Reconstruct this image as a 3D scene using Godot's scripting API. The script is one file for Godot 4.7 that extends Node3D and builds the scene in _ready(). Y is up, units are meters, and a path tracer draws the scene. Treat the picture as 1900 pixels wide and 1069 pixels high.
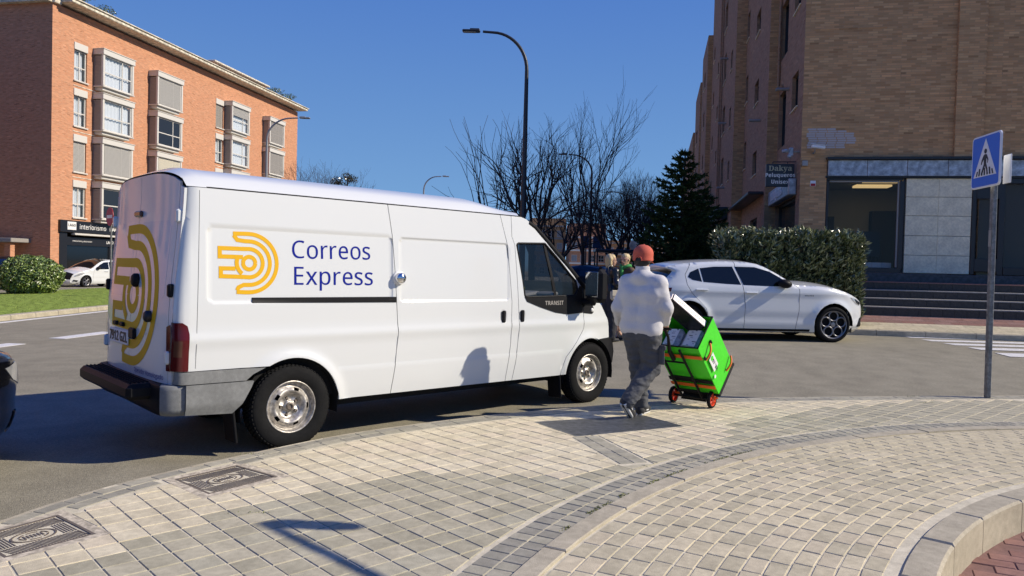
extends Node3D

var M := {}
var used := {}
var rng := RandomNumberGenerator.new()
const SD := Vector2(0.18802, 0.98217)      # street direction (right, depth)
const FD := Vector2(0.98217, -0.18802)

func V(x: float, y: float, z: float) -> Vector3:
	return Vector3(x, y, -z)

# ---------------------------------------------------------------- mesh collector
class MB:
	var v := PackedVector3Array()
	var n := PackedVector3Array()
	var c := PackedColorArray()
	var uv := PackedVector2Array()
	var has_uv := false
	var col := Color(1, 1, 1)
	var x := Transform3D.IDENTITY

	func put(p: Vector3, nn: Vector3, t := Vector2.ZERO) -> void:
		v.append(x * p)
		n.append((x.basis * nn).normalized())
		c.append(col)
		uv.append(t)

	# a, b, d counter-clockwise seen from outside
	func tri(a: Vector3, b: Vector3, d: Vector3) -> void:
		var nn := (b - a).cross(d - a)
		if nn.length_squared() < 1e-16:
			return
		nn = nn.normalized()
		put(a, nn); put(d, nn); put(b, nn)

	func trin(a: Vector3, b: Vector3, d: Vector3, na: Vector3, nb: Vector3, nd: Vector3) -> void:
		put(a, na); put(d, nd); put(b, nb)

	func quad(a: Vector3, b: Vector3, d: Vector3, e: Vector3) -> void:
		tri(a, b, d); tri(a, d, e)

	func box(p: Vector3, s: Vector3, b := Basis.IDENTITY) -> void:
		cbox(p, s, 0.0, b)

	# box with chamfered edges
	func cbox(p: Vector3, s: Vector3, r: float, b := Basis.IDENTITY) -> void:
		var old := x
		x = x * Transform3D(b, p)
		var h := s / 2.0
		if r <= 0.0:
			for ax in 3:
				for sg in [-1.0, 1.0]:
					var u := (ax + 1) % 3
					var w := (ax + 2) % 3
					var q := []
					for k in [[-1, -1], [1, -1], [1, 1], [-1, 1]]:
						var t := Vector3.ZERO
						t[ax] = h[ax] * sg; t[u] = h[u] * k[0]; t[w] = h[w] * k[1]
						q.append(t)
					if sg > 0: quad(q[0], q[1], q[2], q[3])
					else: quad(q[3], q[2], q[1], q[0])
			x = old
			return
		var g := h - Vector3(r, r, r)
		for ax in 3:
			var u := (ax + 1) % 3
			var w := (ax + 2) % 3
			for sg in [-1.0, 1.0]:
				var q := []
				for k in [[-1, -1], [1, -1], [1, 1], [-1, 1]]:
					var t := Vector3.ZERO
					t[ax] = h[ax] * sg; t[u] = g[u] * k[0]; t[w] = g[w] * k[1]
					q.append(t)
				if sg > 0: quad(q[0], q[1], q[2], q[3])
				else: quad(q[3], q[2], q[1], q[0])
			for su in [-1.0, 1.0]:
				for sw in [-1.0, 1.0]:
					var a := Vector3.ZERO; var bb := Vector3.ZERO; var d := Vector3.ZERO; var e := Vector3.ZERO
					a[ax] = -g[ax]; a[u] = h[u] * su; a[w] = g[w] * sw
					bb[ax] = g[ax]; bb[u] = h[u] * su; bb[w] = g[w] * sw
					d[ax] = g[ax]; d[u] = g[u] * su; d[w] = h[w] * sw
					e[ax] = -g[ax]; e[u] = g[u] * su; e[w] = h[w] * sw
					if su * sw < 0: quad(a, bb, d, e)
					else: quad(e, d, bb, a)
		for sx in [-1.0, 1.0]:
			for sy in [-1.0, 1.0]:
				for sz in [-1.0, 1.0]:
					var a := Vector3(h.x * sx, g.y * sy, g.z * sz)
					var bb := Vector3(g.x * sx, h.y * sy, g.z * sz)
					var d := Vector3(g.x * sx, g.y * sy, h.z * sz)
					if sx * sy * sz > 0: tri(a, bb, d)
					else: tri(a, d, bb)
		x = old

	func tube(pts: Array, rad: Array, sides := 8, caps := true) -> void:
		var m := pts.size()
		var rings := []
		var up := Vector3.UP
		var d0: Vector3 = (pts[1] - pts[0]).normalized()
		if absf(d0.dot(up)) > 0.9: up = Vector3.RIGHT
		var side := d0.cross(up).normalized()
		for k in m:
			var d: Vector3
			if k == 0: d = pts[1] - pts[0]
			elif k == m - 1: d = pts[k] - pts[k - 1]
			else: d = (pts[k + 1] - pts[k]).normalized() + (pts[k] - pts[k - 1]).normalized()
			d = d.normalized()
			side = (side - d * side.dot(d)).normalized()
			var w := d.cross(side)
			var ring := []
			for j in sides:
				var a := TAU * j / sides
				ring.append([side * cos(a) + w * sin(a)])
			rings.append([pts[k], ring, rad[k], d])
		for k in m - 1:
			for j in sides:
				var j2 := (j + 1) % sides
				var n0: Vector3 = rings[k][1][j][0]; var n1: Vector3 = rings[k][1][j2][0]
				var n2: Vector3 = rings[k + 1][1][j2][0]; var n3: Vector3 = rings[k + 1][1][j][0]
				var a: Vector3 = rings[k][0] + n0 * rings[k][2]; var b: Vector3 = rings[k][0] + n1 * rings[k][2]
				var d: Vector3 = rings[k + 1][0] + n2 * rings[k + 1][2]; var e: Vector3 = rings[k + 1][0] + n3 * rings[k + 1][2]
				trin(a, b, d, n0, n1, n2); trin(a, d, e, n0, n2, n3)
		if caps:
			for k in [0, m - 1]:
				for j in sides:
					var j2 := (j + 1) % sides
					var a: Vector3 = rings[k][0] + rings[k][1][j][0] * rings[k][2]; var b: Vector3 = rings[k][0] + rings[k][1][j2][0] * rings[k][2]
					if k == 0: tri(rings[k][0], b, a)
					else: tri(rings[k][0], a, b)

	# profile of (radius, height) turned about the y axis of the transform t
	func lathe(prof: Array, sides := 24, t := Transform3D.IDENTITY, smooth := true) -> void:
		var old := x
		x = x * t
		for k in prof.size() - 1:
			var p: Vector2 = prof[k]; var q: Vector2 = prof[k + 1]
			var d := q - p
			if d.length() < 1e-7: continue
			var nn := Vector2(d.y, -d.x).normalized()
			var np := nn; var nq := nn
			if smooth:
				if k > 0:
					var e: Vector2 = (p - prof[k - 1])
					var m2 := Vector2(e.y, -e.x).normalized()
					if m2.dot(nn) > 0.6: np = (nn + m2).normalized()
				if k < prof.size() - 2:
					var e: Vector2 = (prof[k + 2] - q)
					var m2 := Vector2(e.y, -e.x).normalized()
					if m2.dot(nn) > 0.6: nq = (nn + m2).normalized()
			for j in sides:
				var a0 := TAU * j / sides; var a1 := TAU * (j + 1) / sides
				var c0 := Vector3(cos(a0), 0, -sin(a0)); var c1 := Vector3(cos(a1), 0, -sin(a1))
				var A := c0 * p.x + Vector3(0, p.y, 0); var B := c1 * p.x + Vector3(0, p.y, 0)
				var C := c1 * q.x + Vector3(0, q.y, 0); var D := c0 * q.x + Vector3(0, q.y, 0)
				var nA := c0 * np.x + Vector3(0, np.y, 0); var nB := c1 * np.x + Vector3(0, np.y, 0)
				var nC := c1 * nq.x + Vector3(0, nq.y, 0); var nD := c0 * nq.x + Vector3(0, nq.y, 0)
				if p.x > 1e-6: trin(A, B, C, nA, nB, nC)
				if q.x > 1e-6: trin(A, C, D, nA, nC, nD)
				elif p.x <= 1e-6: pass
		x = old

	# flat polygon in the xy plane of t, extruded from z = 0 (back) to z = d (front), chamfer r on the front rim
	func prism(poly: PackedVector2Array, d: float, t := Transform3D.IDENTITY, r := 0.0) -> void:
		var old := x
		x = x * t
		var p := poly
		if Geometry2D.is_polygon_clockwise(p):
			p = PackedVector2Array(p); p.reverse()
		var top := p
		if r > 0.0:
			var o := Geometry2D.offset_polygon(p, -r, Geometry2D.JOIN_MITER)
			if o.size() == 1 and o[0].size() == p.size():
				var best := 0; var bd := INF
				for k in p.size():
					var dd: float = o[0][k].distance_squared_to(p[0])
					if dd < bd: bd = dd; best = k
				top = PackedVector2Array()
				for k in p.size(): top.append(o[0][(best + k) % p.size()])
				if Geometry2D.is_polygon_clockwise(top): top = p
			else: r = 0.0
		var ix := Geometry2D.triangulate_polygon(top)
		for k in range(0, ix.size(), 3):
			var a := top[ix[k]]; var b := top[ix[k + 1]]; var e := top[ix[k + 2]]
			if (b - a).cross(e - a) < 0:
				var q := b; b = e; e = q
			tri(Vector3(a.x, a.y, d), Vector3(b.x, b.y, d), Vector3(e.x, e.y, d))
		for k in p.size():
			var k2 := (k + 1) % p.size()
			var a := p[k]; var b := p[k2]
			if absf(d - r) > 1e-6:
				quad(Vector3(a.x, a.y, 0), Vector3(b.x, b.y, 0), Vector3(b.x, b.y, d - r), Vector3(a.x, a.y, d - r))
			if r > 0.0:
				quad(Vector3(a.x, a.y, d - r), Vector3(b.x, b.y, d - r), Vector3(top[k2].x, top[k2].y, d), Vector3(top[k].x, top[k].y, d))
		x = old

	# smooth sheet through rows of points; skip(i, j) leaves a cell out
	func sheet(rows: Array, flip := false, skip = null) -> void:
		var R := rows.size(); var C: int = rows[0].size()
		var nn := []
		for i in R:
			var row := []
			for j in C:
				var du: Vector3 = rows[mini(i + 1, R - 1)][j] - rows[maxi(i - 1, 0)][j]
				var dv: Vector3 = rows[i][mini(j + 1, C - 1)] - rows[i][maxi(j - 1, 0)]
				var m := dv.cross(du)
				row.append((-m if flip else m).normalized())
			nn.append(row)
		for i in R - 1:
			for j in C - 1:
				if skip != null and skip.call(i, j): continue
				var a: Vector3 = rows[i][j]; var b: Vector3 = rows[i][j + 1]; var d: Vector3 = rows[i + 1][j + 1]; var e: Vector3 = rows[i + 1][j]
				if flip:
					trin(a, e, d, nn[i][j], nn[i + 1][j], nn[i + 1][j + 1]); trin(a, d, b, nn[i][j], nn[i + 1][j + 1], nn[i][j + 1])
				else:
					trin(a, b, d, nn[i][j], nn[i][j + 1], nn[i + 1][j + 1]); trin(a, d, e, nn[i][j], nn[i + 1][j + 1], nn[i + 1][j])

	func ball(p: Vector3, s: Vector3, seg := 14, b := Basis.IDENTITY) -> void:
		var rows := []
		for i in seg / 2 + 1:
			var t := PI * i / (seg / 2)
			var row := []
			for j in seg + 1:
				var a := TAU * j / seg
				row.append(p + b * Vector3(s.x * sin(t) * cos(a), s.y * cos(t), s.z * sin(t) * sin(a)))
			rows.append(row)
		for i in rows.size() - 1:
			for j in seg:
				var q := [rows[i][j], rows[i][j + 1], rows[i + 1][j + 1], rows[i + 1][j]]
				var m := []
				for k in q:
					var l: Vector3 = b.inverse() * (k - p)
					m.append(b * Vector3(l.x / (s.x * s.x), l.y / (s.y * s.y), l.z / (s.z * s.z)).normalized())
				trin(q[0], q[1], q[2], m[0], m[1], m[2]); trin(q[0], q[2], q[3], m[0], m[2], m[3])

	func mesh() -> ArrayMesh:
		var a := []
		a.resize(Mesh.ARRAY_MAX)
		a[Mesh.ARRAY_VERTEX] = v
		a[Mesh.ARRAY_NORMAL] = n
		a[Mesh.ARRAY_COLOR] = c
		if has_uv: a[Mesh.ARRAY_TEX_UV] = uv
		var m := ArrayMesh.new()
		m.add_surface_from_arrays(Mesh.PRIMITIVE_TRIANGLES, a)
		return m

# ---------------------------------------------------------------- scene tree helpers
func numbered(called: String) -> String:
	if not used.has(called):
		used[called] = 0
		return called
	used[called] += 1
	return "%s_%03d" % [called, used[called]]

func tag(o: Node, label := "", category := "", group := "", kind := "") -> Node:
	if label: o.set_meta("label", label)
	if category: o.set_meta("category", category)
	if group: o.set_meta("group", group)
	if kind: o.set_meta("kind", kind)
	return o

func thing(called: String, label: String, category: String, at := Vector3.ZERO, turn := 0.0, group := "") -> Node3D:
	var o := Node3D.new()
	o.name = numbered(called)
	add_child(o)
	o.position = at
	o.rotation.y = turn
	tag(o, label, category, group)
	return o

func part(parent: Node, called: String, mb: MB, mat: Material, label := "") -> MeshInstance3D:
	return inst(parent, called, mb.mesh(), mat, label)

func inst(parent: Node, called: String, mesh: Mesh, mat: Material, label := "") -> MeshInstance3D:
	var o := MeshInstance3D.new()
	o.name = called
	o.mesh = mesh
	o.material_override = mat
	if parent == self:
		o.name = numbered(called)
		add_child(o)
	else:
		parent.add_child(o, true)
	if label: o.set_meta("label", label)
	return o

func struct(called: String, mb: MB, mat: Material) -> MeshInstance3D:
	var o := inst(self, called, mb.mesh(), mat)
	o.set_meta("kind", "structure")
	return o

func lin(r: float, g: float, b: float) -> Color:
	return Color(r, g, b).linear_to_srgb()

func mat(called: String, color: Color, rough := 0.6, metal := 0.0, extra := {}) -> StandardMaterial3D:
	var m := StandardMaterial3D.new()
	m.resource_name = called
	m.albedo_color = color
	m.roughness = rough
	m.metallic = metal
	for k in extra: m.set(k, extra[k])
	M[called] = m
	return m

func noise(sd: int, freq: float, type := FastNoiseLite.TYPE_SIMPLEX_SMOOTH, oct := 4) -> FastNoiseLite:
	var f := FastNoiseLite.new()
	f.seed = sd
	f.frequency = freq
	f.noise_type = type
	f.fractal_octaves = oct
	return f

# seamless grey texture: layers of [frequency, octaves, strength] around 1.0, with optional dark or light specks
func grain(size: int, layers: Array, sd: int, specks := 0, speck_dark := 0.5, low := 0.0) -> Image:
	var im := Image.create(size, size, false, Image.FORMAT_RGB8)
	var src := []
	for k in layers.size():
		src.append(noise(sd + k * 7, layers[k][0], FastNoiseLite.TYPE_SIMPLEX_SMOOTH, layers[k][1]).get_seamless_image(size, size).get_data())
	var out := PackedByteArray()
	out.resize(size * size * 3)
	for p in size * size:
		var t := 1.0
		for k in layers.size():
			t += (src[k][p] / 127.5 - 1.0) * layers[k][2]
		var b := clampi(int(t * 200.0), 0, 255)
		out[p * 3] = b; out[p * 3 + 1] = b; out[p * 3 + 2] = b
	var r := RandomNumberGenerator.new()
	r.seed = sd
	for k in specks:
		var p := r.randi_range(0, size * size - 1)
		var f := r.randf_range(speck_dark, 1.0) if r.randf() < 0.6 else r.randf_range(1.0, 1.25)
		for ch in 3: out[p * 3 + ch] = clampi(int(out[p * 3 + ch] * f), 0, 255)
	im.set_data(size, size, false, Image.FORMAT_RGB8, out)
	return im

func tex(im: Image) -> ImageTexture:
	im.generate_mipmaps()
	return ImageTexture.create_from_image(im)

func bump(im: Image, s := 2.0) -> ImageTexture:
	var b: Image = im.duplicate()
	b.clear_mipmaps()
	b.convert(Image.FORMAT_RGBA8)
	b.bump_map_to_normal_map(s)
	return ImageTexture.create_from_image(b)

func tri_tex(m: StandardMaterial3D, t: Texture2D, metres: float, world := true, nt: Texture2D = null, ns := 1.0) -> StandardMaterial3D:
	m.albedo_texture = t
	m.uv1_triplanar = true
	m.uv1_world_triplanar = world
	m.uv1_triplanar_sharpness = 8.0
	m.uv1_scale = Vector3.ONE / metres
	if nt:
		m.normal_enabled = true
		m.normal_texture = nt
		m.normal_scale = ns
	return m

func ss(t: float) -> float:
	t = clampf(t, 0.0, 1.0)
	return t * t * (3.0 - 2.0 * t)

func text_mesh(s: String, size: float, depth: float, font_name := "Droid Sans", bold := false) -> TextMesh:
	var f := SystemFont.new()
	f.font_names = PackedStringArray([font_name])
	if bold: f.font_weight = 700
	var t := TextMesh.new()
	t.text = s
	t.font = f
	t.font_size = 64
	t.pixel_size = size / 64.0
	t.depth = depth
	t.curve_step = 2.0
	return t

# ---------------------------------------------------------------- start
func _ready() -> void:
	rng.seed = 20240311
	setup_view()
	make_materials()
	build_ground()
	build_left_building()
	build_right_building()
	build_far_buildings()
	build_van()
	build_cars()
	build_trees()
	build_lamps_signs()
	build_people()
	build_cart()

func setup_view() -> void:
	var cam := Camera3D.new()
	cam.name = "camera"
	add_child(cam)
	cam.position = Vector3(0, 1.52, 0)
	cam.rotation_degrees = Vector3(-1.40, 0, 0)
	cam.basis = Basis(Vector3.RIGHT, deg_to_rad(-1.40)) * Basis(Vector3.BACK, deg_to_rad(1.45))
	cam.fov = 2.0 * rad_to_deg(atan(534.5 / 1385.0))
	cam.near = 0.05
	cam.far = 1200.0
	cam.current = true
	var sun := DirectionalLight3D.new()
	sun.name = "sun"
	add_child(sun)
	var to_sun := V(1.0, 0.675, -0.05).normalized()
	sun.look_at_from_position(to_sun * 50.0, Vector3.ZERO, Vector3.UP)
	sun.light_energy = 1.6
	sun.light_color = Color(1.0, 0.955, 0.88)
	sun.light_angular_distance = 0.53
	sun.shadow_enabled = true
	sun.directional_shadow_max_distance = 160.0
	var env := Environment.new()
	env.background_mode = Environment.BG_SKY
	var sky := Sky.new()
	var sm := ProceduralSkyMaterial.new()
	sm.sky_top_color = Color(0.10, 0.318, 0.715)
	sm.sky_horizon_color = Color(0.492, 0.669, 0.828)
	sm.sky_curve = 0.25
	sm.ground_bottom_color = Color(0.28, 0.27, 0.25)
	sm.ground_horizon_color = Color(0.45, 0.46, 0.46)
	sm.sun_angle_max = 12.0
	sky.sky_material = sm
	env.sky = sky
	env.background_energy_multiplier = 1.0
	env.tonemap_mode = Environment.TONE_MAPPER_LINEAR
	env.tonemap_exposure = 1.08
	env.sdfgi_enabled = true
	env.ssao_enabled = true
	env.ssil_enabled = true
	var we := WorldEnvironment.new()
	we.name = "world_environment"
	we.environment = env
	add_child(we)

# ================================================================ materials
func brick_image(w: int, h: int, cols: int, courses: int, base: Array, vary: float, mortar: Array, sd: int, joint := 0.14) -> Image:
	var r := RandomNumberGenerator.new()
	r.seed = sd
	var im := Image.create(w, h, false, Image.FORMAT_RGB8)
	im.fill(Color(mortar[0], mortar[1], mortar[2]).linear_to_srgb())
	var bh := float(h) / courses
	var bw := float(w) / cols
	for j in courses:
		var y0 := int(round(j * bh)); var y1 := int(round((j + 1) * bh))
		var jy := maxi(1, int(round(bh * joint)))
		for i in cols + 1:
			var xo := (i - (0.5 if j % 2 else 0.0)) * bw + r.randf_range(-0.06, 0.06) * bw
			var t := 1.0 + r.randf_range(-vary, vary)
			if r.randf() < 0.07: t *= r.randf_range(0.7, 0.88)
			if r.randf() < 0.05: t *= r.randf_range(1.1, 1.22)
			var hue := r.randf_range(-0.05, 0.05)
			var c := Color(base[0] * t, base[1] * t * (1.0 + hue), base[2] * t * (1.0 + hue * 1.6)).linear_to_srgb()
			var x0 := int(round(xo)); var x1 := int(round(xo + bw)) - maxi(1, int(round(bw * 0.04)))
			if i == cols and j % 2 == 0: continue
			im.fill_rect(Rect2i(maxi(x0, 0), y0, mini(x1, w) - maxi(x0, 0), y1 - y0 - jy), c)
	return im

func make_materials() -> void:
	var fine := grain(1024, [[0.22, 2, 0.20], [0.05, 2, 0.07], [0.004, 2, 0.05]], 11, 150000, 0.5)
	var stone := grain(512, [[0.22, 2, 0.12], [0.02, 3, 0.06], [0.005, 2, 0.05]], 23, 16000, 0.6)
	var soft := grain(512, [[0.012, 4, 0.22], [0.05, 3, 0.08]], 37)
	var cloth := grain(256, [[0.30, 2, 0.10], [0.03, 2, 0.03]], 41)
	var T := {"fine": tex(fine), "stone": tex(stone), "soft": tex(soft), "cloth": tex(cloth), "fine_n": bump(fine, 3.0), "stone_n": bump(stone, 2.5), "soft_n": bump(soft, 3.0), "cloth_n": bump(cloth, 3.0)}
	M.T = T
	var k := 1.0 / 0.57   # the grain images sit at about 0.57 in linear light
	# road and pavement
	tri_tex(mat("asphalt", lin(0.265 * k, 0.243 * k, 0.180 * k), 0.95, 0, {"vertex_color_use_as_albedo": true, "metallic_specular": 0.3}), T.fine, 2.3, true, T.fine_n, 1.0)
	tri_tex(mat("mortar", lin(0.60 * k, 0.545 * k, 0.405 * k), 0.95, 0, {"vertex_color_use_as_albedo": true, "metallic_specular": 0.2}), T.stone, 0.6, true, T.stone_n, 1.0)
	var cream := [[0.605, 0.533, 0.367], [0.638, 0.567, 0.399], [0.572, 0.506, 0.352], [0.621, 0.539, 0.384]]
	var grey := [[0.415, 0.381, 0.27], [0.455, 0.415, 0.296], [0.381, 0.351, 0.248], [0.425, 0.396, 0.286]]
	var dark := [[0.336, 0.315, 0.243], [0.383, 0.357, 0.273], [0.294, 0.278, 0.222], [0.352, 0.331, 0.251]]
	var warm := [[0.514, 0.452, 0.308], [0.559, 0.492, 0.338], [0.469, 0.418, 0.288], [0.531, 0.463, 0.323]]
	var red := [[0.25, 0.135, 0.11], [0.28, 0.155, 0.125], [0.225, 0.13, 0.11], [0.265, 0.16, 0.135]]
	var sets := {"cream": cream, "grey": grey, "dark": dark, "warm": warm, "red": red}
	for s in sets:
		for q in 4:
			var a = sets[s][q]
			tri_tex(mat("%s_%d" % [s, q], lin(a[0] * k, a[1] * k, a[2] * k), 0.9, 0, {"vertex_color_use_as_albedo": true, "metallic_specular": 0.3}), T.stone, 0.45 + 0.07 * q, true, T.stone_n, 0.7)
	tri_tex(mat("kerb", lin(0.43 * k, 0.385 * k, 0.285 * k), 0.95, 0, {"vertex_color_use_as_albedo": true, "metallic_specular": 0.2}), T.stone, 0.7, true, T.stone_n, 1.2)
	tri_tex(mat("concrete", lin(0.50 * k, 0.44 * k, 0.335 * k), 0.95, 0, {"metallic_specular": 0.2}), T.soft, 0.35, true, T.stone_n, 1.4)
	tri_tex(mat("iron", lin(0.17 * k, 0.14 * k, 0.11 * k), 0.65, 0.25), T.stone, 0.3, true, T.stone_n, 1.0)
	tri_tex(mat("iron_bed", lin(0.055 * k, 0.045 * k, 0.04 * k), 0.9, 0.0), T.stone, 0.3)
	tri_tex(mat("road_paint", lin(0.66 * k, 0.65 * k, 0.62 * k), 0.8), T.fine, 0.9)
	tri_tex(mat("lawn", lin(0.20 * k, 0.27 * k, 0.055 * k), 0.95, 0, {"metallic_specular": 0.2}), T.soft, 1.7)
	mat("grass_blade", Color(1, 1, 1), 0.8, 0, {"vertex_color_use_as_albedo": true, "backlight": Color(0.25, 0.3, 0.08), "metallic_specular": 0.25})
	mat("moss", lin(0.10, 0.11, 0.03), 0.95, 0, {"vertex_color_use_as_albedo": true})
	# masonry
	var b1 := brick_image(1024, 1024, 16, 64, [0.52, 0.25, 0.140], 0.13, [0.52, 0.32, 0.22], 5)
	tri_tex(mat("brick_orange", Color(1, 1, 1), 0.92, 0, {"vertex_color_use_as_albedo": true, "metallic_specular": 0.25}), tex(b1), 4.0, false, bump(b1, 2.0), 0.5)
	var b2 := brick_image(1024, 1024, 10, 40, [0.52, 0.305, 0.150], 0.20, [0.43, 0.275, 0.155], 9, 0.16)
	tri_tex(mat("brick_brown", Color(1, 1, 1), 0.92, 0, {"vertex_color_use_as_albedo": true, "metallic_specular": 0.25}), tex(b2), 2.45, false, bump(b2, 4.0), 0.9)
	var b3 := brick_image(1024, 1024, 10, 40, [0.36, 0.225, 0.140], 0.12, [0.33, 0.22, 0.150], 13, 0.16)
	tri_tex(mat("brick_mauve", Color(1, 1, 1), 0.92, 0, {"vertex_color_use_as_albedo": true, "metallic_specular": 0.25}), tex(b3), 2.45, false, bump(b3, 3.0), 0.7)
	tri_tex(mat("stone_panel", lin(0.78 * k, 0.70 * k, 0.50 * k), 0.7), T.stone, 0.9, false, T.stone_n, 0.25)
	tri_tex(mat("zinc", lin(0.36 * k, 0.40 * k, 0.44 * k), 0.45, 0.35), T.soft, 1.6, false)
	tri_tex(mat("dark_tile", lin(0.028 * k, 0.024 * k, 0.024 * k), 0.42), T.soft, 0.5, false)
	tri_tex(mat("dark_stone", lin(0.05 * k, 0.048 * k, 0.055 * k), 0.35), T.soft, 0.8, false)
	tri_tex(mat("step_nosing", lin(0.30 * k, 0.28 * k, 0.25 * k), 0.85), T.stone, 0.5, false)
	tri_tex(mat("cornice", lin(0.60 * k, 0.55 * k, 0.44 * k), 0.8), T.soft, 2.5, false)
	mat("frame_white", lin(0.60, 0.575, 0.52), 0.5)
	mat("frame_grey", lin(0.30, 0.28, 0.25), 0.5)
	mat("shutter_grey", lin(0.36, 0.35, 0.325), 0.6)
	mat("shutter_cream", lin(0.55, 0.51, 0.40), 0.6)
	mat("curtain", lin(0.62, 0.66, 0.70), 0.9, 0, {"backlight": Color(0.3, 0.3, 0.3)})
	mat("pane", lin(0.02, 0.022, 0.025), 0.03, 0, {"metallic_specular": 0.5})
	mat("pane_clear", Color(0.10, 0.12, 0.11, 0.30), 0.02, 0, {"metallic_specular": 0.35, "transparency": BaseMaterial3D.TRANSPARENCY_ALPHA})
	mat("pane_window", Color(0.6, 0.7, 0.75, 0.10), 0.02, 0, {"transparency": BaseMaterial3D.TRANSPARENCY_ALPHA})
	mat("dark_frame", lin(0.018, 0.019, 0.022), 0.35)
	mat("black_matte", lin(0.012, 0.012, 0.013), 0.8)
	mat("sign_black", lin(0.012, 0.012, 0.014), 0.3)
	mat("sign_navy", lin(0.012, 0.016, 0.025), 0.35)
	mat("white_letters", lin(0.78, 0.77, 0.74), 0.5)
	mat("gold_letters", lin(0.45, 0.42, 0.28), 0.5)
	mat("interior_wall", lin(0.42, 0.42, 0.36), 0.9)
	mat("interior_floor", lin(0.10, 0.09, 0.08), 0.6)
	mat("interior_dark", lin(0.03, 0.03, 0.03), 0.7)
	mat("tube_light", lin(0.9, 0.85, 0.7), 0.6, 0, {"emission_enabled": true, "emission": Color(1.0, 0.86, 0.6), "emission_energy_multiplier": 0.75})
	mat("whitewash", lin(0.50, 0.45, 0.42), 0.95)
	# vehicles
	mat("van_white", lin(0.655, 0.672, 0.66), 0.32, 0, {"clearcoat_enabled": true, "clearcoat": 0.6, "clearcoat_roughness": 0.08})
	mat("car_white", lin(0.68, 0.70, 0.70), 0.3, 0, {"clearcoat_enabled": true, "clearcoat": 1.0, "clearcoat_roughness": 0.03})
	mat("car_black", lin(0.004, 0.004, 0.005), 0.25, 0, {"clearcoat_enabled": true, "clearcoat": 1.0, "clearcoat_roughness": 0.02})
	mat("car_blue_grey", lin(0.12, 0.14, 0.17), 0.3, 0.4, {"clearcoat_enabled": true, "clearcoat": 1.0, "clearcoat_roughness": 0.03})
	mat("car_dark", lin(0.012, 0.012, 0.014), 0.45, 0, {"metallic_specular": 0.3})
	mat("glass_dark", lin(0.006, 0.007, 0.008), 0.03, 0, {"metallic_specular": 0.55})
	mat("glass_cab", Color(0.05, 0.06, 0.06, 0.58), 0.02, 0, {"transparency": BaseMaterial3D.TRANSPARENCY_ALPHA})
	tri_tex(mat("bumper_grey", lin(0.19 * k, 0.195 * k, 0.19 * k), 0.62, 0, {"metallic_specular": 0.4}), T.stone, 0.5, false)
	mat("plastic_black", lin(0.012, 0.012, 0.013), 0.5, 0, {"metallic_specular": 0.25})
	mat("groove_black", lin(0.006, 0.006, 0.006), 0.9)
	tri_tex(mat("tyre", lin(0.015 * k, 0.015 * k, 0.015 * k), 0.85, 0, {"metallic_specular": 0.2}), T.stone, 0.25, false, T.stone_n, 0.5)
	tri_tex(mat("steel_wheel", lin(0.46 * k, 0.43 * k, 0.385 * k), 0.45, 0.65), T.soft, 0.3, false)
	mat("alloy", lin(0.24, 0.24, 0.25), 0.35, 0.8)
	mat("chrome", lin(0.72, 0.72, 0.72), 0.12, 1.0)
	mat("lens_red", lin(0.085, 0.004, 0.006), 0.15, 0, {"metallic_specular": 0.5})
	mat("lens_amber", lin(0.10, 0.035, 0.02), 0.2)
	mat("lens_clear", lin(0.55, 0.56, 0.57), 0.08, 0.5)
	mat("logo_yellow", lin(0.72, 0.40, 0.012), 0.5, 0, {"metallic_specular": 0.3})
	mat("logo_blue", lin(0.006, 0.016, 0.24), 0.6, 0, {"metallic_specular": 0.2})
	mat("plate_white", lin(0.72, 0.72, 0.70), 0.45)
	mat("ink_black", lin(0.015, 0.015, 0.016), 0.5)
	mat("hi_vis", lin(0.35, 0.45, 0.02), 0.8)
	# people
	tri_tex(mat("sweater", lin(0.56 * k, 0.55 * k, 0.545 * k), 0.95, 0, {"rim_enabled": true, "rim": 0.2}), T.cloth, 0.10, false, T.cloth_n, 0.25)
	tri_tex(mat("trousers", lin(0.075 * k, 0.078 * k, 0.084 * k), 0.9), T.cloth, 0.16, false, T.cloth_n, 0.5)
	tri_tex(mat("cap_coral", lin(0.50 * k, 0.095 * k, 0.055 * k), 0.85), T.cloth, 0.1, false, T.cloth_n, 0.3)
	mat("skin", lin(0.44, 0.26, 0.18), 0.55, 0, {"subsurf_scatter_enabled": true, "subsurf_scatter_strength": 0.1})
	mat("hair_black", lin(0.012, 0.010, 0.009), 0.6)
	mat("hair_blond", lin(0.55, 0.42, 0.22), 0.6)
	mat("leather_black", lin(0.012, 0.013, 0.015), 0.32)
	mat("wool_dark", lin(0.03, 0.03, 0.035), 0.9)
	mat("coat_brown", lin(0.12, 0.075, 0.045), 0.9)
	mat("trouser_cream", lin(0.5, 0.43, 0.32), 0.9)
	mat("scarf_green", lin(0.05, 0.30, 0.07), 0.8)
	mat("bag_cream", lin(0.55, 0.48, 0.36), 0.5)
	mat("shoe_dark", lin(0.022, 0.022, 0.025), 0.75)
	mat("shoe_sole", lin(0.62, 0.62, 0.60), 0.7)
	mat("eye_dark", lin(0.01, 0.01, 0.01), 0.2)
	mat("lip", lin(0.35, 0.10, 0.08), 0.5)
	# trolley
	tri_tex(mat("bag_green", lin(0.055 * k, 0.62 * k, 0.012 * k), 0.5), T.cloth, 0.3, false, T.soft_n, 0.12)
	mat("strap_orange", lin(0.75, 0.14, 0.012), 0.6)
	mat("wheel_orange", lin(0.75, 0.06, 0.012), 0.45)
	tri_tex(mat("parcel_grey", lin(0.34 * k, 0.37 * k, 0.42 * k), 0.4), T.soft, 0.25, false, T.soft_n, 1.0)
	mat("parcel_white", lin(0.66, 0.68, 0.70), 0.4)
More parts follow.
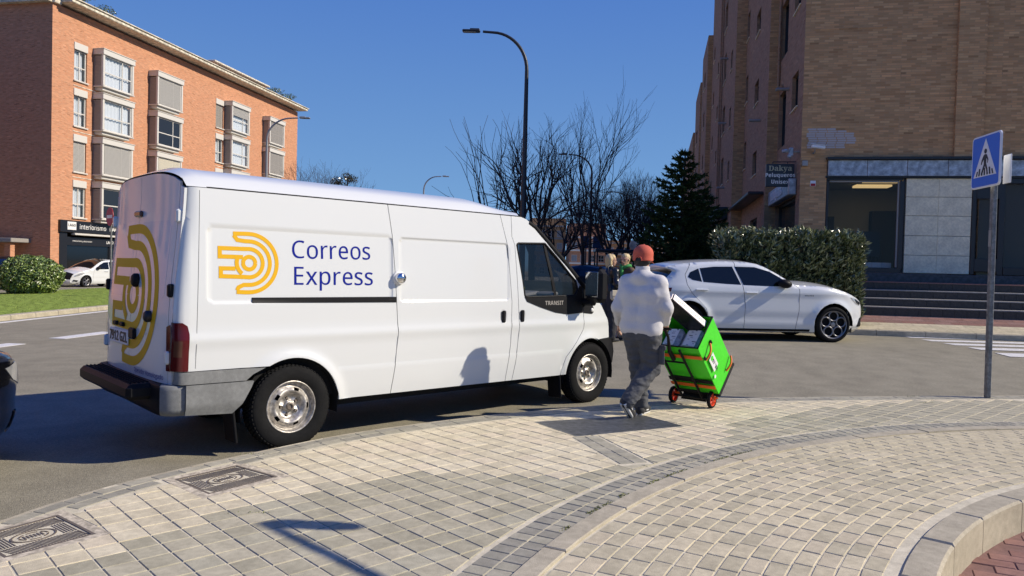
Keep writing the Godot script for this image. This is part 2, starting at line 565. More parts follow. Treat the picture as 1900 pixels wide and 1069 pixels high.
	tri_tex(mat("parcel_black", lin(0.012 * k, 0.012 * k, 0.013 * k), 0.25), T.soft, 0.2, false, T.soft_n, 1.5)
	mat("tape_white", lin(0.70, 0.64, 0.60), 0.4)
	mat("tape_red", lin(0.5, 0.05, 0.04), 0.4)
	# street furniture and plants
	tri_tex(mat("galvanised", lin(0.20 * k, 0.205 * k, 0.20 * k), 0.5, 0.5), T.soft, 0.5, false)
	mat("lamp_dark", lin(0.035, 0.038, 0.045), 0.45, 0.3)
	mat("lamp_grey", lin(0.30, 0.31, 0.32), 0.45, 0.3)
	mat("sign_blue", lin(0.010, 0.13, 0.62), 0.4)
	mat("sign_white", lin(0.76, 0.77, 0.78), 0.4)
	mat("sign_red", lin(0.42, 0.016, 0.02), 0.4)
	tri_tex(mat("bark", lin(0.045 * k, 0.038 * k, 0.032 * k), 0.95), T.stone, 0.4)
	mat("twig", lin(0.042, 0.034, 0.03), 0.95)
	var leafy := {"vertex_color_use_as_albedo": true, "backlight": Color(0.16, 0.2, 0.06), "metallic_specular": 0.7}
	mat("leaf_hedge", Color(1, 1, 1), 0.26, 0, leafy)
	mat("leaf_bush", Color(1, 1, 1), 0.38, 0, leafy)
	mat("needle", Color(1, 1, 1), 0.75, 0, {"vertex_color_use_as_albedo": true, "backlight": Color(0.08, 0.1, 0.04), "metallic_specular": 0.25})
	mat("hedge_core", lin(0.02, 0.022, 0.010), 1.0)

# ================================================================ ground
const KERB := [Vector2(-2.821, -5.604), Vector2(-2.877, 0.467), Vector2(-2.895, 2.428), Vector2(-2.830, 3.456), Vector2(-2.727, 3.998), Vector2(-2.615, 4.380), Vector2(-2.428, 4.801), Vector2(-2.017, 5.436), Vector2(-1.382, 6.267), Vector2(-0.504, 7.024), Vector2(0.196, 7.491), Vector2(0.897, 7.892), Vector2(1.793, 8.341), Vector2(2.737, 8.658), Vector2(4.231, 8.985), Vector2(6.510, 9.387), Vector2(11.208, 10.181), Vector2(18.680, 11.208)]
const PY := 0.10             # pavement level above the road
const RC := Vector2(6.071, 0.841)     # centre of the curved paving
var kerb_line := PackedVector2Array()

func smooth_line(a: Array, step: int) -> PackedVector2Array:
	var o := PackedVector2Array()
	for i in a.size() - 1:
		var p0: Vector2 = a[maxi(i - 1, 0)]; var p1: Vector2 = a[i]; var p2: Vector2 = a[i + 1]; var p3: Vector2 = a[mini(i + 2, a.size() - 1)]
		for k in step:
			o.append(p1.cubic_interpolate(p2, p0, p3, float(k) / step))
	o.append(a[-1])
	return o

func offset_line(l: PackedVector2Array, d: float) -> PackedVector2Array:
	var o := PackedVector2Array()
	for i in l.size():
		var t := (l[mini(i + 1, l.size() - 1)] - l[maxi(i - 1, 0)]).normalized()
		o.append(l[i] + Vector2(t.y, -t.x) * d)     # to the right of travel: the pavement side
	return o

# signed distance to the kerb line, positive on the pavement side
func kerb_in(p: Vector2) -> float:
	var best := INF
	var sgn := 1.0
	for i in kerb_line.size() - 1:
		var a := kerb_line[i]; var b := kerb_line[i + 1]
		var q := Geometry2D.get_closest_point_to_segment(p, a, b)
		var d := p.distance_squared_to(q)
		if d < best:
			best = d
			sgn = 1.0 if (b - a).cross(p - a) < 0 else -1.0
	return sqrt(best) * sgn

func road_h(x: float, z: float) -> float:
	return 0.27 * ss((z - 9.0) / 5.0) * ss((x + 1.0) / 4.0)

func axis(parts: Array) -> Array:
	var o := []
	for p in parts:
		var t: float = p[0]
		while t < p[1] - 1e-4:
			o.append(t); t += p[2]
	o.append(parts[-1][1])
	return o

func gpt(p: Vector2, y: float) -> Vector3:
	return Vector3(p.x, y, -p.y)

# a flat polygon lying in the ground plane: outline in (x, depth), from y0 up to y1
func slab(mb: MB, poly: PackedVector2Array, y0: float, y1: float, r := 0.0) -> void:
	# the prism's own z axis points up: (x, y) -> (x, depth)
	mb.prism(poly, y1 - y0, Transform3D(Basis(Vector3(1, 0, 0), Vector3(0, 0, -1), Vector3(0, 1, 0)), Vector3(0, y0, 0)), r)

func tile_mesh(w: float, l: float, h: float, r: float, bow := 0.0) -> ArrayMesh:
	var mb := MB.new()
	mb.cbox(Vector3(0, -h / 2, 0), Vector3(w, h, l), r)
	return mb.mesh()

func build_ground() -> void:
	kerb_line = smooth_line(KERB, 5)
	var nz := noise(71, 0.35, FastNoiseLite.TYPE_SIMPLEX_SMOOTH, 3)
	# --- road
	var mb := MB.new()
	var xs := axis([[-400, -60, 85], [-60, -14, 4], [-14, -4.5, 1.0], [-4.5, 8, 0.25], [8, 16, 1.0], [16, 60, 5], [60, 400, 85]])
	var zs := axis([[-30, 2, 4], [2, 11, 0.25], [11, 22, 0.8], [22, 60, 4], [60, 200, 20], [200, 700, 100]])
	var rows := []
	for z in zs:
		var row := []
		for x in xs:
			var y := road_h(x, z)
			if x > -8 and x < 24 and z < 14:
				var d := kerb_in(Vector2(x, z))
				if d > 0.12: y -= 0.7 * ss((d - 0.12) / 0.5)
			row.append(Vector3(x, y, -z))
		rows.append(row)
	mb.sheet(rows)
	for i in mb.v.size():
		var p := mb.v[i]
		var t := 1.0 + 0.16 * nz.get_noise_2d(p.x, p.z * 1.3) + 0.10 * nz.get_noise_2d(p.x * 7.0, p.z * 7.0 + 40.0)
		mb.c[i] = Color(t, t, t)
	struct("road", mb, M.asphalt)
	# worn seams and patches in the road: slightly raised repair strips
	var lanes := MB.new()
	# --- road markings
	for q in [[Vector2(-9.04, 13.18), Vector2(-8.62, 14.02)], [Vector2(-8.66, 14.96), Vector2(-8.52, 16.25)]]:
		pass
	var dash_dir := Vector2(0.10, 0.995).normalized()
	var side := Vector2(dash_dir.y, -dash_dir.x)
	for k in 4:
		var s := Vector2(-8.95, 12.0) + dash_dir * (k * 2.55 - 0.45)
		var m := MB.new()
		var pl := PackedVector2Array([s, s + side * 0.34, s + side * 0.34 + dash_dir * 1.55, s + dash_dir * 1.55])
		slab(m, pl, 0.001, 0.006)
		tag(part(self, "lane_dash", m, M.road_paint), "", "", "", "structure")
	var el := MB.new()
	for i in 24:
		var a := Vector2(-11.76, 14.0 + i * 0.8)
		var b := Vector2(-11.76 - 0.030 * (i + 1) * 0.8, 14.0 + (i + 1) * 0.8)
		a.x = -11.76 - 0.030 * i * 0.8
		slab(el, PackedVector2Array([a, a + Vector2(0.16, 0), b + Vector2(0.16, 0), b]), 0.001, 0.006)
	struct("road_edge_line", el, M.road_paint)
	# zebra crossing on the right
	for k in 6:
		var m := MB.new()
		var z0 := 12.05 + k * 0.80
		var pts := []
		for i in 8:
			pts.append(8.62 + i * 0.7)
		for i in 7:
			var a: float = pts[i]; var b: float = pts[i + 1]
			var za := z0 - (a - 8.6) * 0.05; var zb := z0 - (b - 8.6) * 0.05
			var y := func(x, z): return road_h(x, z) + 0.006
			m.quad(V(a, y.call(a, za), za), V(b, y.call(b, zb), zb), V(b, y.call(b, zb + 0.42), zb + 0.42), V(a, y.call(a, za + 0.42), za + 0.42))
		tag(part(self, "zebra_stripe", m, M.road_paint), "", "", "", "structure")
	build_pavement()
	build_far_pavement()
	build_median()

func hole_polys() -> Array:
	return [
		PackedVector2Array([Vector2(-2.242, 4.819), Vector2(-1.915, 5.286), Vector2(-1.448, 4.978), Vector2(-1.821, 4.446)]),
		PackedVector2Array([Vector2(-2.765, 3.717), Vector2(-2.503, 4.184), Vector2(-2.045, 3.839), Vector2(-2.354, 3.418)]),
		PackedVector2Array([Vector2(0.234, 6.958), Vector2(1.345, 7.416), Vector2(1.635, 6.940), Vector2(0.588, 6.389)])]

func build_pavement() -> void:
	# bed of mortar under everything
	var nz := noise(83, 1.4, FastNoiseLite.TYPE_SIMPLEX_SMOOTH, 3)
	var bed := MB.new()
	var inner := offset_line(kerb_line, 0.0)
	var outline := PackedVector2Array()
	for i in inner.size(): outline.append(inner[i])
	# inner boundary along the lower kerb on the right
	var arc := PackedVector2Array()
	for i in 41:
		var a := deg_to_rad(60.0 + i * 3.3)
		arc.append(RC + Vector2(cos(a), sin(a)) * 4.857)
	outline.append(Vector2(18.680, 5.604))
	outline.append(Vector2(10.274, 5.324))
	for p in arc: outline.append(p)
	outline.append(Vector2(1.121, -5.604))
	slab(bed, outline, -0.30, PY - 0.0045)
	for i in bed.v.size():
		bed.c[i] = Color(1, 1, 1)
	var pav := inst(self, "pavement", bed.mesh(), M.mortar)
	pav.set_meta("kind", "structure")
	var tops := []     # [distance, kind, polygon or null, centre, angle, mesh key]
	var meshes := {"sq": [], "pav": [], "small": []}
	var r := RandomNumberGenerator.new()
	r.seed = 404
	for q in 3:
		meshes.sq.append(tile_mesh(0.1465 - q * 0.0012, 0.1465 - q * 0.0008, 0.035, 0.0035))
		meshes.pav.append(tile_mesh(0.193 - q * 0.002, 0.0925 - q * 0.001, 0.035, 0.003))
		meshes.small.append(tile_mesh(0.110 - q * 0.001, 0.0925 - q * 0.001, 0.035, 0.003))
	var e1 := Vector2(0.680, 0.640).normalized()
	var e2 := Vector2(e1.y, -e1.x)
	var org := Vector2(-2.159, 3.946)
	var t := 0.1525
	# cream / grey limit along e1 as an e2 value
	var lim := []
	for p in [Vector2(-2.428, 3.138), Vector2(-2.260, 3.306), Vector2(-1.887, 3.661), Vector2(-1.541, 4.362), Vector2(-1.186, 4.773), Vector2(-0.654, 5.118), Vector2(-0.187, 5.184), Vector2(0.224, 5.053), Vector2(0.803, 5.520), Vector2(1.214, 5.838), Vector2(1.821, 6.304), Vector2(2.148, 7.098), Vector2(3.176, 7.986), Vector2(4.670, 8.686), Vector2(8.406, 9.433)]:
		lim.append(Vector2((p - org).dot(e1), (p - org).dot(e2)))
	var band_line := offset_line(kerb_line, 0.268)
	var zone := PackedVector2Array(band_line)
	zone.append(Vector2(18.680, 8.032))
	for i in 50:
		var a := deg_to_rad(70.0 + i * 2.2)
		zone.append(RC + Vector2(cos(a), sin(a)) * 6.837)
	zone.append(Vector2(-0.841, -4.670))
	var holes := hole_polys()
	# dark radial strip
	var s0 := Vector2(0.654, 6.407); var s1 := Vector2(0.934, 5.585); var sw := 0.14
	var sd := (s1 - s0).normalized(); var sn := Vector2(sd.y, -sd.x)
	holes.append(PackedVector2Array([s0 - sn * sw, s0 + sn * sw, s1 + sn * sw + sd * 0.1, s1 - sn * sw + sd * 0.1]))
	var sight := func(p: Vector2) -> bool: return p.y > 2.7 and absf(p.x) < 0.75 * p.y + 1.5
	for i in range(-14, 62):
		for j in range(-22, 40):
			var c := org + e1 * (i + 0.5) * t + e2 * (j + 0.5) * t
			if not sight.call(c): continue
			if kerb_in(c) < 0.1: continue
			if c.distance_to(RC) < 6.63: continue
			var h := t / 2 - 0.0035
			var cell := PackedVector2Array([c - e1 * h - e2 * h, c + e1 * h - e2 * h, c + e1 * h + e2 * h, c - e1 * h + e2 * h])
			var got: Array = Array(Geometry2D.intersect_polygons(cell, zone), TYPE_NIL, "", null)
			for ho in holes:
				var nx := []
				for g in got: nx.append_array(Geometry2D.clip_polygons(g, ho))
				got = nx
			var u := (i + 0.5) * t
			var l := 0.0
			for k in lim.size() - 1:
				if u >= lim[k].x and u < lim[k + 1].x: l = lerpf(lim[k].y, lim[k + 1].y, (u - lim[k].x) / (lim[k + 1].x - lim[k].x))
			if u < lim[0].x: l = lim[0].y
			var kind := "cream" if (j + 0.5) * t < l else "grey"
			for g in got:
				var full: bool = g.size() == 4 and absf(poly_area(g)) > t * t * 0.9
				if absf(poly_area(g)) < 0.0012: continue
				tops.append([c.length(), kind, null if full else g, c, atan2(e1.y, e1.x), "sq"])
	# double row of dark pavers along the kerb
	for row in 2:
		var ln := offset_line(kerb_line, 0.084 + row * 0.0985)
		lay_row(tops, ln, 0.195, 0.0925, "dark", "pav", row * 0.1, sight)
	# double row beside the flush kerb, and in the radial strip
	for row in 2:
		var ln := PackedVector2Array()
		for i in 60:
			var a := deg_to_rad(166.0 - i * 1.5)
			ln.append(RC + Vector2(cos(a), sin(a)) * (6.566 + 0.0635 + row * 0.116))
		lay_row(tops, ln, 0.1005, 0.110, "dark", "smallr", 0.02 * row, sight)
	for row in 2:
		lay_row(tops, PackedVector2Array([s0 + sn * (row - 0.5) * 0.117, s1 + sd * 0.05 + sn * (row - 0.5) * 0.117]), 0.1005, 0.110, "dark", "smallr", 0.0, sight)
	# curved field of small pavers
	for row in 14:
		var rad := 6.435 - 0.052 - row * 0.0995
		if rad < 5.062: break
		var ln := PackedVector2Array()
		for i in 90:
			var a := deg_to_rad(168.0 - i * 1.0)
			ln.append(RC + Vector2(cos(a), sin(a)) * rad)
		lay_row(tops, ln, 0.2015, 0.0925, "warm", "pav", fposmod(row * 0.0113, 0.05), sight)
	tops.sort_custom(func(a, b): return a[0] < b[0])
	var counts := {}
	var rest := {}
	var tnz := noise(91, 0.5, FastNoiseLite.TYPE_SIMPLEX_SMOOTH, 2)
	for q in tops:
		var kind: String = q[1]
		var nm: String = {"cream": "cream_tile", "grey": "grey_tile", "dark": "edge_paver", "warm": "small_paver"}[kind]
		var y := r.randf_range(-0.0012, 0.0012)
		var variant := clampi(int(round(1.5 + 1.6 * tnz.get_noise_2d(q[3].x * 1.4, q[3].y * 1.4) + r.randfn(0, 0.75))), 0, 3)
		var m: Mesh
		var xf: Transform3D
		if q[2] == null:
			m = meshes[{"sq": "sq", "pav": "pav", "smallr": "small"}[q[5]]][r.randi() % 3]
			var ang: float = q[4] + (PI / 2 if q[5] == "smallr" else 0.0)
			xf = Transform3D(Basis(Vector3.UP, ang + r.randfn(0, 0.006)) * Basis(Vector3.RIGHT, r.randfn(0, 0.004)) * Basis(Vector3.BACK, r.randfn(0, 0.004)), gpt(q[3], PY + y))
		else:
			var pm := MB.new()
			slab(pm, q[2], -0.03, 0.0, 0.0025)
			m = pm.mesh()
			xf = Transform3D(Basis.IDENTITY, Vector3(0, PY + y, 0))
		counts[nm] = counts.get(nm, 0) + 1
		if counts[nm] <= 300:
			var o := inst(pav, nm, m, M["%s_%d" % [kind, variant]])
			o.transform = xf
		else:
			if not rest.has(kind): rest[kind] = SurfaceTool.new(); rest[kind].begin(Mesh.PRIMITIVE_TRIANGLES)
			var st: SurfaceTool = rest[kind]
			st.append_from(m, 0, xf)
	for kind in rest:
		var o := inst(pav, {"cream": "far_cream_tiles", "grey": "far_grey_tiles", "dark": "far_edge_pavers", "warm": "far_small_pavers"}[kind], rest[kind].commit(), M["%s_0" % kind])
		o.set_meta("kind", "stuff")
	# concrete edging along the road
	var ed := MB.new()
	var l0 := kerb_line; var l1 := offset_line(kerb_line, 0.032)
	for i in range(12, l0.size() - 1):
		slab(ed, PackedVector2Array([l0[i], l0[i + 1], l1[i + 1], l1[i]]), -0.2, PY - 0.003 + 0.004 * nz.get_noise_1d(i * 3.0))
	part(pav, "edging", ed, M.kerb)
	# flush kerb stones of the curved field
	var r2 := RandomNumberGenerator.new(); r2.seed = 7
	var a0 := 168.0
	while a0 > 74.0:
		var a1 := a0 - 7.3
		var ks := MB.new()
		var pl := PackedVector2Array()
		for k in 5: pl.append(RC + Vector2.from_angle(deg_to_rad(lerpf(a0 - 0.06, a1 + 0.06, k / 4.0))) * 6.571)
		for k in 5: pl.append(RC + Vector2.from_angle(deg_to_rad(lerpf(a1 + 0.06, a0 - 0.06, k / 4.0))) * 6.449)
		slab(ks, pl, -0.2, PY + 0.008 + r2.randf_range(-0.003, 0.005), 0.006)
		part(pav, "flush_kerb_stone", ks, M.kerb)
		a0 = a1
	# raised kerb at the lower right, and the red paving below it
	a0 = 170.0
	while a0 > 88.0:
		var a1 := a0 - 7.6
		var ks := MB.new()
		var gap := 0.05
		var pl := PackedVector2Array()
		for k in 5: pl.append(RC + Vector2.from_angle(deg_to_rad(lerpf(a0 - gap, a1 + gap, k / 4.0))) * 4.983)
		for k in 5: pl.append(RC + Vector2.from_angle(deg_to_rad(lerpf(a1 + gap, a0 - gap, k / 4.0))) * 4.815)
		slab(ks, pl, -0.2, PY + 0.006 + 0.004 * sin(a0), 0.014)
		part(pav, "kerb_stone", ks, M.kerb)
		a0 = a1
	var low := MB.new()
	var lp := PackedVector2Array()
	for i in 41: lp.append(RC + Vector2.from_angle(deg_to_rad(88.0 + i * 2.2)) * 4.82)
	lp.append(Vector2(2.802, -2.802)); lp.append(Vector2(11.208, -2.802)); lp.append(Vector2(11.208, 5.604))
	slab(low, lp, -0.5, PY - 0.205)
	var lower := inst(self, "sunken_pavement", low.mesh(), M.red_2)
	lower.set_meta("kind", "structure")
	var bricks := [tile_mesh(0.232, 0.112, 0.03, 0.004), tile_mesh(0.229, 0.110, 0.03, 0.004)]
	var d1 := Vector2(0.841, -0.402).normalized(); var d2 := Vector2(-d1.y, d1.x)
	for i in range(-16, 16):
		for j in range(-24, 24):
			var c := Vector2(3.082, 4.016) + d1 * ((i + (0.5 if j % 2 else 0.0)) * 0.238) + d2 * (j * 0.117)
			if c.distance_to(RC) > 4.764 or c.x > 0.70 * c.y + 0.5 or c.y < 2.9: continue
			var o := inst(lower, "paving_brick", bricks[r2.randi() % 2], M["red_%d" % (r2.randi() % 4)])
			o.transform = Transform3D(Basis(Vector3.UP, atan2(d1.y, d1.x)), gpt(c, PY - 0.199 + r2.randf_range(-0.0015, 0.0015)))
	# manhole covers in their concrete frames
	var labs := ["rusty square manhole cover set in cream tiles behind the van's rear wheel", "rusty square manhole cover cut by the left picture edge"]
	for k in 2:
		manhole(holes[k], labs[k])
	grate(holes[2])
	# moss and weeds in the joint by the flush kerb, and at the foot of the raised kerb
	var moss := MB.new()
	for i in 900:
		var a := deg_to_rad(r2.randf_range(128.0, 152.0))
		var p := RC + Vector2.from_angle(a) * (6.59 + r2.randfn(0, 0.012))
		if nz.get_noise_2d(p.x * 2.0, p.y * 2.0) < 0.0: continue
		blade(moss, gpt(p, PY + 0.002), r2.randf_range(0.005, 0.012), 0.010, r2, lin(0.16, 0.17, 0.05), lin(0.28, 0.29, 0.10))
	tag(part(self, "moss", moss, M.grass_blade), "green moss in the joint beside the flush curved kerb", "moss", "", "stuff")
	var weed := MB.new()
	for cl in [[154.5, 0.10, 260], [151.0, 0.07, 130], [147.0, 0.05, 60], [140.5, 0.05, 50]]:
		for i in cl[2]:
			var p := RC + Vector2.from_angle(deg_to_rad(cl[0] + r2.randfn(0, 0.7))) * (4.763 + r2.randfn(0, 0.025))
			blade(weed, gpt(p, PY - 0.20), r2.randf_range(0.02, 0.07), 0.012, r2, lin(0.07, 0.12, 0.02), lin(0.22, 0.30, 0.07))
	for p0 in [Vector2(-1.448, 4.222), Vector2(-1.887, 5.529), Vector2(4.950, 9.078), Vector2(6.445, 9.247), Vector2(6.725, 9.340), Vector2(4.857, 8.639)]:
		for i in 26:
			var p: Vector2 = p0 + Vector2(r2.randfn(0, 0.06), r2.randfn(0, 0.012))
			blade(weed, gpt(p, PY - 0.003), r2.randf_range(0.005, 0.014), 0.010, r2, lin(0.16, 0.20, 0.05), lin(0.30, 0.34, 0.12))
	tag(part(self, "weeds", weed, M.grass_blade), "small weeds at the foot of the raised kerb and in joints", "weeds", "", "stuff")

func poly_area(p: PackedVector2Array) -> float:
	var a := 0.0
	for i in p.size(): a += p[i].cross(p[(i + 1) % p.size()])
	return a / 2.0

func blade(mb: MB, p: Vector3, h: float, w: float, r: RandomNumberGenerator, c0: Color, c1: Color) -> void:
	var a := r.randf() * TAU
	var s := Vector3(cos(a), 0, sin(a)) * w / 2
	var lean := Vector3(r.randfn(0, 0.45), 1, r.randfn(0, 0.45)).normalized() * h
	mb.col = c0.lerp(c1, r.randf()).srgb_to_linear()
	mb.tri(p - s, p + s, p + lean)

func lay_row(tops: Array, ln: PackedVector2Array, step: float, width: float, kind: String, mesh: String, start: float, sight: Callable) -> void:
	var run := start + step / 2
	var acc := 0.0
	for i in ln.size() - 1:
		var a := ln[i]; var b := ln[i + 1]
		var d := a.distance_to(b)
		while run <= acc + d:
			var c := a.lerp(b, (run - acc) / d)
			if sight.call(c) and not in_hole(c):
				tops.append([c.length(), kind, null, c, atan2(b.y - a.y, b.x - a.x), mesh])
			run += step
		acc += d

func in_hole(c: Vector2) -> bool:
	for h in hole_polys():
		if Geometry2D.is_point_in_polygon(c, h): return true
	return false

func quad_at(h: PackedVector2Array, s: float, t: float) -> Vector2:
	return h[0].lerp(h[1], s).lerp(h[3].lerp(h[2], s), t)

func manhole(h: PackedVector2Array, label: String) -> void:
	var c := quad_at(h, 0.5, 0.5)
	var o := thing("manhole_cover", label, "manhole cover", gpt(c, PY), 0.0, "square manhole covers in the pavement")
	var off := Transform3D(Basis.IDENTITY, -gpt(c, 0.0))
	var q := func(s, t): return quad_at(h, s, t)
	var fr := MB.new(); fr.x = off
	# rough concrete surround
	for e in [[0, 0, 1, 0.10], [0, 0.90, 1, 1], [0, 0.10, 0.10, 0.90], [0.90, 0.10, 1, 0.90]]:
		slab(fr, PackedVector2Array([q.call(e[0], e[1]), q.call(e[2], e[1]), q.call(e[2], e[3]), q.call(e[0], e[3])]), -0.03, -0.0005)
	part(o, "concrete_surround", fr, M.concrete)
	var bed := MB.new(); bed.x = off
	slab(bed, PackedVector2Array([q.call(0.10, 0.10), q.call(0.90, 0.10), q.call(0.90, 0.90), q.call(0.10, 0.90)]), -0.04, -0.007)
	part(o, "cover_plate", bed, M.iron_bed)
	var rim := MB.new(); rim.x = off
	for e in [[0.10, 0.10, 0.90, 0.13], [0.10, 0.87, 0.90, 0.90], [0.10, 0.13, 0.13, 0.87], [0.87, 0.13, 0.90, 0.87]]:
		slab(rim, PackedVector2Array([q.call(e[0], e[1]), q.call(e[2], e[1]), q.call(e[2], e[3]), q.call(e[0], e[3])]), -0.02, 0.0)
	part(o, "rim", rim, M.iron)
	# raised ribs, at a slant on one half and crossing on the other, round a central emblem
	var ribs := MB.new(); ribs.x = off
	for k in 26:
		var f := 0.14 + k * 0.0275
		for part_ in [[0.15, 0.33], [0.67, 0.85]]:
			slab(ribs, PackedVector2Array([q.call(f, part_[0]), q.call(f + 0.011, part_[0]), q.call(minf(f + 0.061, 0.86), part_[1]), q.call(minf(f + 0.05, 0.85), part_[1])]), -0.008, -0.002)
		if f < 0.28 or f > 0.70:
			slab(ribs, PackedVector2Array([q.call(f, 0.35), q.call(f + 0.011, 0.35), q.call(f + 0.011, 0.65), q.call(f, 0.65)]), -0.008, -0.002)
	part(o, "rib_pattern", ribs, M.iron)
	var em := MB.new(); em.x = off
	for k in 24:
		var a0 := TAU * k / 24.0; var a1 := TAU * (k + 1) / 24.0
		for rr in [[0.185, 0.205], [0.12, 0.135]]:
			if rr[0] < 0.15 and k % 4 == 0: continue
			slab(em, PackedVector2Array([q.call(0.5 + cos(a0) * rr[0], 0.5 + sin(a0) * rr[0] * 0.75), q.call(0.5 + cos(a0) * rr[1], 0.5 + sin(a0) * rr[1] * 0.75), q.call(0.5 + cos(a1) * rr[1], 0.5 + sin(a1) * rr[1] * 0.75), q.call(0.5 + cos(a1) * rr[0], 0.5 + sin(a1) * rr[0] * 0.75)]), -0.008, -0.001)
	for k in 6:
		var f := 0.41 + k * 0.032
		slab(em, PackedVector2Array([q.call(f, 0.46), q.call(f + 0.014, 0.46), q.call(f + 0.014, 0.54), q.call(f, 0.54)]), -0.008, -0.001)
	part(o, "emblem", em, M.iron)

func grate(h: PackedVector2Array) -> void:
	var c := quad_at(h, 0.5, 0.5)
	var o := thing("ventilation_grate", "dark steel mesh grate in the pavement under the walking man", "grate", gpt(c, PY))
	var off := Transform3D(Basis.IDENTITY, -gpt(c, 0.0))
	var q := func(s, t): return quad_at(h, s, t)
	var pit := MB.new(); pit.x = off
	slab(pit, PackedVector2Array([q.call(0.0, 0.0), q.call(1, 0.0), q.call(1, 1), q.call(0.0, 1)]), -0.04, -0.0035)
	part(o, "pit", pit, M.black_matte)
	var fr := MB.new(); fr.x = off
	for e in [[0, 0, 1, 0.015], [0, 0.985, 1, 1], [0, 0.015, 0.008, 0.985], [0.992, 0.015, 1, 0.985]]:
		slab(fr, PackedVector2Array([q.call(e[0], e[1]), q.call(e[2], e[1]), q.call(e[2], e[3]), q.call(e[0], e[3])]), -0.03, 0.002)
	part(o, "frame", fr, M.galvanised)
	var bars := MB.new(); bars.x = off
	for k in 64:
		var f := 0.012 + k * 0.0153
		slab(bars, PackedVector2Array([q.call(f, 0.015), q.call(f + 0.0075, 0.015), q.call(f + 0.0075, 0.985), q.call(f, 0.985)]), -0.02, 0.001)
	for k in 36:
		var f := 0.02 + k * 0.0268
		slab(bars, PackedVector2Array([q.call(0.01, f), q.call(0.99, f), q.call(0.99, f + 0.012), q.call(0.01, f + 0.012)]), -0.02, -0.001)
	part(o, "mesh_bars", bars, M.galvanised)

# right-hand frame: s metres along the frontal facade from the corner, d metres in front of it
func fp(s: float, y: float, d: float) -> Vector3:
	var p := Vector2(7.81, 20.5) + FD * s - SD * d
	return V(p.x, y, p.y)

func build_far_pavement() -> void:
	# pavement between the road and the steps, rising to the steps
	var mb := MB.new()
	var rows := []
	var prof := [[3.80, 0.39], [3.2, 0.46], [2.7, 0.56], [2.30, 0.645], [2.10, 0.66], [1.0, 0.66], [-0.2, 0.66]]
	for i in 30:
		var s := -8.0 + i * 1.0
		var row := []
		for q in prof:
			row.append(fp(s, q[1], q[0]))
		rows.append(row)
	mb.sheet(rows, true)
	var walk := inst(self, "far_pavement", mb.mesh(), M.warm_2)
	walk.set_meta("kind", "structure")
	var r := RandomNumberGenerator.new(); r.seed = 31
	# kerb stones
	for i in 28:
		var k := MB.new()
		var s := -8.0 + i
		for q in [[fp(s + 0.005, 0, 3.86), fp(s + 0.995, 0, 3.86), fp(s + 0.995, 0, 3.98), fp(s + 0.005, 0, 3.98)]]:
			var pl := PackedVector2Array()
			for p in q: pl.append(Vector2(p.x, -p.z))
			slab(k, pl, 0.1, 0.395, 0.012)
		part(walk, "kerb_stone", k, M.kerb)
	# slabs: pale near the kerb, red by the steps
	var slope := func(d): 
		for i in prof.size() - 1:
			if d <= prof[i][0] and d >= prof[i + 1][0]: return lerpf(prof[i + 1][1], prof[i][1], (d - prof[i + 1][0]) / (prof[i][0] - prof[i + 1][0]))
		return 0.4
	var n1 := 0
	for i in range(-4, 26):
		for j in 7:
			var d0 := 3.80 - j * 0.21; var d1 := d0 - 0.203
			var s0 := 0.4 + i * 0.36 + (0.18 if j % 2 else 0.0); var s1 := s0 + 0.352
			if s1 > 8.5: continue
			var m := MB.new()
			m.quad(fp(s0, slope.call(d0) + 0.006, d0), fp(s1, slope.call(d0) + 0.006, d0), fp(s1, slope.call(d1) + 0.006, d1), fp(s0, slope.call(d1) + 0.006, d1))
			m.quad(fp(s0, slope.call(d0) - 0.004, d0), fp(s1, slope.call(d0) - 0.004, d0), fp(s1, slope.call(d0) + 0.006, d0), fp(s0, slope.call(d0) + 0.006, d0))
			var kind := "warm" if j < 4 else "red"
			part(walk, "paving_slab", m, M["%s_%d" % [kind, r.randi() % 4]])
			n1 += 1
	# steps of dark tiles with pale nosings
	var st := inst(self, "entrance_steps", step_body(), M.dark_stone)
	st.set_meta("kind", "structure")
	for k in 4:
		var y0 := 0.66 + k * 0.2
		var d := 2.28 - k * 0.31
		for i in 38:
			var s := 0.55 + i * 0.262
			var m := MB.new()
			var a := fp(s + 0.004, y0 + 0.004, d + 0.012); var b := fp(s + 0.258, y0 + 0.004, d + 0.012)
			var e := fp(s + 0.258, y0 + 0.168, d + 0.012); var f := fp(s + 0.004, y0 + 0.168, d + 0.012)
			var back := fp(0, 0, 0) - fp(0, 0, 0.03)
			m.quad(a, b, e, f); m.quad(f, e, e + back * 0.6, f + back * 0.6); m.quad(b, b + back, e + back, e); m.quad(a + back, a, f, f + back)
			part(st, "riser_tile", m, M.dark_tile)
		var nm := MB.new()
		var q := [fp(0.5, 0, d + 0.03), fp(10.5, 0, d + 0.03), fp(10.5, 0, d - 0.28), fp(0.5, 0, d - 0.28)]
		var pl := PackedVector2Array()
		for p in q: pl.append(Vector2(p.x, -p.z))
		slab(nm, pl, y0 + 0.174, y0 + 0.203, 0.008)
		part(st, "tread", nm, M.step_nosing if k < 3 else M.red_1)

func step_body() -> ArrayMesh:
	var mb := MB.new()
	for k in 4:
		var d := 2.28 - k * 0.31
		var q := [fp(0.5, 0, d), fp(10.5, 0, d), fp(10.5, 0, -0.3), fp(0.5, 0, -0.3)]
		var pl := PackedVector2Array()
		for p in q: pl.append(Vector2(p.x, -p.z))
		slab(mb, pl, 0.3 if k == 0 else 0.66 + k * 0.2 - 0.02, 0.66 + k * 0.2 + 0.172)
	# terrace top in front of the shops
	return mb.mesh()

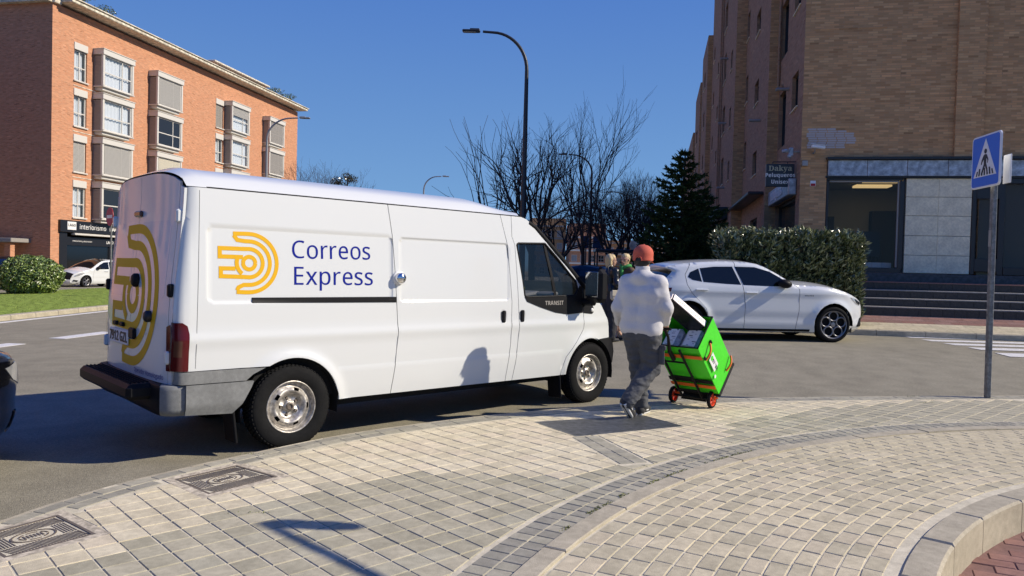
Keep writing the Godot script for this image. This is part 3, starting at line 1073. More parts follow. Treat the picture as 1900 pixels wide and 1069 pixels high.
func build_median() -> void:
	# grass island on the left with a pale kerb
	var g := MB.new()
	var rows := []
	var edge := func(z): return -12.06 - 0.035 * (z - 17.46)
	for i in 20:
		var z := 10.0 + i * 1.6
		var row := []
		for k in 9:
			var x0: float = edge.call(z) - 0.18
			var t := k / 8.0
			row.append(V(lerpf(x0, x0 - 7.6, t), 0.10 + 0.10 * sin(PI * t), z))
		rows.append(row)
	g.sheet(rows, true)
	var lawn := inst(self, "lawn", g.mesh(), M.lawn)
	lawn.set_meta("kind", "structure")
	var r := RandomNumberGenerator.new(); r.seed = 55
	var blades := MB.new()
	for i in 14000:
		var z := 14.0 + 24.0 * pow(r.randf(), 1.3)
		var x0: float = edge.call(z) - 0.16
		var t := pow(r.randf(), 1.25)
		blade(blades, V(x0 - 7.6 * t, 0.09 + 0.10 * sin(PI * t), z), r.randf_range(0.012, 0.035), 0.04, r, lin(0.15, 0.23, 0.04), lin(0.34, 0.42, 0.10))
	tag(part(self, "grass", blades, M.grass_blade), "short green grass on the traffic island at the left", "grass", "", "stuff")
	var kerb := Node3D.new(); kerb.name = "median_kerb"; add_child(kerb); kerb.set_meta("kind", "structure")
	for i in 22:
		var k := MB.new()
		var z := 11.0 + i * 1.0
		var a: float = edge.call(z); var b: float = edge.call(z + 0.985)
		slab(k, PackedVector2Array([Vector2(a, z), Vector2(b, z + 0.985), Vector2(b - 0.28, z + 0.985), Vector2(a - 0.28, z)]), -0.1, 0.12, 0.02)
		part(kerb, "kerb_stone", k, M.kerb)

# ================================================================ buildings
func wall_with_holes(mb: MB, outer: Rect2, holes: Array, to3: Callable, depth: float) -> void:
	# a plane wall cut round rectangular openings, with reveals; to3(a, b, out) -> Vector3
	var xs = [outer.position.x, outer.end.x]
	var ys = [outer.position.y, outer.end.y]
	for h in holes:
		xs.append_array([h.position.x, h.end.x]); ys.append_array([h.position.y, h.end.y])
	xs.sort(); ys.sort()
	for i in xs.size() - 1:
		for j in ys.size() - 1:
			if xs[i + 1] - xs[i] < 1e-4 or ys[j + 1] - ys[j] < 1e-4: continue
			var c = Vector2((xs[i] + xs[i + 1]) / 2, (ys[j] + ys[j + 1]) / 2)
			if not outer.has_point(c): continue
			var open = false
			for h in holes:
				if h.has_point(c): open = true
			if open: continue
			mb.quad(to3.call(xs[i], ys[j], 0.0), to3.call(xs[i + 1], ys[j], 0.0), to3.call(xs[i + 1], ys[j + 1], 0.0), to3.call(xs[i], ys[j + 1], 0.0))
	for h in holes:
		var a: Vector2 = h.position; var b: Vector2 = h.end
		mb.quad(to3.call(a.x, a.y, -depth), to3.call(b.x, a.y, -depth), to3.call(b.x, a.y, 0.0), to3.call(a.x, a.y, 0.0))
		mb.quad(to3.call(a.x, b.y, 0.0), to3.call(b.x, b.y, 0.0), to3.call(b.x, b.y, -depth), to3.call(a.x, b.y, -depth))
		mb.quad(to3.call(a.x, a.y, 0.0), to3.call(a.x, b.y, 0.0), to3.call(a.x, b.y, -depth), to3.call(a.x, a.y, -depth))
		mb.quad(to3.call(b.x, a.y, -depth), to3.call(b.x, b.y, -depth), to3.call(b.x, b.y, 0.0), to3.call(b.x, a.y, 0.0))

# window unit in local axes: x along, y up, z outward; origin lower left corner, w x h
func window_unit(parent: Node, called: String, xf: Transform3D, w: float, h: float, look: String, cross := 2, frame_mat: Material = null) -> MeshInstance3D:
	if frame_mat == null: frame_mat = M.frame_white
	var fr := MB.new(); fr.x = xf
	var t = 0.075
	fr.cbox(Vector3(w / 2, t / 2, 0), Vector3(w, t, 0.08), 0.008)
	fr.cbox(Vector3(w / 2, h - t / 2, 0), Vector3(w, t, 0.08), 0.008)
	fr.cbox(Vector3(t / 2, h / 2, 0), Vector3(t, h - 2 * t, 0.08), 0.008)
	fr.cbox(Vector3(w - t / 2, h / 2, 0), Vector3(t, h - 2 * t, 0.08), 0.008)
	var mull = []
	for k in range(1, cross): mull.append(w * (0.66 if cross == 2 and w > 1.6 else float(k) / cross))
	for m in mull: fr.box(Vector3(m, h / 2, 0.0), Vector3(0.07, h - 2 * t, 0.06))
	if look != "shutter": fr.box(Vector3(w / 2, h * 0.45, -0.002), Vector3(w - 2 * t, 0.07, 0.056))
	var o = part(parent, called, fr, frame_mat)
	var gl := MB.new(); gl.x = xf
	if look == "clear" or look == "curtain" or look == "half":
		gl.quad(Vector3(t, t, 0), Vector3(w - t, t, 0), Vector3(w - t, h - t, 0), Vector3(t, h - t, 0))
		part(o, "pane", gl, M.pane_window if look != "clear" else M.pane)
	if look == "curtain" or look == "half":
		var cu := MB.new(); cu.x = xf
		var rows = []
		for i in 2:
			var row = []
			for j in 41:
				var f = j / 40.0
				row.append(Vector3(lerpf(t, w - t, f), lerpf(t, h - t, i), -0.16 + 0.035 * sin(f * w * 21.0 + sin(f * 9.0) * 1.5)))
			rows.append(row)
		cu.sheet(rows, false)
		part(o, "curtain", cu, M.curtain)
	if look == "shutter" or look == "half" or look == "dark_shutter":
		var sl := MB.new(); sl.x = xf
		var y0 = t if look != "half" else h * 0.62
		var n = int((h - t - y0) / 0.075)
		for k in n:
			sl.cbox(Vector3(w / 2, y0 + 0.04 + k * 0.075, 0.05), Vector3(w - 2 * t, 0.066, 0.022), 0.006, Basis(Vector3.RIGHT, -0.18))
		var sm: Material = M.shutter_grey
		if look == "dark_shutter": sm = M.frame_grey
		part(o, "shutter", sl, sm)
		var bk := MB.new(); bk.x = xf
		bk.box(Vector3(w / 2, (y0 + h - t) / 2, 0.0), Vector3(w - 2 * t, h - t - y0, 0.03))
		part(o, "shutter_back", bk, M.dark_frame)
	return o

func build_left_building() -> void:
	var th = atan2(SD.y, SD.x)
	var b = thing("brick_apartment_building", "orange brick apartment block with projecting bay windows and pale overhanging cornice", "building", V(-29.12, -0.05, 47.0), th)
	# openings on the long face
	var holes = []
	var small = []
	var tops = [15.65, 12.68, 9.70, 6.72]
	for r in 4:
		small.append([1.80, tops[r], 1.12]); small.append([17.70, tops[r], 1.12])
	for s in small: holes.append(Rect2(s[0], s[1] - 2.45, s[2], 2.45))
	holes.append(Rect2(0.70, 0.3, 6.6, 3.70))
	holes.append(Rect2(9.5, 0.3, 6.0, 3.4))
	holes.append(Rect2(18.0, 0.3, 6.0, 3.4))
	holes.append(Rect2(26.0, 0.3, 5.0, 3.4))
	var w := MB.new()
	wall_with_holes(w, Rect2(0.0, 0.0, 32.5, 17.55), holes, func(a, y, o): return Vector3(a, y, o), 0.22)
	# end face towards the camera, back and far end
	wall_with_holes(w, Rect2(0.0, 0.0, 18.0, 17.55), [Rect2(3.6, 0.3, 3.6, 2.2)], func(a, y, o): return Vector3(-o, y, a - 18.0), 0.5)
	w.quad(Vector3(32.5, 0, 0), Vector3(32.5, 0, -18), Vector3(32.5, 17.55, -18), Vector3(32.5, 17.55, 0))
	w.quad(Vector3(0, 17.55, 0), Vector3(32.5, 17.55, 0), Vector3(32.5, 17.55, -18), Vector3(0, 17.55, -18))
	w.quad(Vector3(32.5, 0, -18), Vector3(0, 0, -18), Vector3(0, 17.55, -18), Vector3(32.5, 17.55, -18))
	part(b, "wall", w, M.brick_orange)
	var co := MB.new()
	co.cbox(Vector3(16.75, 17.84, 0.10), Vector3(32.4, 0.22, 1.7), 0.04)
	co.cbox(Vector3(16.75, 17.99, 0.30), Vector3(32.6, 0.08, 1.5), 0.02)
	part(b, "cornice", co, M.cornice)
	var rc := MB.new()
	rc.cbox(Vector3(-0.10, 17.65, -9.0), Vector3(0.5, 0.2, 18.0), 0.02)
	rc.cbox(Vector3(0.25, 17.66, -0.15), Vector3(0.55, 0.25, 0.7), 0.02)
	part(b, "parapet_cap", rc, M.cornice)
	# plain windows
	var looks = {1.80: ["half", "curtain", "shutter", "curtain"], 17.70: ["dark_shutter", "curtain", "shutter", "curtain"]}
	for s in small:
		var r = 0
		for k in 4:
			if tops[k] == s[1]: r = k
		var lk: String = looks[s[0]][r]
		if lk == "half": lk = "curtain"
		window_unit(b, "window", Transform3D(Basis.IDENTITY, Vector3(s[0], s[1] - 2.45, -0.13)), s[2], 1.98, lk, 2)
		var hd := MB.new()
		hd.cbox(Vector3(s[0] + s[2] / 2, s[1] - 0.235, 0.0), Vector3(s[2] + 0.06, 0.46, 0.12), 0.015)
		part(b, "window_header", hd, M.frame_white)
		var sil := MB.new()
		sil.cbox(Vector3(s[0] + s[2] / 2, s[1] - 2.49, 0.03), Vector3(s[2] + 0.14, 0.09, 0.16), 0.015)
		part(b, "window_sill", sil, M.frame_white)
		var sb := MB.new()
		sb.cbox(Vector3(s[0] + s[2] / 2 + 0.35, s[1] - 2.80, 0.01), Vector3(s[2] + 0.85, 0.05, 0.04), 0.01)
		part(b, "string_course", sb, M.cornice)
	# bay windows
	var bays = [[3.50, 3.0, ["curtain", "curtain", "shutter", "clear"]], [9.08, 3.0, ["shutter", "clear", "cream", "clear"]], [19.0, 2.9, ["half", "curtain", "shutter", "curtain"]], [25.5, 2.9, ["dark_shutter", "dark_shutter", "clear", "curtain"]]]
	for bay in bays:
		for r in 4:
			if r == 3 and bay[0] > 8.0 and bay[0] < 9.5: pass
			bay_window(b, bay[0], tops[r] + 0.05, bay[1], bay[2][r])
	shop_front(b)
	# other ground floor shops, mostly hidden
	for x0 in [9.5, 18.0, 26.0]:
		var g := MB.new()
		g.box(Vector3(x0 + 2.9, 1.9, -0.35), Vector3(5.9, 3.3, 0.1))
		part(b, "shop_window", g, M.glass_dark)
	# porch at the end face
	var cn := MB.new()
	cn.cbox(Vector3(-0.75, 2.62, -3.6), Vector3(1.5, 0.26, 4.4), 0.03)
	part(b, "porch_canopy", cn, M.frame_grey)
	var pc := MB.new()
	pc.cbox(Vector3(-1.1, 1.25, -1.9), Vector3(0.35, 2.45, 0.45), 0.02)
	part(b, "porch_pillar", pc, M.brick_orange)
	var pd := MB.new()
	pd.box(Vector3(0.35, 1.4, -12.6), Vector3(0.1, 2.2, 3.6))
	part(b, "porch_door", pd, M.dark_frame)
	# roof: penthouse with windows, planters
	var ph := MB.new()
	ph.box(Vector3(24.3, 18.6, -3.8), Vector3(8.6, 1.5, 4.0))
	part(b, "penthouse", ph, M.brick_orange)
	var pr := MB.new()
	pr.cbox(Vector3(24.3, 19.40, -3.6), Vector3(9.6, 0.16, 4.6), 0.03)
	part(b, "penthouse_roof", pr, M.cornice)
	for k in 4:
		window_unit(b, "penthouse_window", Transform3D(Basis.IDENTITY, Vector3(20.3 + k * 2.05, 18.15, -1.76)), 1.9, 1.1, "clear", 2)
	var r = RandomNumberGenerator.new(); r.seed = 12
	var plants = [["roof shrub over the left end of the cornice", 2.4, 1.6, 0.9, 19.0, -0.5], ["roof shrub beside the end wall top", 0.8, 1.1, 0.8, 18.7, -1.0], ["sparse roof plant further along the cornice", 4.9, 0.8, 0.5, 18.6, -0.3], ["low planter greenery on the far roof end", 30.2, 1.3, 0.45, 18.6, -0.1], ["planter greenery in front of the penthouse", 27.6, 1.2, 0.4, 18.6, -0.1]]
	for p in plants:
		var pos = b.transform * Vector3(p[1], p[4] - 0.4, p[5])
		var o = thing("roof_plant", "green " + p[0] + " of the orange brick block", "plant", pos, 0.0, "plants on the roof terrace")
		var f := MB.new()
		leaf_cloud(f, Vector3(0, 0.45, 0), Vector3(p[2], p[3], 0.8), 900 if p[3] > 0.6 else 350, 0.16, r, lin(0.05, 0.08, 0.02), lin(0.16, 0.20, 0.05))
		part(o, "foliage", f, M.leaf_hedge)
		var stm := MB.new()
		for k in 4: stm.tube([Vector3(k * 0.2 - 0.3, -0.1, 0), Vector3(k * 0.25 - 0.35, 0.5, 0)], [0.03, 0.015], 5)
		part(o, "stem", stm, M.bark)
	# sunlit block beyond the left picture edge, mirrored in the van's rear doors
	var b2 = thing("brick_apartment_building", "orange brick block outside the left picture edge, mirrored in the van doors", "building", V(-37.0, -0.05, 8.0), th)
	var w2 := MB.new()
	var h2 = []
	for i in 6:
		for j in 4: h2.append(Rect2(2.0 + i * 4.2, 4.5 + j * 3.0, 2.2, 1.9))
	wall_with_holes(w2, Rect2(0, 0, 27, 17), h2, func(a, y, o): return Vector3(a, y, o), 0.2)
	w2.quad(Vector3(0, 0, -12), Vector3(0, 0, 0), Vector3(0, 17, 0), Vector3(0, 17, -12))
	w2.quad(Vector3(27, 0, 0), Vector3(27, 0, -12), Vector3(27, 17, -12), Vector3(27, 17, 0))
	w2.quad(Vector3(0, 17, 0), Vector3(27, 17, 0), Vector3(27, 17, -12), Vector3(0, 17, -12))
	part(b2, "wall", w2, M.brick_orange)
	for h in h2:
		window_unit(b2, "window", Transform3D(Basis.IDENTITY, Vector3(h.position.x, h.position.y, -0.12)), 2.2, 1.9, "clear", 2)

func bay_window(b: Node3D, x0: float, top: float, w: float, look: String) -> void:
	var p = 0.75
	var h = 2.55
	var y0 = top - h
	var sh := MB.new()
	# floor slab, stepped underneath
	sh.cbox(Vector3(x0 + w / 2, y0 + 0.04, p / 2 + 0.01), Vector3(w + 0.06, 0.08, p + 0.06), 0.012)
	sh.cbox(Vector3(x0 + w / 2 - 0.05, y0 - 0.10, p / 2 - 0.08), Vector3(w - 0.35, 0.18, p - 0.12), 0.012)
	# corner posts
	for sx in [0.0, 1.0]:
		sh.cbox(Vector3(x0 + 0.085 + (w - 0.17) * sx, y0 + h / 2 - 0.14, p - 0.08), Vector3(0.17, h - 0.50, 0.16), 0.012)
	var o = part(b, "bay_window", sh, M.frame_white)
	var hd := MB.new()
	hd.cbox(Vector3(x0 + w / 2, top - 0.22, p / 2 + 0.02), Vector3(w + 0.10, 0.36, p + 0.10), 0.02)
	hd.cbox(Vector3(x0 + w / 2, top - 0.02, p / 2 + 0.03), Vector3(w + 0.18, 0.06, p + 0.16), 0.012)
	part(o, "header", hd, M.frame_white)
	# side panels: brown grey boards towards the camera, glass on top
	for sx in [0.0, 1.0]:
		var sp := MB.new()
		var xx = x0 + 0.05 + (w - 0.10) * sx
		for k in 20:
			sp.cbox(Vector3(xx, y0 + 0.14 + k * 0.1, (p - 0.16) / 2), Vector3(0.05, 0.088, p - 0.16), 0.008)
		part(o, "side_shutter", sp, M.frame_grey)
	var lk = look
	if look == "cream": lk = "shutter"
	var xf = Transform3D(Basis.IDENTITY, Vector3(x0 + 0.17, y0 + 0.09, p - 0.10))
	window_unit2(o, xf, w - 0.34, h - 0.50, lk, look == "cream")

# the window of a bay: its pieces are sub-parts of the bay
func window_unit2(o: Node, xf: Transform3D, w: float, h: float, look: String, cream: bool) -> void:
	var tmp = Node3D.new()
	var u = window_unit(tmp, "frame", xf, w, h, look, 2)
	tmp.remove_child(u)
	var kids = u.get_children()
	for k in kids:
		u.remove_child(k)
	o.add_child(u, true)
	for k in kids:
		if cream and String(k.name).begins_with("shutter") and k.name != "shutter_back": k.material_override = M.shutter_cream
		o.add_child(k, true)
	tmp.free()

func shop_front(b: Node3D) -> void:
	# black framed interiors shop at the foot of the block
	var fr := MB.new()
	fr.cbox(Vector3(4.0, 3.66, 0.06), Vector3(6.75, 0.78, 0.22), 0.02)
	fr.cbox(Vector3(1.05, 1.7, -0.05), Vector3(0.65, 3.1, 0.12), 0.015)
	fr.cbox(Vector3(7.15, 1.7, -0.05), Vector3(0.25, 3.1, 0.12), 0.015)
	fr.cbox(Vector3(4.0, 2.72, -0.12), Vector3(5.6, 0.55, 0.10), 0.015)
	var o = part(b, "shop_front", fr, M.sign_black)
	var gl := MB.new()
	gl.box(Vector3(4.0, 1.4, -0.22), Vector3(6.0, 2.3, 0.02))
	part(o, "shop_glass", gl, M.glass_dark)
	var ln := MB.new()
	ln.cbox(Vector3(4.45, 3.18, 0.10), Vector3(5.4, 0.13, 0.32), 0.02)
	part(o, "awning_rail", ln, M.frame_white)
	var logo := MB.new()
	logo.cbox(Vector3(1.55, 3.70, 0.18), Vector3(0.74, 0.52, 0.03), 0.005)
	part(o, "logo_panel", logo, M.white_letters)
	var lt = inst(o, "logo_text", text_mesh("LAGO", 0.24, 0.01, "Droid Sans", true), M.sign_black)
	lt.position = Vector3(1.55, 3.74, 0.20)
	for q in [["interiorismo", 3.42, 0.44, false, "i"], ["LAGO", 5.55, 0.46, true, "l"]]:
		var t = inst(o, "lettering", text_mesh(q[0], q[2], 0.02, "Droid Sans", q[3]), M.white_letters)
		t.position = Vector3(q[1], 3.68, 0.18)
	for q in [["interiorismo y decoracion", 2.75, 0.15, false], ["LAGO", 5.3, 0.26, true]]:
		var t = inst(o, "lettering", text_mesh(q[0], q[2], 0.01, "Droid Sans", q[3]), M.white_letters)
		t.position = Vector3(q[1], 2.74, -0.06)

func build_right_building() -> void:
	var th = atan2(SD.y, SD.x)
	var b = thing("brick_office_building", "tall brown brick building with stepped street facade and ground floor shops", "building", V(7.81, 0.0, 20.5), th)
	# frontal facade: plane x = 0, s runs along +z
	var f := MB.new()
	var fo = func(s, y, o): return Vector3(-o, y, s)
	var opens = [Rect2(0.68, 1.69, 1.94, 2.6), Rect2(2.62, 1.69, 1.68, 3.05), Rect2(4.30, 1.69, 9.0, 2.6)]
	wall_with_holes(f, Rect2(0, 0.3, 3.80, 12.7), [Rect2(0.68, 1.69, 3.2, 3.05)], fo, 0.30)
	wall_with_holes(f, Rect2(4.48, 0.3, 10.0, 12.7), [Rect2(4.48, 1.69, 9.0, 3.05)], fo, 0.30)
	wall_with_holes(f, Rect2(3.80, 4.74, 0.68, 8.26), [], func(s, y, o): return Vector3(-o - 0.10, y, s), 0.1)
	f.quad(Vector3(-0.10, 4.74, 3.80), Vector3(0, 4.74, 3.80), Vector3(0, 13, 3.80), Vector3(-0.10, 13, 3.80))
	f.quad(Vector3(0, 4.74, 4.48), Vector3(-0.10, 4.74, 4.48), Vector3(-0.10, 13, 4.48), Vector3(0, 13, 4.48))
	f.quad(Vector3(-0.10, 4.74, 3.80), Vector3(-0.10, 4.74, 4.48), Vector3(0, 4.74, 4.48), Vector3(0, 4.74, 3.80))
	part(b, "front_wall", f, M.brick_brown)
	# proud course line and the whitewashed bricks by the corner
	var cr := MB.new()
	cr.cbox(Vector3(-0.004, 8.26, 1.15), Vector3(0.016, 0.05, 1.85), 0.004)
	part(b, "proud_course", cr, M.brick_brown)
	var ww := MB.new()
	var r = RandomNumberGenerator.new(); r.seed = 99
	for j in 9:
		var y = 5.06 + j * 0.0613
		var len_ = 0.5 + 0.45 * sin(PI * (j + 1.2) / 9.5) + r.randf() * 0.2
		var s = 0.12 + r.randf() * 0.08
		while s < 0.12 + len_ + 0.12:
			ww.cbox(Vector3(-0.001, y, s + 0.11), Vector3(0.010, 0.049, 0.228), 0.002)
			s += 0.245
	part(b, "whitewashed_bricks", ww, M.whitewash)
	# street facade: blocks stepping forward (towards -z), each with its window openings
	var blocks = [[0.0, 4.24, 0.0, 13.0], [4.24, 11.04, 0.343, 13.6], [11.04, 15.2, 0.768, 15.2], [15.2, 25.6, 0.768, 19.4], [25.6, 31.0, 1.05, 16.1], [31.0, 37.0, 1.16, 14.6], [37.0, 52.0, 1.30, 12.3]]
	var wins = [
		[Rect2(0.78, 6.38, 1.02, 1.02), Rect2(0.78, 9.25, 1.02, 1.02), Rect2(2.8, 5.62, 1.30, 1.78), Rect2(2.8, 8.5, 1.30, 1.78), Rect2(0.6, 1.8, 3.6, 2.0)],
		[Rect2(6.72, 5.23, 1.15, 0.86), Rect2(6.72, 7.85, 1.15, 0.84), Rect2(6.72, 10.43, 1.15, 0.83), Rect2(10.1, 5.9, 0.8, 1.1), Rect2(10.1, 8.6, 0.8, 1.1), Rect2(10.1, 11.2, 0.8, 1.1), Rect2(6.0, 1.6, 2.0, 2.0)],
		[Rect2(12.55, 5.73, 0.7, 0.85), Rect2(12.55, 8.08, 0.7, 0.85), Rect2(12.55, 10.6, 0.7, 0.85), Rect2(12.0, 1.6, 3.0, 2.2)],
		[Rect2(15.6, 5.9, 1.3, 1.3), Rect2(15.6, 8.4, 1.3, 1.3), Rect2(15.6, 10.9, 1.3, 1.3), Rect2(15.6, 13.4, 1.3, 1.3), Rect2(20.3, 5.0, 0.8, 0.8), Rect2(20.3, 7.55, 0.8, 0.75), Rect2(20.3, 9.97, 0.8, 0.75), Rect2(20.3, 12.35, 0.8, 0.75), Rect2(23.4, 6.2, 0.9, 0.8), Rect2(23.4, 8.8, 0.9, 0.8), Rect2(23.4, 11.4, 0.9, 0.8), Rect2(23.4, 14.0, 0.9, 0.8), Rect2(17.0, 1.6, 6.0, 2.2)],
		[Rect2(27.5, 5.5, 1.2, 1.0), Rect2(27.5, 8.2, 1.2, 1.0), Rect2(27.5, 10.9, 1.2, 1.0), Rect2(27.5, 13.4, 1.2, 1.0)],
		[Rect2(33.5, 5.5, 1.6, 1.0), Rect2(33.5, 8.2, 1.6, 1.0), Rect2(33.5, 10.9, 1.6, 1.0)],
		[Rect2(40.0, 5.5, 2.0, 1.0), Rect2(40.0, 8.2, 2.0, 1.0), Rect2(45.0, 8.2, 2.0, 1.0)]]
	for k in blocks.size():
		var bl = blocks[k]
		var m := MB.new()
		var z0: float = -bl[2]
		var so = func(a, y, o): return Vector3(a, y, z0 - o)
		# mirrored order so that the face looks towards -z
		var tmp := MB.new()
		wall_with_holes(tmp, Rect2(bl[0], 0.3, bl[1] - bl[0], bl[3] - 0.3), wins[k], so, 0.20)
		for i in range(0, tmp.v.size(), 3):
			m.v.append(tmp.v[i]); m.v.append(tmp.v[i + 2]); m.v.append(tmp.v[i + 1])
			for j in [i, i + 2, i + 1]:
				m.n.append(-tmp.n[j]); m.c.append(tmp.c[j]); m.uv.append(Vector2.ZERO)
		# roof
		m.quad(Vector3(bl[0], bl[3], z0), Vector3(bl[0], bl[3], 14.0), Vector3(bl[1], bl[3], 14.0), Vector3(bl[1], bl[3], z0))
		part(b, "street_wall", m, M.brick_mauve)
		if k > 0:
			# camera-facing return
			var pz: float = -blocks[k - 1][2]
			var rt := MB.new()
			rt.quad(Vector3(bl[0] - 0.003, 0.3, z0), Vector3(bl[0] - 0.003, 0.3, pz), Vector3(bl[0] - 0.003, bl[3], pz), Vector3(bl[0] - 0.003, bl[3], z0))
			if blocks[k - 1][3] < bl[3]:
				rt.quad(Vector3(bl[0] - 0.003, blocks[k - 1][3], pz), Vector3(bl[0] - 0.003, blocks[k - 1][3], 14.0), Vector3(bl[0] - 0.003, bl[3], 14.0), Vector3(bl[0] - 0.003, bl[3], pz))
			part(b, "return_wall", rt, M.brick_brown)
		for wi in wins[k]:
			var gm := MB.new()
			gm.box(Vector3(wi.position.x + wi.size.x / 2, wi.position.y + wi.size.y / 2, z0 + 0.17), Vector3(wi.size.x, wi.size.y, 0.03))
			var wn = part(b, "window", gm, M.pane)
			var fm := MB.new()
			var t = 0.06
			for e in [[wi.size.x / 2, t / 2, wi.size.x, t], [wi.size.x / 2, wi.size.y - t / 2, wi.size.x, t], [t / 2, wi.size.y / 2, t, wi.size.y - 2 * t], [wi.size.x - t / 2, wi.size.y / 2, t, wi.size.y - 2 * t]]:
				fm.box(Vector3(wi.position.x + e[0], wi.position.y + e[1], z0 + 0.135), Vector3(e[2], e[3], 0.05))
			part(wn, "frame", fm, M.dark_frame)
			if wi.size.y < 1.5:
				var sm := MB.new()
				sm.cbox(Vector3(wi.position.x + wi.size.x / 2, wi.position.y - 0.02, z0 + 0.04), Vector3(wi.size.x + 0.06, 0.04, 0.16), 0.008)
				part(wn, "sill", sm, M.stone_panel)
	# closing walls far right and behind
	var bk := MB.new()
	bk.quad(Vector3(0, 0.3, 14.45), Vector3(52, 0.3, 14.45), Vector3(52, 13, 14.45), Vector3(0, 13, 14.45))
	bk.quad(Vector3(52, 0.3, 14.4), Vector3(52, 0.3, -1.3), Vector3(52, 12.3, -1.3), Vector3(52, 12.3, 14.4))
	part(b, "rear_wall", bk, M.brick_brown)
	# drain pipes on the street side
	for q in [[4.05, -0.06, 7.6, 13.0], [16.9, -0.86, 4.2, 19.0], [18.0, -0.86, 4.2, 19.0]]:
		var pm := MB.new()
		pm.tube([Vector3(q[0], q[2], q[1]), Vector3(q[0], q[3], q[1])], [0.045, 0.045], 8)
		if q[0] < 5: pm.tube([Vector3(q[0], q[2], q[1]), Vector3(q[0] - 0.7, q[2] - 0.05, q[1])], [0.045, 0.045], 8)
		part(b, "drain_pipe", pm, M.brick_mauve)
	for q in [[6.0, -0.45, 7.0], [14.6, -0.85, 8.6], [14.6, -0.85, 5.6], [14.6, -0.85, 11.6], [2.3, -0.1, 7.2]]:
		var vm := MB.new()
		vm.tube([Vector3(q[0], q[2], q[1] + 0.1), Vector3(q[0], q[2], q[1] - 0.28)], [0.05, 0.05], 8)
		part(b, "vent_pipe", vm, M.frame_grey)
	# zinc band
	for k in 9:
		var zb := MB.new()
		var s0 = 0.70 + k * 0.995
		zb.cbox(Vector3(-0.03, 4.49, s0 + 0.4925), Vector3(0.10, 0.415, 0.983), 0.006)
		part(b, "zinc_panel", zb, M.zinc)
	var tb := MB.new()
	tb.cbox(Vector3(-0.05, 4.745, 5.2), Vector3(0.24, 0.07, 9.1), 0.01)
	tb.cbox(Vector3(0.02, 4.255, 5.2), Vector3(0.16, 0.05, 9.1), 0.01)
	part(b, "band_trim", tb, M.dark_frame)
	# stone cladding panels
	var ys = [1.70, 2.18, 2.70, 3.23, 3.73, 4.225]
	for j in 5:
		for i in 2:
			var sp := MB.new()
			var s0 = 2.70 + i * 0.80
			sp.cbox(Vector3(0.06, (ys[j] + ys[j + 1]) / 2, s0 + 0.399), Vector3(0.14, ys[j + 1] - ys[j] - 0.010, 0.796), 0.005)
			part(b, "stone_panel", sp, M.stone_panel)
	var sb := MB.new()
	sb.box(Vector3(0.14, 2.98, 3.48), Vector3(0.1, 2.54, 1.66))
	part(b, "panel_backing", sb, M.dark_stone)
	var pl := MB.new()
	pl.cbox(Vector3(-0.03, 1.57, 6.9), Vector3(0.12, 0.23, 13.0), 0.01)
	part(b, "plinth", pl, M.dark_stone)
	# big shop window with the room behind it
	var wf := MB.new()
	for e in [[1.65, 1.75, 1.94, 0.14], [1.65, 4.20, 1.94, 0.06], [0.72, 2.98, 0.06, 2.36], [2.60, 2.98, 0.12, 2.36]]:
		wf.cbox(Vector3(0.06, e[1], e[0]), Vector3(0.12, e[3], e[2]), 0.008)
	var sw = part(b, "shop_window", wf, M.dark_frame)
	var inn := MB.new()
	for e in [[1.65, 4.145, 1.76, 0.05], [2.52, 2.98, 0.05, 2.28]]:
		inn.cbox(Vector3(0.055, e[1], e[0]), Vector3(0.05, e[3], e[2]), 0.006)
	part(sw, "inner_frame", inn, M.frame_grey)
	var gp := MB.new()
	gp.quad(Vector3(0.07, 1.82, 0.75), Vector3(0.07, 1.82, 2.50), Vector3(0.07, 4.12, 2.50), Vector3(0.07, 4.12, 0.75))
	part(sw, "pane", gp, M.pane_clear)
	var room := MB.new()
	room.quad(Vector3(4.6, 1.5, 0.3), Vector3(4.6, 1.5, 6.0), Vector3(4.6, 4.4, 6.0), Vector3(4.6, 4.4, 0.3))
	room.quad(Vector3(0.2, 4.4, 0.3), Vector3(0.2, 4.4, 6.0), Vector3(4.6, 4.4, 6.0), Vector3(4.6, 4.4, 0.3))
	room.quad(Vector3(0.35, 1.5, 0.32), Vector3(4.6, 1.5, 0.32), Vector3(4.6, 4.4, 0.32), Vector3(0.35, 4.4, 0.32))
	room.quad(Vector3(4.6, 1.5, 6.0), Vector3(0.3, 1.5, 6.0), Vector3(0.3, 4.4, 6.0), Vector3(4.6, 4.4, 6.0))
	room.quad(Vector3(0.31, 1.5, 2.7), Vector3(0.31, 1.5, 6.0), Vector3(0.31, 4.4, 6.0), Vector3(0.31, 4.4, 2.7))
	part(b, "shop_room", room, M.interior_wall)
	var fl := MB.new()
	fl.quad(Vector3(0.2, 1.5, 0.3), Vector3(0.2, 1.5, 6.0), Vector3(4.6, 1.5, 6.0), Vector3(4.6, 1.5, 0.3))
	part(b, "shop_floor", fl, M.interior_floor)
	var cab := MB.new()
	cab.box(Vector3(4.3, 2.5, 1.2), Vector3(0.5, 2.0, 1.2))
	cab.box(Vector3(4.3, 2.6, 3.4), Vector3(0.3, 2.2, 0.9))
	cab.box(Vector3(2.6, 1.9, 1.8), Vector3(0.6, 0.8, 1.6))
	cab.box(Vector3(1.2, 1.9, 1.4), Vector3(0.5, 0.8, 0.6))
	cab.box(Vector3(1.0, 2.5, 2.1), Vector3(0.1, 0.7, 0.5))
	cab.tube([Vector3(1.5, 1.5, 2.4), Vector3(1.5, 2.6, 2.4)], [0.18, 0.12], 8)
	part(b, "shop_furniture", cab, M.interior_dark)
	var ct := MB.new()
	for k in 7: ct.cbox(Vector3(0.40, 1.90, 0.88 + k * 0.25), Vector3(0.05, 0.14, 0.244), 0.004)
	part(b, "window_shelf", ct, M.plate_white)
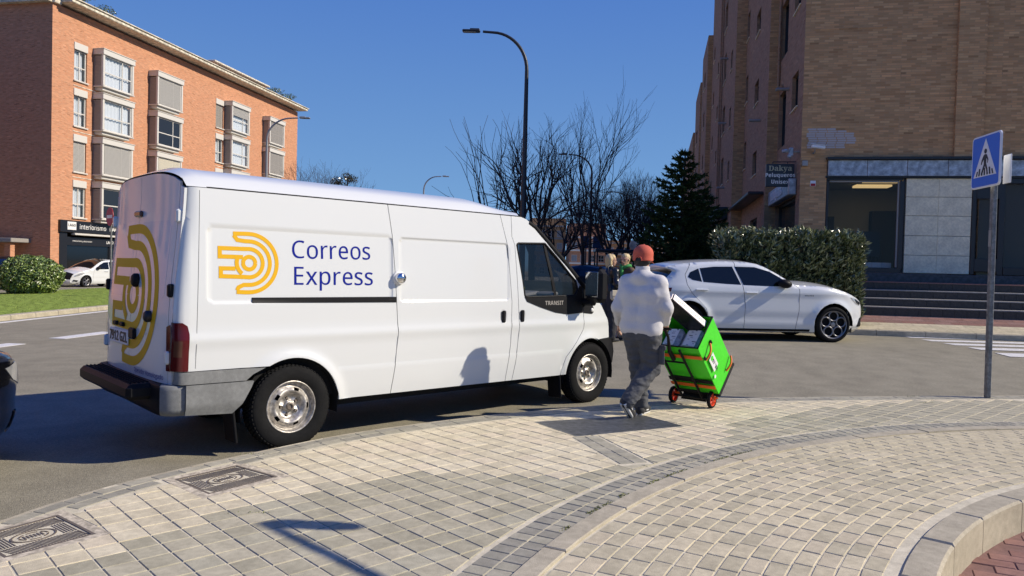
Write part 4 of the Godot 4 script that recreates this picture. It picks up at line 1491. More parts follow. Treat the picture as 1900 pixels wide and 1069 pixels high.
	# lit ceiling panels
	for q in [[1.6, 2.55], [2.9, 2.6], [1.6, 4.2]]:
		var lp = thing("ceiling_light", "lit pale yellow ceiling panel inside the corner shop, %s" % ["front row behind the window", "second row behind the window", "behind the stone cladding"][[1.6, 2.9].find(q[0]) if q[1] < 4 else 2], "ceiling light", b.transform * Vector3(q[0], 4.34, q[1]), th, "lit ceiling panels in the shop")
		var pm := MB.new()
		pm.box(Vector3(0, 0, 0), Vector3(0.5, 0.05, 1.0))
		part(lp, "diffuser", pm, M.tube_light)
		var om := MB.new()
		om.box(Vector3(0, 0.045, 0), Vector3(0.56, 0.03, 1.06))
		part(lp, "housing", om, M.frame_white)
		var al = AreaLight3D.new()
		al.name = "light"
		al.area_size = Vector2(0.5, 1.0)
		al.light_energy = 0.12
		al.light_color = Color(1.0, 0.88, 0.66)
		al.area_range = 8.0
		al.shadow_enabled = true
		lp.add_child(al)
		al.position = Vector3(0, -0.04, 0)
		al.rotation_degrees = Vector3(-90, 0, 90)
	# dark doorway and blinded windows right of the cladding
	var dr := MB.new()
	for e in [[4.36, 2.95, 0.10, 2.5], [5.02, 2.95, 0.14, 2.5], [4.69, 3.95, 0.56, 0.52], [4.69, 1.95, 0.56, 0.34], [8.9, 1.80, 7.6, 0.2], [9.0, 2.95, 0.14, 2.3], [7.0, 2.95, 0.14, 2.3], [8.9, 4.16, 7.6, 0.14]]:
		dr.cbox(Vector3(0.05, e[1], e[0]), Vector3(0.14, e[3], e[2]), 0.008)
	var door = part(b, "door_frame", dr, M.dark_frame)
	var bl := MB.new()
	bl.box(Vector3(0.12, 2.9, 4.69), Vector3(0.04, 1.62, 0.56))
	for q in [6.0, 8.0, 11.0]: bl.box(Vector3(0.16, 3.0, q), Vector3(0.04, 2.3, 3.7 if q > 10 else 1.84))
	part(door, "blind", bl, M.curtain_brown if M.has("curtain_brown") else mat("curtain_brown", lin(0.10, 0.085, 0.07), 0.9))
	var dp := MB.new()
	for q in [[4.69, 0.56], [6.0, 1.84], [8.0, 1.84], [11.0, 3.7]]: dp.quad(Vector3(0.07, 2.12 if q[0] < 5 else 1.9, q[0] - q[1] / 2), Vector3(0.07, 2.12 if q[0] < 5 else 1.9, q[0] + q[1] / 2), Vector3(0.07, 3.69 if q[0] < 5 else 4.09, q[0] + q[1] / 2), Vector3(0.07, 3.69 if q[0] < 5 else 4.09, q[0] - q[1] / 2))
	part(door, "pane", dp, M.pane_clear)
	# street side shop front: sign band, glass
	var sg := MB.new()
	sg.cbox(Vector3(2.4, 4.05, -0.12), Vector3(3.9, 0.46, 0.22), 0.02)
	var band = part(b, "shop_sign_band", sg, M.zinc)
	var btx = inst(band, "lettering", text_mesh("PELUQUEROS", 0.34, 0.02, "Droid Sans", true), M.white_letters)
	btx.transform = Transform3D(Basis(Vector3.UP, PI), Vector3(2.6, 4.05, -0.24))
	var aw := MB.new()
	aw.cbox(Vector3(9.0, 4.30, -0.60), Vector3(9.0, 0.10, 0.5), 0.02)
	aw.cbox(Vector3(18.0, 4.25, -1.0), Vector3(11.0, 0.55, 0.45), 0.02)
	part(b, "canopy", aw, M.sign_navy)
	# wall plate at the corner
	var wp := MB.new()
	wp.cbox(Vector3(-0.006, 4.08, 0.335), Vector3(0.012, 0.15, 0.14), 0.003)
	var plate = part(b, "alarm_plate", wp, M.sign_white)
	var wr := MB.new()
	wr.box(Vector3(-0.014, 4.045, 0.335), Vector3(0.005, 0.07, 0.12))
	part(plate, "red_field", wr, M.sign_red)
	# hanging hairdresser sign
	var hs = thing("hairdresser_sign", "small dark hanging hairdresser sign with three lines of lettering at the brick corner", "shop sign", b.transform * Vector3(0.62, 4.38, -0.44), th)
	var hb := MB.new()
	hb.cbox(Vector3.ZERO, Vector3(0.12, 0.64, 0.76), 0.012)
	part(hs, "sign_box", hb, M.sign_navy)
	var hx := MB.new()
	hx.tube([Vector3(0, 0.38, 0.42), Vector3(0, 0.38, -0.2)], [0.015, 0.015], 6)
	hx.tube([Vector3(0, 0.38, -0.2), Vector3(0, 0.3, -0.2)], [0.012, 0.012], 6)
	hx.tube([Vector3(0, 0.38, 0.2), Vector3(0, 0.3, 0.2)], [0.012, 0.012], 6)
	part(hs, "bracket", hx, M.dark_frame)
	for q in [["Dakya", 0.19, 0.20, "Droid Serif", M.gold_letters], ["Peluqueros", 0.0, 0.15, "Droid Sans", M.white_letters], ["Unisex", -0.19, 0.15, "Droid Sans", M.white_letters]]:
		var t = inst(hs, "lettering", text_mesh(q[0], q[2], 0.01, q[3], true), q[4])
		t.transform = Transform3D(Basis(Vector3.UP, -PI / 2), Vector3(-0.066, q[1], 0))
	# security cameras
	for q in [["white bullet security camera on the brick corner above the shop sign", Vector3(-0.22, 5.04, 0.40), 0.10], ["pair of small grey cameras on the street side of the brick corner", Vector3(0.25, 4.98, -0.22), 0.9]]:
		var sc = thing("security_camera", q[0], "camera", b.transform * q[1], th)
		var cm := MB.new()
		if q[2] < 0.5:
			cm.cbox(Vector3(0, 0, 0), Vector3(0.10, 0.09, 0.36), 0.02, Basis(Vector3.RIGHT, 0.12))
			cm.cbox(Vector3(0, 0.055, 0), Vector3(0.12, 0.015, 0.40), 0.005, Basis(Vector3.RIGHT, 0.12))
			part(sc, "body", cm, M.sign_white)
			var ar := MB.new()
			ar.tube([Vector3(0.02, -0.05, -0.08), Vector3(0.05, -0.14, -0.08), Vector3(0.22, -0.14, -0.08)], [0.018, 0.018, 0.03], 8)
			part(sc, "arm", ar, M.frame_grey)
		else:
			cm.cbox(Vector3(0, 0, 0), Vector3(0.1, 0.24, 0.12), 0.02)
			cm.ball(Vector3(-0.02, -0.12, -0.04), Vector3(0.06, 0.06, 0.06), 10)
			cm.cbox(Vector3(-0.05, 0.02, -0.17), Vector3(0.2, 0.09, 0.09), 0.02, Basis(Vector3.UP, 0.5))
			part(sc, "body", cm, M.zinc)
			var ar := MB.new()
			ar.tube([Vector3(0, 0, 0.05), Vector3(0, 0, 0.24)], [0.03, 0.03], 8)
			part(sc, "arm", ar, M.frame_grey)
	var jb = thing("junction_box", "small grey junction box on the brick corner beside the shop sign", "junction box", b.transform * Vector3(-0.05, 4.62, 0.10), th)
	var jm := MB.new()
	jm.cbox(Vector3.ZERO, Vector3(0.09, 0.15, 0.15), 0.012)
	part(jb, "housing", jm, M.frame_grey)
	var jl := MB.new()
	jl.cbox(Vector3(-0.048, 0, 0), Vector3(0.012, 0.13, 0.13), 0.003)
	part(jb, "lid", jl, M.shutter_grey)

func build_far_buildings() -> void:
	var r = RandomNumberGenerator.new(); r.seed = 300
	var specs = [[11.4, 150.0, 7.2, 11.2, "far orange block with white window bands seen through the bare trees", 0], [3.5, 158.0, 7.6, 12.6, "far dark brick block left of the orange one behind bare trees", 1], [18.5, 175.0, 30.0, 9.0, "far low brick block behind the spruce and bus shelter", 1]]
	for s in specs:
		var b = thing("distant_apartment_block", s[4], "building", V(s[0], 0.0, s[1]), 0.0)
		var w := MB.new()
		var hs = []
		var nx = int(s[2] / 1.8); var ny = int((s[3] - 1.0) / 2.6)
		for i in nx:
			for j in ny: hs.append(Rect2(0.35 + i * 1.8, 0.9 + j * 2.6, 1.15, 1.35))
		wall_with_holes(w, Rect2(0, 0, s[2], s[3]), hs, func(a, y, o): return Vector3(a, y, o), 0.25)
		w.quad(Vector3(0, 0, -10), Vector3(0, 0, 0), Vector3(0, s[3], 0), Vector3(0, s[3], -10))
		w.quad(Vector3(s[2], 0, 0), Vector3(s[2], 0, -10), Vector3(s[2], s[3], -10), Vector3(s[2], s[3], 0))
		w.quad(Vector3(0, s[3], 0), Vector3(s[2], s[3], 0), Vector3(s[2], s[3], -10), Vector3(0, s[3], -10))
		part(b, "wall", w, M.brick_orange if s[5] == 0 else M.brick_brown)
		for h in hs:
			window_unit(b, "window", Transform3D(Basis.IDENTITY, Vector3(h.position.x, h.position.y, -0.1)), 1.15, 1.35, "shutter" if r.randf() < 0.4 else "clear", 2)
		for j in ny + 1:
			var bm := MB.new()
			bm.box(Vector3(s[2] / 2, 0.55 + j * 2.6, 0.12), Vector3(s[2] + 0.1, 0.35, 0.3))
			part(b, "floor_band", bm, M.frame_white if s[5] == 0 else M.frame_grey)

# ================================================================ panels on a curved body
# lays the polygon (a, b) on the surface p(a, b); grid lines xs, ys; holes are cut out; off lifts it along the normal; skirt folds the rim inwards
func panel(mb: MB, poly: PackedVector2Array, holes: Array, xs: Array, ys: Array, p: Callable, off = 0.0, skirt = 0.02) -> void:
	var e = 0.004
	var at = func(q: Vector2) -> Array:
		var c: Vector3 = p.call(q.x, q.y)
		var da: Vector3 = p.call(q.x + e, q.y) - p.call(q.x - e, q.y)
		var db: Vector3 = p.call(q.x, q.y + e) - p.call(q.x, q.y - e)
		var n = da.cross(db).normalized()
		return [c + n * off, n]
	var lo = poly[0]; var hi = poly[0]
	for q in poly:
		lo = lo.min(q); hi = hi.max(q)
	for i in xs.size() - 1:
		if xs[i + 1] <= lo.x or xs[i] >= hi.x: continue
		for j in ys.size() - 1:
			if ys[j + 1] <= lo.y or ys[j] >= hi.y: continue
			var cell = PackedVector2Array([Vector2(xs[i], ys[j]), Vector2(xs[i + 1], ys[j]), Vector2(xs[i + 1], ys[j + 1]), Vector2(xs[i], ys[j + 1])])
			var got = []
			for g in Geometry2D.intersect_polygons(cell, poly): got.append(g)
			for h in holes:
				var nx = []
				for g in got:
					for k in Geometry2D.clip_polygons(g, h): nx.append(k)
				got = nx
			for g in got:
				var ix = Geometry2D.triangulate_polygon(g)
				for k in range(0, ix.size(), 3):
					var A: Vector2 = g[ix[k]]; var B: Vector2 = g[ix[k + 1]]; var C: Vector2 = g[ix[k + 2]]
					if absf((B - A).cross(C - A)) < 1e-9: continue
					if (B - A).cross(C - A) < 0:
						var t = B; B = C; C = t
					var a = at.call(A); var b = at.call(B); var c = at.call(C)
					mb.trin(a[0], b[0], c[0], a[1], b[1], c[1])
	if skirt > 0.0:
		var rims = [poly]
		rims.append_array(holes)
		for r in rims.size():
			var q: PackedVector2Array = rims[r]
			if Geometry2D.is_polygon_clockwise(q) == (r == 0):
				q = PackedVector2Array(q); q.reverse()
			for k in q.size():
				var A = q[k]; var B = q[(k + 1) % q.size()]
				var m = maxi(1, int(A.distance_to(B) / 0.12))
				for s in m:
					var a = at.call(A.lerp(B, float(s) / m)); var b = at.call(A.lerp(B, float(s + 1) / m))
					mb.quad(a[0] - a[1] * skirt, b[0] - b[1] * skirt, b[0], a[0])

func strip_between(c0: Array, c1: Array, gap: float) -> PackedVector2Array:
	var o = PackedVector2Array()
	for q in c0: o.append(q + Vector2(gap, 0))
	for k in range(c1.size() - 1, -1, -1): o.append(c1[k] - Vector2(gap, 0))
	return o

func arc_pts(c: Vector2, r: float, d0: float, d1: float, n := 12) -> Array:
	var o = []
	for k in n + 1: o.append(c + Vector2.from_angle(deg_to_rad(lerpf(d0, d1, float(k) / n))) * r)
	return o

func frange(a: float, b: float, step: float, extra := []) -> Array:
	var o = []
	var n = maxi(1, int(ceil((b - a) / step)))
	for k in n + 1: o.append(lerpf(a, b, float(k) / n))
	for e in extra:
		if e > a and e < b: o.append(e)
	o.sort()
	return o

# ---------------------------------------------------------------- van surfaces: x forward, y up, z to the van's right
func van_end(y: float) -> float:
	return -0.935 + 0.075 * ss((y - 1.0) / 1.15)

func soft_box(u: float, y: float, u0: float, u1: float, y0: float, y1: float, b: float) -> float:
	# 1 inside the rounded rectangle, 0 outside
	var r = 0.05
	var c = Vector2((u0 + u1) / 2, (y0 + y1) / 2)
	var h = Vector2((u1 - u0) / 2 - r, (y1 - y0) / 2 - r)
	var q = (Vector2(u, y) - c).abs() - h
	var d = Vector2(maxf(q.x, 0), maxf(q.y, 0)).length() + minf(maxf(q.x, q.y), 0.0) - r
	return 1.0 - ss((d + b) / b)

func van_w(u: float, y: float) -> float:
	var w = 0.905
	w -= 0.055 * pow(clampf((y - 1.0) / 1.1, 0, 1), 1.6)
	w -= 0.035 * pow(clampf((0.85 - y) / 0.5, 0, 1), 2.0)
	# waist crease
	w += 0.010 * exp(-pow((y - 0.93) / 0.05, 2.0))
	# pressed fields
	w -= 0.010 * soft_box(u, y, -0.71, 0.965, 1.205, 1.80, 0.014)
	w -= 0.010 * soft_box(u, y, 1.03, 2.40, 1.195, 1.79, 0.014)
	# lower crease
	if u > 0.42 and u < 3.24: w += 0.006 * ss((0.65 - y) / 0.015)
	# arch lips
	for a in [[0.0, 0.32, 0.435], [3.71, 0.345, 0.405]]:
		var d = Vector2(u - a[0], y - a[1]).length() - a[2]
		if d > -0.05: w += 0.022 * exp(-pow(d / 0.055, 2.0))
	# handle dishes
	w -= 0.012 * soft_box(u, y, 2.28, 2.375, 0.97, 1.10, 0.016)
	w -= 0.012 * soft_box(u, y, 2.545, 2.64, 0.97, 1.10, 0.016)
	# rear corner
	var t = u - van_end(y)
	var r = 0.075
	if t < r: w -= r - sqrt(maxf(0.0, r * r - (r - t) * (r - t)))
	# nose
	if u > 3.25: w -= 0.17 * pow((u - 3.25) / 1.0, 2.2)
	if y > 1.35 and u > 2.3: w -= 0.05 * ss((u - 2.3) / 1.2) * ss((y - 1.35) / 0.6)
	return w

func van_rear(z: float, y: float) -> float:
	var s = clampf(absf(z) / 0.83, 0, 1)
	return van_end(y) - 0.05 * (1.0 - pow(s, 4.0))

func stroke(mb: MB, pts: Array, w: float, xs: Array, ys: Array, p: Callable, off: float) -> void:
	for g in Geometry2D.offset_polyline(PackedVector2Array(pts), w / 2, Geometry2D.JOIN_MITER, Geometry2D.END_BUTT):
		panel(mb, g, [], xs, ys, p, off, 0.0)

# the courier horn sign, scaled by k about its own centre at c; bars point towards -a
func horn_logo(mb: MB, c: Vector2, k: float, p: Callable, step: float) -> void:
	var xs = frange(c.x - 0.30 * k, c.x + 0.30 * k, step); var ys = frange(c.y - 0.30 * k, c.y + 0.30 * k, step)
	var w = 0.0325 * k
	var f = func(a: Array) -> Array:
		var o = []
		for q in a: o.append(c + q * k)
		return o
	var O = Vector2.ZERO
	stroke(mb, f.call(arc_pts(O, 0.0495, 0, 180)), w, xs, ys, p, 0.0016)
	stroke(mb, f.call(arc_pts(O, 0.0495, 180, 360)), w, xs, ys, p, 0.0016)
	stroke(mb, f.call([Vector2(-0.10, 0.046), Vector2(-0.232, 0.046), Vector2(-0.232, 0.11), Vector2(-0.04, 0.11)] + arc_pts(O, 0.111, 90, -90, 20) + [Vector2(-0.04, -0.109), Vector2(-0.224, -0.105), Vector2(-0.224, -0.045), Vector2(-0.11, -0.045)]), w, xs, ys, p, 0.0019)
	stroke(mb, f.call([Vector2(-0.12, 0.046), Vector2(-0.05, 0.046)]), w * 0.98, xs, ys, p, 0.0021)
	stroke(mb, f.call(arc_pts(O, 0.100, 151, 236, 12)), w, xs, ys, p, 0.0023)
	stroke(mb, f.call([Vector2(-0.128, 0.226), Vector2(-0.03, 0.229)] + arc_pts(O, 0.229, 90, -90, 28) + [Vector2(-0.03, -0.229), Vector2(-0.102, -0.226)]), w, xs, ys, p, 0.0020)
	stroke(mb, f.call([Vector2(-0.122, 0.214), Vector2(-0.095, 0.178), Vector2(-0.03, 0.171)] + arc_pts(O, 0.171, 90, -90, 24) + [Vector2(-0.045, -0.171), Vector2(-0.085, -0.19), Vector2(-0.098, -0.214)]), w, xs, ys, p, 0.0017)

func fit_text(parent: Node, called: String, s: String, a: Vector2, b: Vector2, cap: float, p: Callable, m: Material, off := 0.0, bold := false) -> void:
	# letters from a to b along the surface, cap height given; a at the baseline
	var t = text_mesh(s, 1.0, 0.0, "Droid Sans", bold)
	t.horizontal_alignment = HORIZONTAL_ALIGNMENT_LEFT
	t.vertical_alignment = VERTICAL_ALIGNMENT_BOTTOM
	t.depth = 0.001
	var bb = t.get_aabb()
	var sx = a.distance_to(b) / bb.size.x
	var sy = cap / 0.714
	var arr = t.get_mesh_arrays() if t.get_surface_count() > 0 else []
	var mb := MB.new()
	var vs: PackedVector3Array = arr[Mesh.ARRAY_VERTEX]
	var ns: PackedVector3Array = arr[Mesh.ARRAY_NORMAL]
	var ix: PackedInt32Array = arr[Mesh.ARRAY_INDEX]
	# baseline: the lowest point of a letter that stands on the line
	var base_y = text_base(bold)
	var d = (b - a).normalized(); var n2 = Vector2(-d.y, d.x)
	for k in range(0, ix.size(), 3):
		if ns[ix[k]].z < 0.5: continue
		var q = []
		for j in 3:
			var v = vs[ix[k + j]]
			var g = a + d * ((v.x - bb.position.x) * sx) + n2 * ((v.y - base_y) * sy)
			q.append(g)
		if (q[1] - q[0]).cross(q[2] - q[0]) < 0:
			var w = q[1]; q[1] = q[2]; q[2] = w
		var pts = []
		for g in q:
			var c: Vector3 = p.call(g.x, g.y)
			var da: Vector3 = p.call(g.x + 0.004, g.y) - c; var db: Vector3 = p.call(g.x, g.y + 0.004) - c
			pts.append(c + da.cross(db).normalized() * (0.0018 + off))
		mb.tri(pts[0], pts[1], pts[2])
	part(parent, called, mb, m)

func text_base(bold: bool) -> float:
	var t = text_mesh("E", 1.0, 0.0, "Droid Sans", bold)
	t.horizontal_alignment = HORIZONTAL_ALIGNMENT_LEFT
	t.vertical_alignment = VERTICAL_ALIGNMENT_BOTTOM
	t.depth = 0.001
	return t.get_aabb().position.y

func build_van() -> void:
	var th = atan2(0.683, 0.731)
	var van = thing("delivery_van", "white high-roof courier van with yellow horn logo and blue lettering parked at the kerb", "van", V(-2.396, 0.0, 6.769), th)
	var side = func(u, y): return Vector3(u, y, van_w(u, y))
	var left = func(a, y): return Vector3(-a, y, -van_w(-a, y))
	var rear = func(z, y): return Vector3(van_rear(z, y), y, z)
	# side outline
	var S = PackedVector2Array()
	for y in [2.08, 1.9, 1.7, 1.5, 1.3, 1.15, 1.0, 0.85, 0.70]: S.append(Vector2(van_end(y), y))
	S.append(Vector2(-0.30, 0.70))
	for q in arc_pts(Vector2(0, 0.32), 0.435, 119, 8, 20):
		if q.y <= 0.70 or q.x > -0.22: S.append(q)
	S.append_array(PackedVector2Array([Vector2(0.43, 0.368), Vector2(3.2, 0.355)]))
	for q in arc_pts(Vector2(3.71, 0.345), 0.405, 178, 65, 20): S.append(q)
	S.append_array(PackedVector2Array([Vector2(3.93, 0.725), Vector2(4.225, 0.725), Vector2(4.20, 0.86), Vector2(4.13, 0.975), Vector2(3.98, 1.12), Vector2(3.80, 1.245), Vector2(3.66, 1.305), Vector2(3.535, 1.385), Vector2(3.30, 1.60), Vector2(3.008, 1.845), Vector2(2.82, 1.985), Vector2(2.68, 2.06), Vector2(2.60, 2.08)]))
	var c0 = [Vector2(-1.2, 2.3), Vector2(-1.2, 0.2)]
	var c1 = [Vector2(0.900, 2.3), Vector2(0.917, 2.08), Vector2(0.96, 1.8), Vector2(0.988, 1.46), Vector2(1.004, 1.19), Vector2(1.023, 0.906), Vector2(0.999, 0.596), Vector2(0.972, 0.38), Vector2(0.97, 0.2)]
	var c2 = [Vector2(2.25, 2.3), Vector2(2.29, 2.08), Vector2(2.384, 1.774), Vector2(2.442, 1.187), Vector2(2.435, 0.736), Vector2(2.393, 0.40), Vector2(2.39, 0.2)]
	var c3 = [Vector2(2.44, 2.3), Vector2(2.45, 1.865), Vector2(2.49, 1.78), Vector2(2.535, 1.19), Vector2(2.55, 0.9), Vector2(2.525, 0.6), Vector2(2.49, 0.37), Vector2(2.49, 0.2)]
	var c4 = [Vector2(3.40, 2.3), Vector2(3.46, 1.44), Vector2(3.56, 1.20), Vector2(3.58, 1.1), Vector2(3.59, 0.86), Vector2(3.47, 0.73), Vector2(3.30, 0.56), Vector2(3.235, 0.40), Vector2(3.22, 0.2)]
	var c5 = [Vector2(5, 2.3), Vector2(5, 0.2)]
	var win = PackedVector2Array([Vector2(2.520, 1.785), Vector2(2.548, 1.80), Vector2(2.965, 1.815), Vector2(3.15, 1.665), Vector2(3.44, 1.405), Vector2(3.47, 1.32), Vector2(3.43, 1.245), Vector2(2.66, 1.232), Vector2(2.630, 1.245)])
	var xs = frange(-1.0, 4.4, 0.06, [-0.725, -0.71, -0.696, -0.66, 0.92, 0.951, 0.965, 1.03, 1.044, 1.08, 2.35, 2.386, 2.40, -0.93, -0.92, -0.905, -0.89, -0.87, 2.28, 2.296, 2.36, 2.375, 2.545, 2.56, 2.625, 2.64, -0.44, -0.38, -0.32, 0.36, 0.41, 0.45, 0.50, 3.28, 3.34, 4.14, 4.18])
	var ys = frange(0.30, 2.12, 0.06, [1.191, 1.205, 1.219, 1.18, 1.80, 1.786, 1.776, 1.74, 1.25, 0.88, 0.91, 0.93, 0.95, 0.98, 0.635, 0.65, 0.97, 0.986, 1.084, 1.10, 0.74, 0.77, 0.80])
	var names = ["side_panel", "sliding_door", "door_pillar", "front_door", "front_wing"]
	var cuts = [c0, c1, c2, c3, c4, c5]
	var parts = {}
	for k in 5:
		var sp = strip_between(cuts[k], cuts[k + 1], 0.004)
		var m := MB.new(); var ml := MB.new()
		for g in Geometry2D.intersect_polygons(S, sp):
			if absf(poly_area(g)) < 0.002: continue
			panel(m, g, [win] if k == 3 else [], xs, ys, side)
			var gl = PackedVector2Array()
			for q in g: gl.append(Vector2(-q.x, q.y))
			var xl = []
			for x in range(xs.size() - 1, -1, -1): xl.append(-xs[x])
			panel(ml, gl, [] , frange(-4.4, 1.0, 0.18), frange(0.3, 2.12, 0.13), left)
		parts[names[k]] = part(van, names[k], m, M.van_white)
		part(van, names[k], ml, M.van_white)
	# dark shell behind the seams
	var core := MB.new()
	core.box(Vector3(0.75, 1.22, 0), Vector3(3.15, 1.64, 1.60))
	core.box(Vector3(1.9, 0.40, 0), Vector3(4.2, 0.22, 1.50))
	core.box(Vector3(2.75, 0.75, 0), Vector3(1.0, 0.5, 1.66))
	core.box(Vector3(-0.70, 1.22, 0), Vector3(0.30, 1.55, 1.5))
	part(van, "load_body", core, M.groove_black)
	# roof
	var roof := MB.new()
	var rows = []
	for i in 34:
		var t = i / 33.0
		var row = []
		for j in 25:
			var s = -1.0 + j / 12.0
			s = signf(s) * pow(absf(s), 0.75)
			var u0 = van_end(2.1) + 0.01 - 0.05 * (1.0 - pow(absf(s), 4.0)); var u1 = 2.60 + 0.15 * (1.0 - s * s)
			var u = lerpf(u0, u1, t)
			var hgt = 0.185 * pow(maxf(0.0, 1.0 - pow(absf(s), 3.4)), 0.55)
			hgt *= 1.0 - 0.55 * ss((t - 0.80) / 0.20) - 0.25 * ss((0.03 - t) / 0.03)
			row.append(Vector3(u, 2.085 + hgt, s * (0.842 - 0.035 * ss((t - 0.7) / 0.3))))
		rows.append(row)
	roof.sheet(rows, true)
	part(van, "roof", roof, M.van_white)
	for sg in [-1, 1]:
		var gut := MB.new()
		var pts = []
		for i in 20:
			var u = lerpf(van_end(2.08) + 0.01, 2.60, i / 19.0)
			pts.append(Vector3(u, 2.083, sg * (van_w(u, 2.08) - 0.012)))
		var rr = []
		for i in 20: rr.append(0.010)
		gut.tube(pts, rr, 6)
		part(van, "roof_gutter", gut, M.groove_black)
	# front: windscreen, bonnet, grille, from the edge points of the side
	var edge = [[2.60, 2.085, 0.15, 0.055], [2.82, 1.985, 0.17, 0.03], [3.008, 1.845, 0.19, 0.02], [3.30, 1.60, 0.21, 0.015], [3.535, 1.385, 0.22, 0.01], [3.66, 1.305, 0.22, 0.03], [3.80, 1.245, 0.21, 0.05], [3.98, 1.12, 0.20, 0.05], [4.13, 0.975, 0.18, 0.03], [4.20, 0.86, 0.16, 0.0], [4.225, 0.725, 0.15, 0.0], [4.27, 0.70, 0.15, 0.0], [4.30, 0.55, 0.15, 0.0], [4.28, 0.42, 0.15, 0.0], [4.15, 0.32, 0.14, 0.0]]
	var front_rows = func(i0, i1):
		var out = []
		for i in range(i0, i1 + 1):
			for sub in (4 if i < i1 else 1):
				var A = edge[i]; var B = edge[mini(i + 1, edge.size() - 1)]
				var t = sub / 4.0
				var u = lerpf(A[0], B[0], t); var y = lerpf(A[1], B[1], t)
				var w = van_w(u, y) if y > 0.715 else van_w(4.225, 0.725) + 0.02
				var row = []
				for j in 17:
					var s = -1.0 + j / 8.0
					row.append(Vector3(u + lerpf(A[2], B[2], t) * (1.0 - s * s), y + lerpf(A[3], B[3], t) * (1.0 - s * s), s * w))
				out.append(row)
		return out
	var ws := MB.new(); ws.sheet(front_rows.call(0, 4), true)
	part(van, "windscreen", ws, M.glass_cab)
	var bn := MB.new(); bn.sheet(front_rows.call(4, 9), true)
	part(van, "bonnet", bn, M.van_white)
	var gr := MB.new(); gr.sheet(front_rows.call(9, 11), true)
	part(van, "grille", gr, M.plastic_black)
	var fb := MB.new(); fb.sheet(front_rows.call(11, 14), true)
	var FB = PackedVector2Array([Vector2(4.27, 0.722), Vector2(4.30, 0.55), Vector2(4.28, 0.42), Vector2(4.15, 0.32), Vector2(4.06, 0.33)])
	for q in arc_pts(Vector2(3.71, 0.345), 0.40, 12, 68, 10): FB.append(q)
	panel(fb, FB, [], frange(3.8, 4.4, 0.06), frange(0.3, 0.75, 0.06), func(u, y): return Vector3(u, y, van_w(minf(u, 4.22), 0.8) + 0.012))
	part(van, "front_bumper", fb, M.plastic_black)
	# a pillars
	for sg in [-1, 1]:
		var ap := MB.new()
		var pts = []
		for q in [[2.72, 2.03], [2.82, 1.985], [3.008, 1.845], [3.30, 1.60], [3.535, 1.385], [3.64, 1.315]]: pts.append(Vector3(q[0], q[1], sg * (van_w(q[0], q[1]) - 0.02)))
		ap.tube(pts, [0.03, 0.032, 0.034, 0.036, 0.04, 0.04], 8)
		part(van, "windscreen_pillar", ap, M.plastic_black)
	# cab window
	var gx = frange(2.4, 3.6, 0.08); var gy = frange(1.1, 1.9, 0.08)
	var gm := MB.new()
	panel(gm, win, [], gx, gy, side, -0.014, 0.0)
	part(parts.front_door, "window_glass", gm, M.glass_cab)
	var bar := MB.new()
	var bars = PackedVector2Array([Vector2(2.945, 1.82), Vector2(2.985, 1.80), Vector2(3.125, 1.238), Vector2(3.085, 1.238)])
	panel(bar, bars, [], gx, gy, side, -0.006, 0.0)
	for k in win.size():
		var a = win[k]; var b = win[(k + 1) % win.size()]
		bar.tube([side.call(a.x, a.y) - Vector3(0, 0, 0.006), side.call(b.x, b.y) - Vector3(0, 0, 0.006)], [0.013, 0.013], 6)
	part(parts.front_door, "window_frame", bar, M.plastic_black)
	var tr := MB.new()
	panel(tr, PackedVector2Array([Vector2(2.625, 1.236), Vector2(2.66, 1.226), Vector2(3.43, 1.238), Vector2(3.50, 1.36), Vector2(3.56, 1.335), Vector2(3.565, 1.05), Vector2(3.30, 1.035), Vector2(3.10, 1.06), Vector2(2.85, 1.125), Vector2(2.66, 1.185)]), [], gx, frange(0.9, 1.5, 0.06), side, 0.006, 0.008)
	panel(tr, PackedVector2Array([Vector2(3.572, 1.325), Vector2(3.65, 1.295), Vector2(3.78, 1.10), Vector2(3.78, 1.045), Vector2(3.75, 1.03), Vector2(3.575, 1.045)]), [], frange(3.5, 3.9, 0.06), frange(0.9, 1.5, 0.06), side, 0.006, 0.008)
	part(parts.front_door, "mirror_trim", tr, M.plastic_black)
	fit_text(parts.front_door, "lettering", "TRANSIT", Vector2(2.93, 1.145), Vector2(3.22, 1.145), 0.045, side, M.frame_grey, 0.006, true)
	var ind := MB.new()
	ind.ball(side.call(3.745, 1.075) + Vector3(0, 0, 0.01), Vector3(0.025, 0.025, 0.012), 10)
	part(van, "side_indicator", ind, M.plate_white)
	# door handles
	for q in [[2.325, 1.035], [2.592, 1.035]]:
		var h := MB.new()
		h.cbox(side.call(q[0], q[1]) + Vector3(0, 0, 0.018), Vector3(0.05, 0.125, 0.025), 0.010)
		part(parts.sliding_door if q[0] < 2.4 else parts.front_door, "handle", h, M.plastic_black)
	# round lock on the sliding door seam
	for q in [side.call(1.025, 1.418)]:
		var lk := MB.new()
		var b = Basis(Vector3.RIGHT, PI / 2)
		lk.lathe([Vector2(0.066, 0.0), Vector2(0.066, 0.012), Vector2(0.058, 0.018), Vector2(0.0, 0.018)], 24, Transform3D(b, q))
		var o = part(parts.sliding_door, "lock", lk, M.plate_white)
		var l2 := MB.new()
		l2.lathe([Vector2(0.052, 0.018), Vector2(0.050, 0.05), Vector2(0.036, 0.066), Vector2(0.0, 0.07)], 24, Transform3D(b, q))
		part(parts.sliding_door, "lock_barrel", l2, M.chrome)
	# sliding door rail
	var rl := MB.new()
	panel(rl, PackedVector2Array([Vector2(-0.355, 1.207), Vector2(1.0, 1.197), Vector2(1.0, 1.247), Vector2(-0.355, 1.249)]), [], frange(-0.5, 1.1, 0.1), frange(1.1, 1.3, 0.1), side, 0.004, 0.006)
	var rail = part(van, "door_rail", rl, M.plastic_black)
	var rg := MB.new()
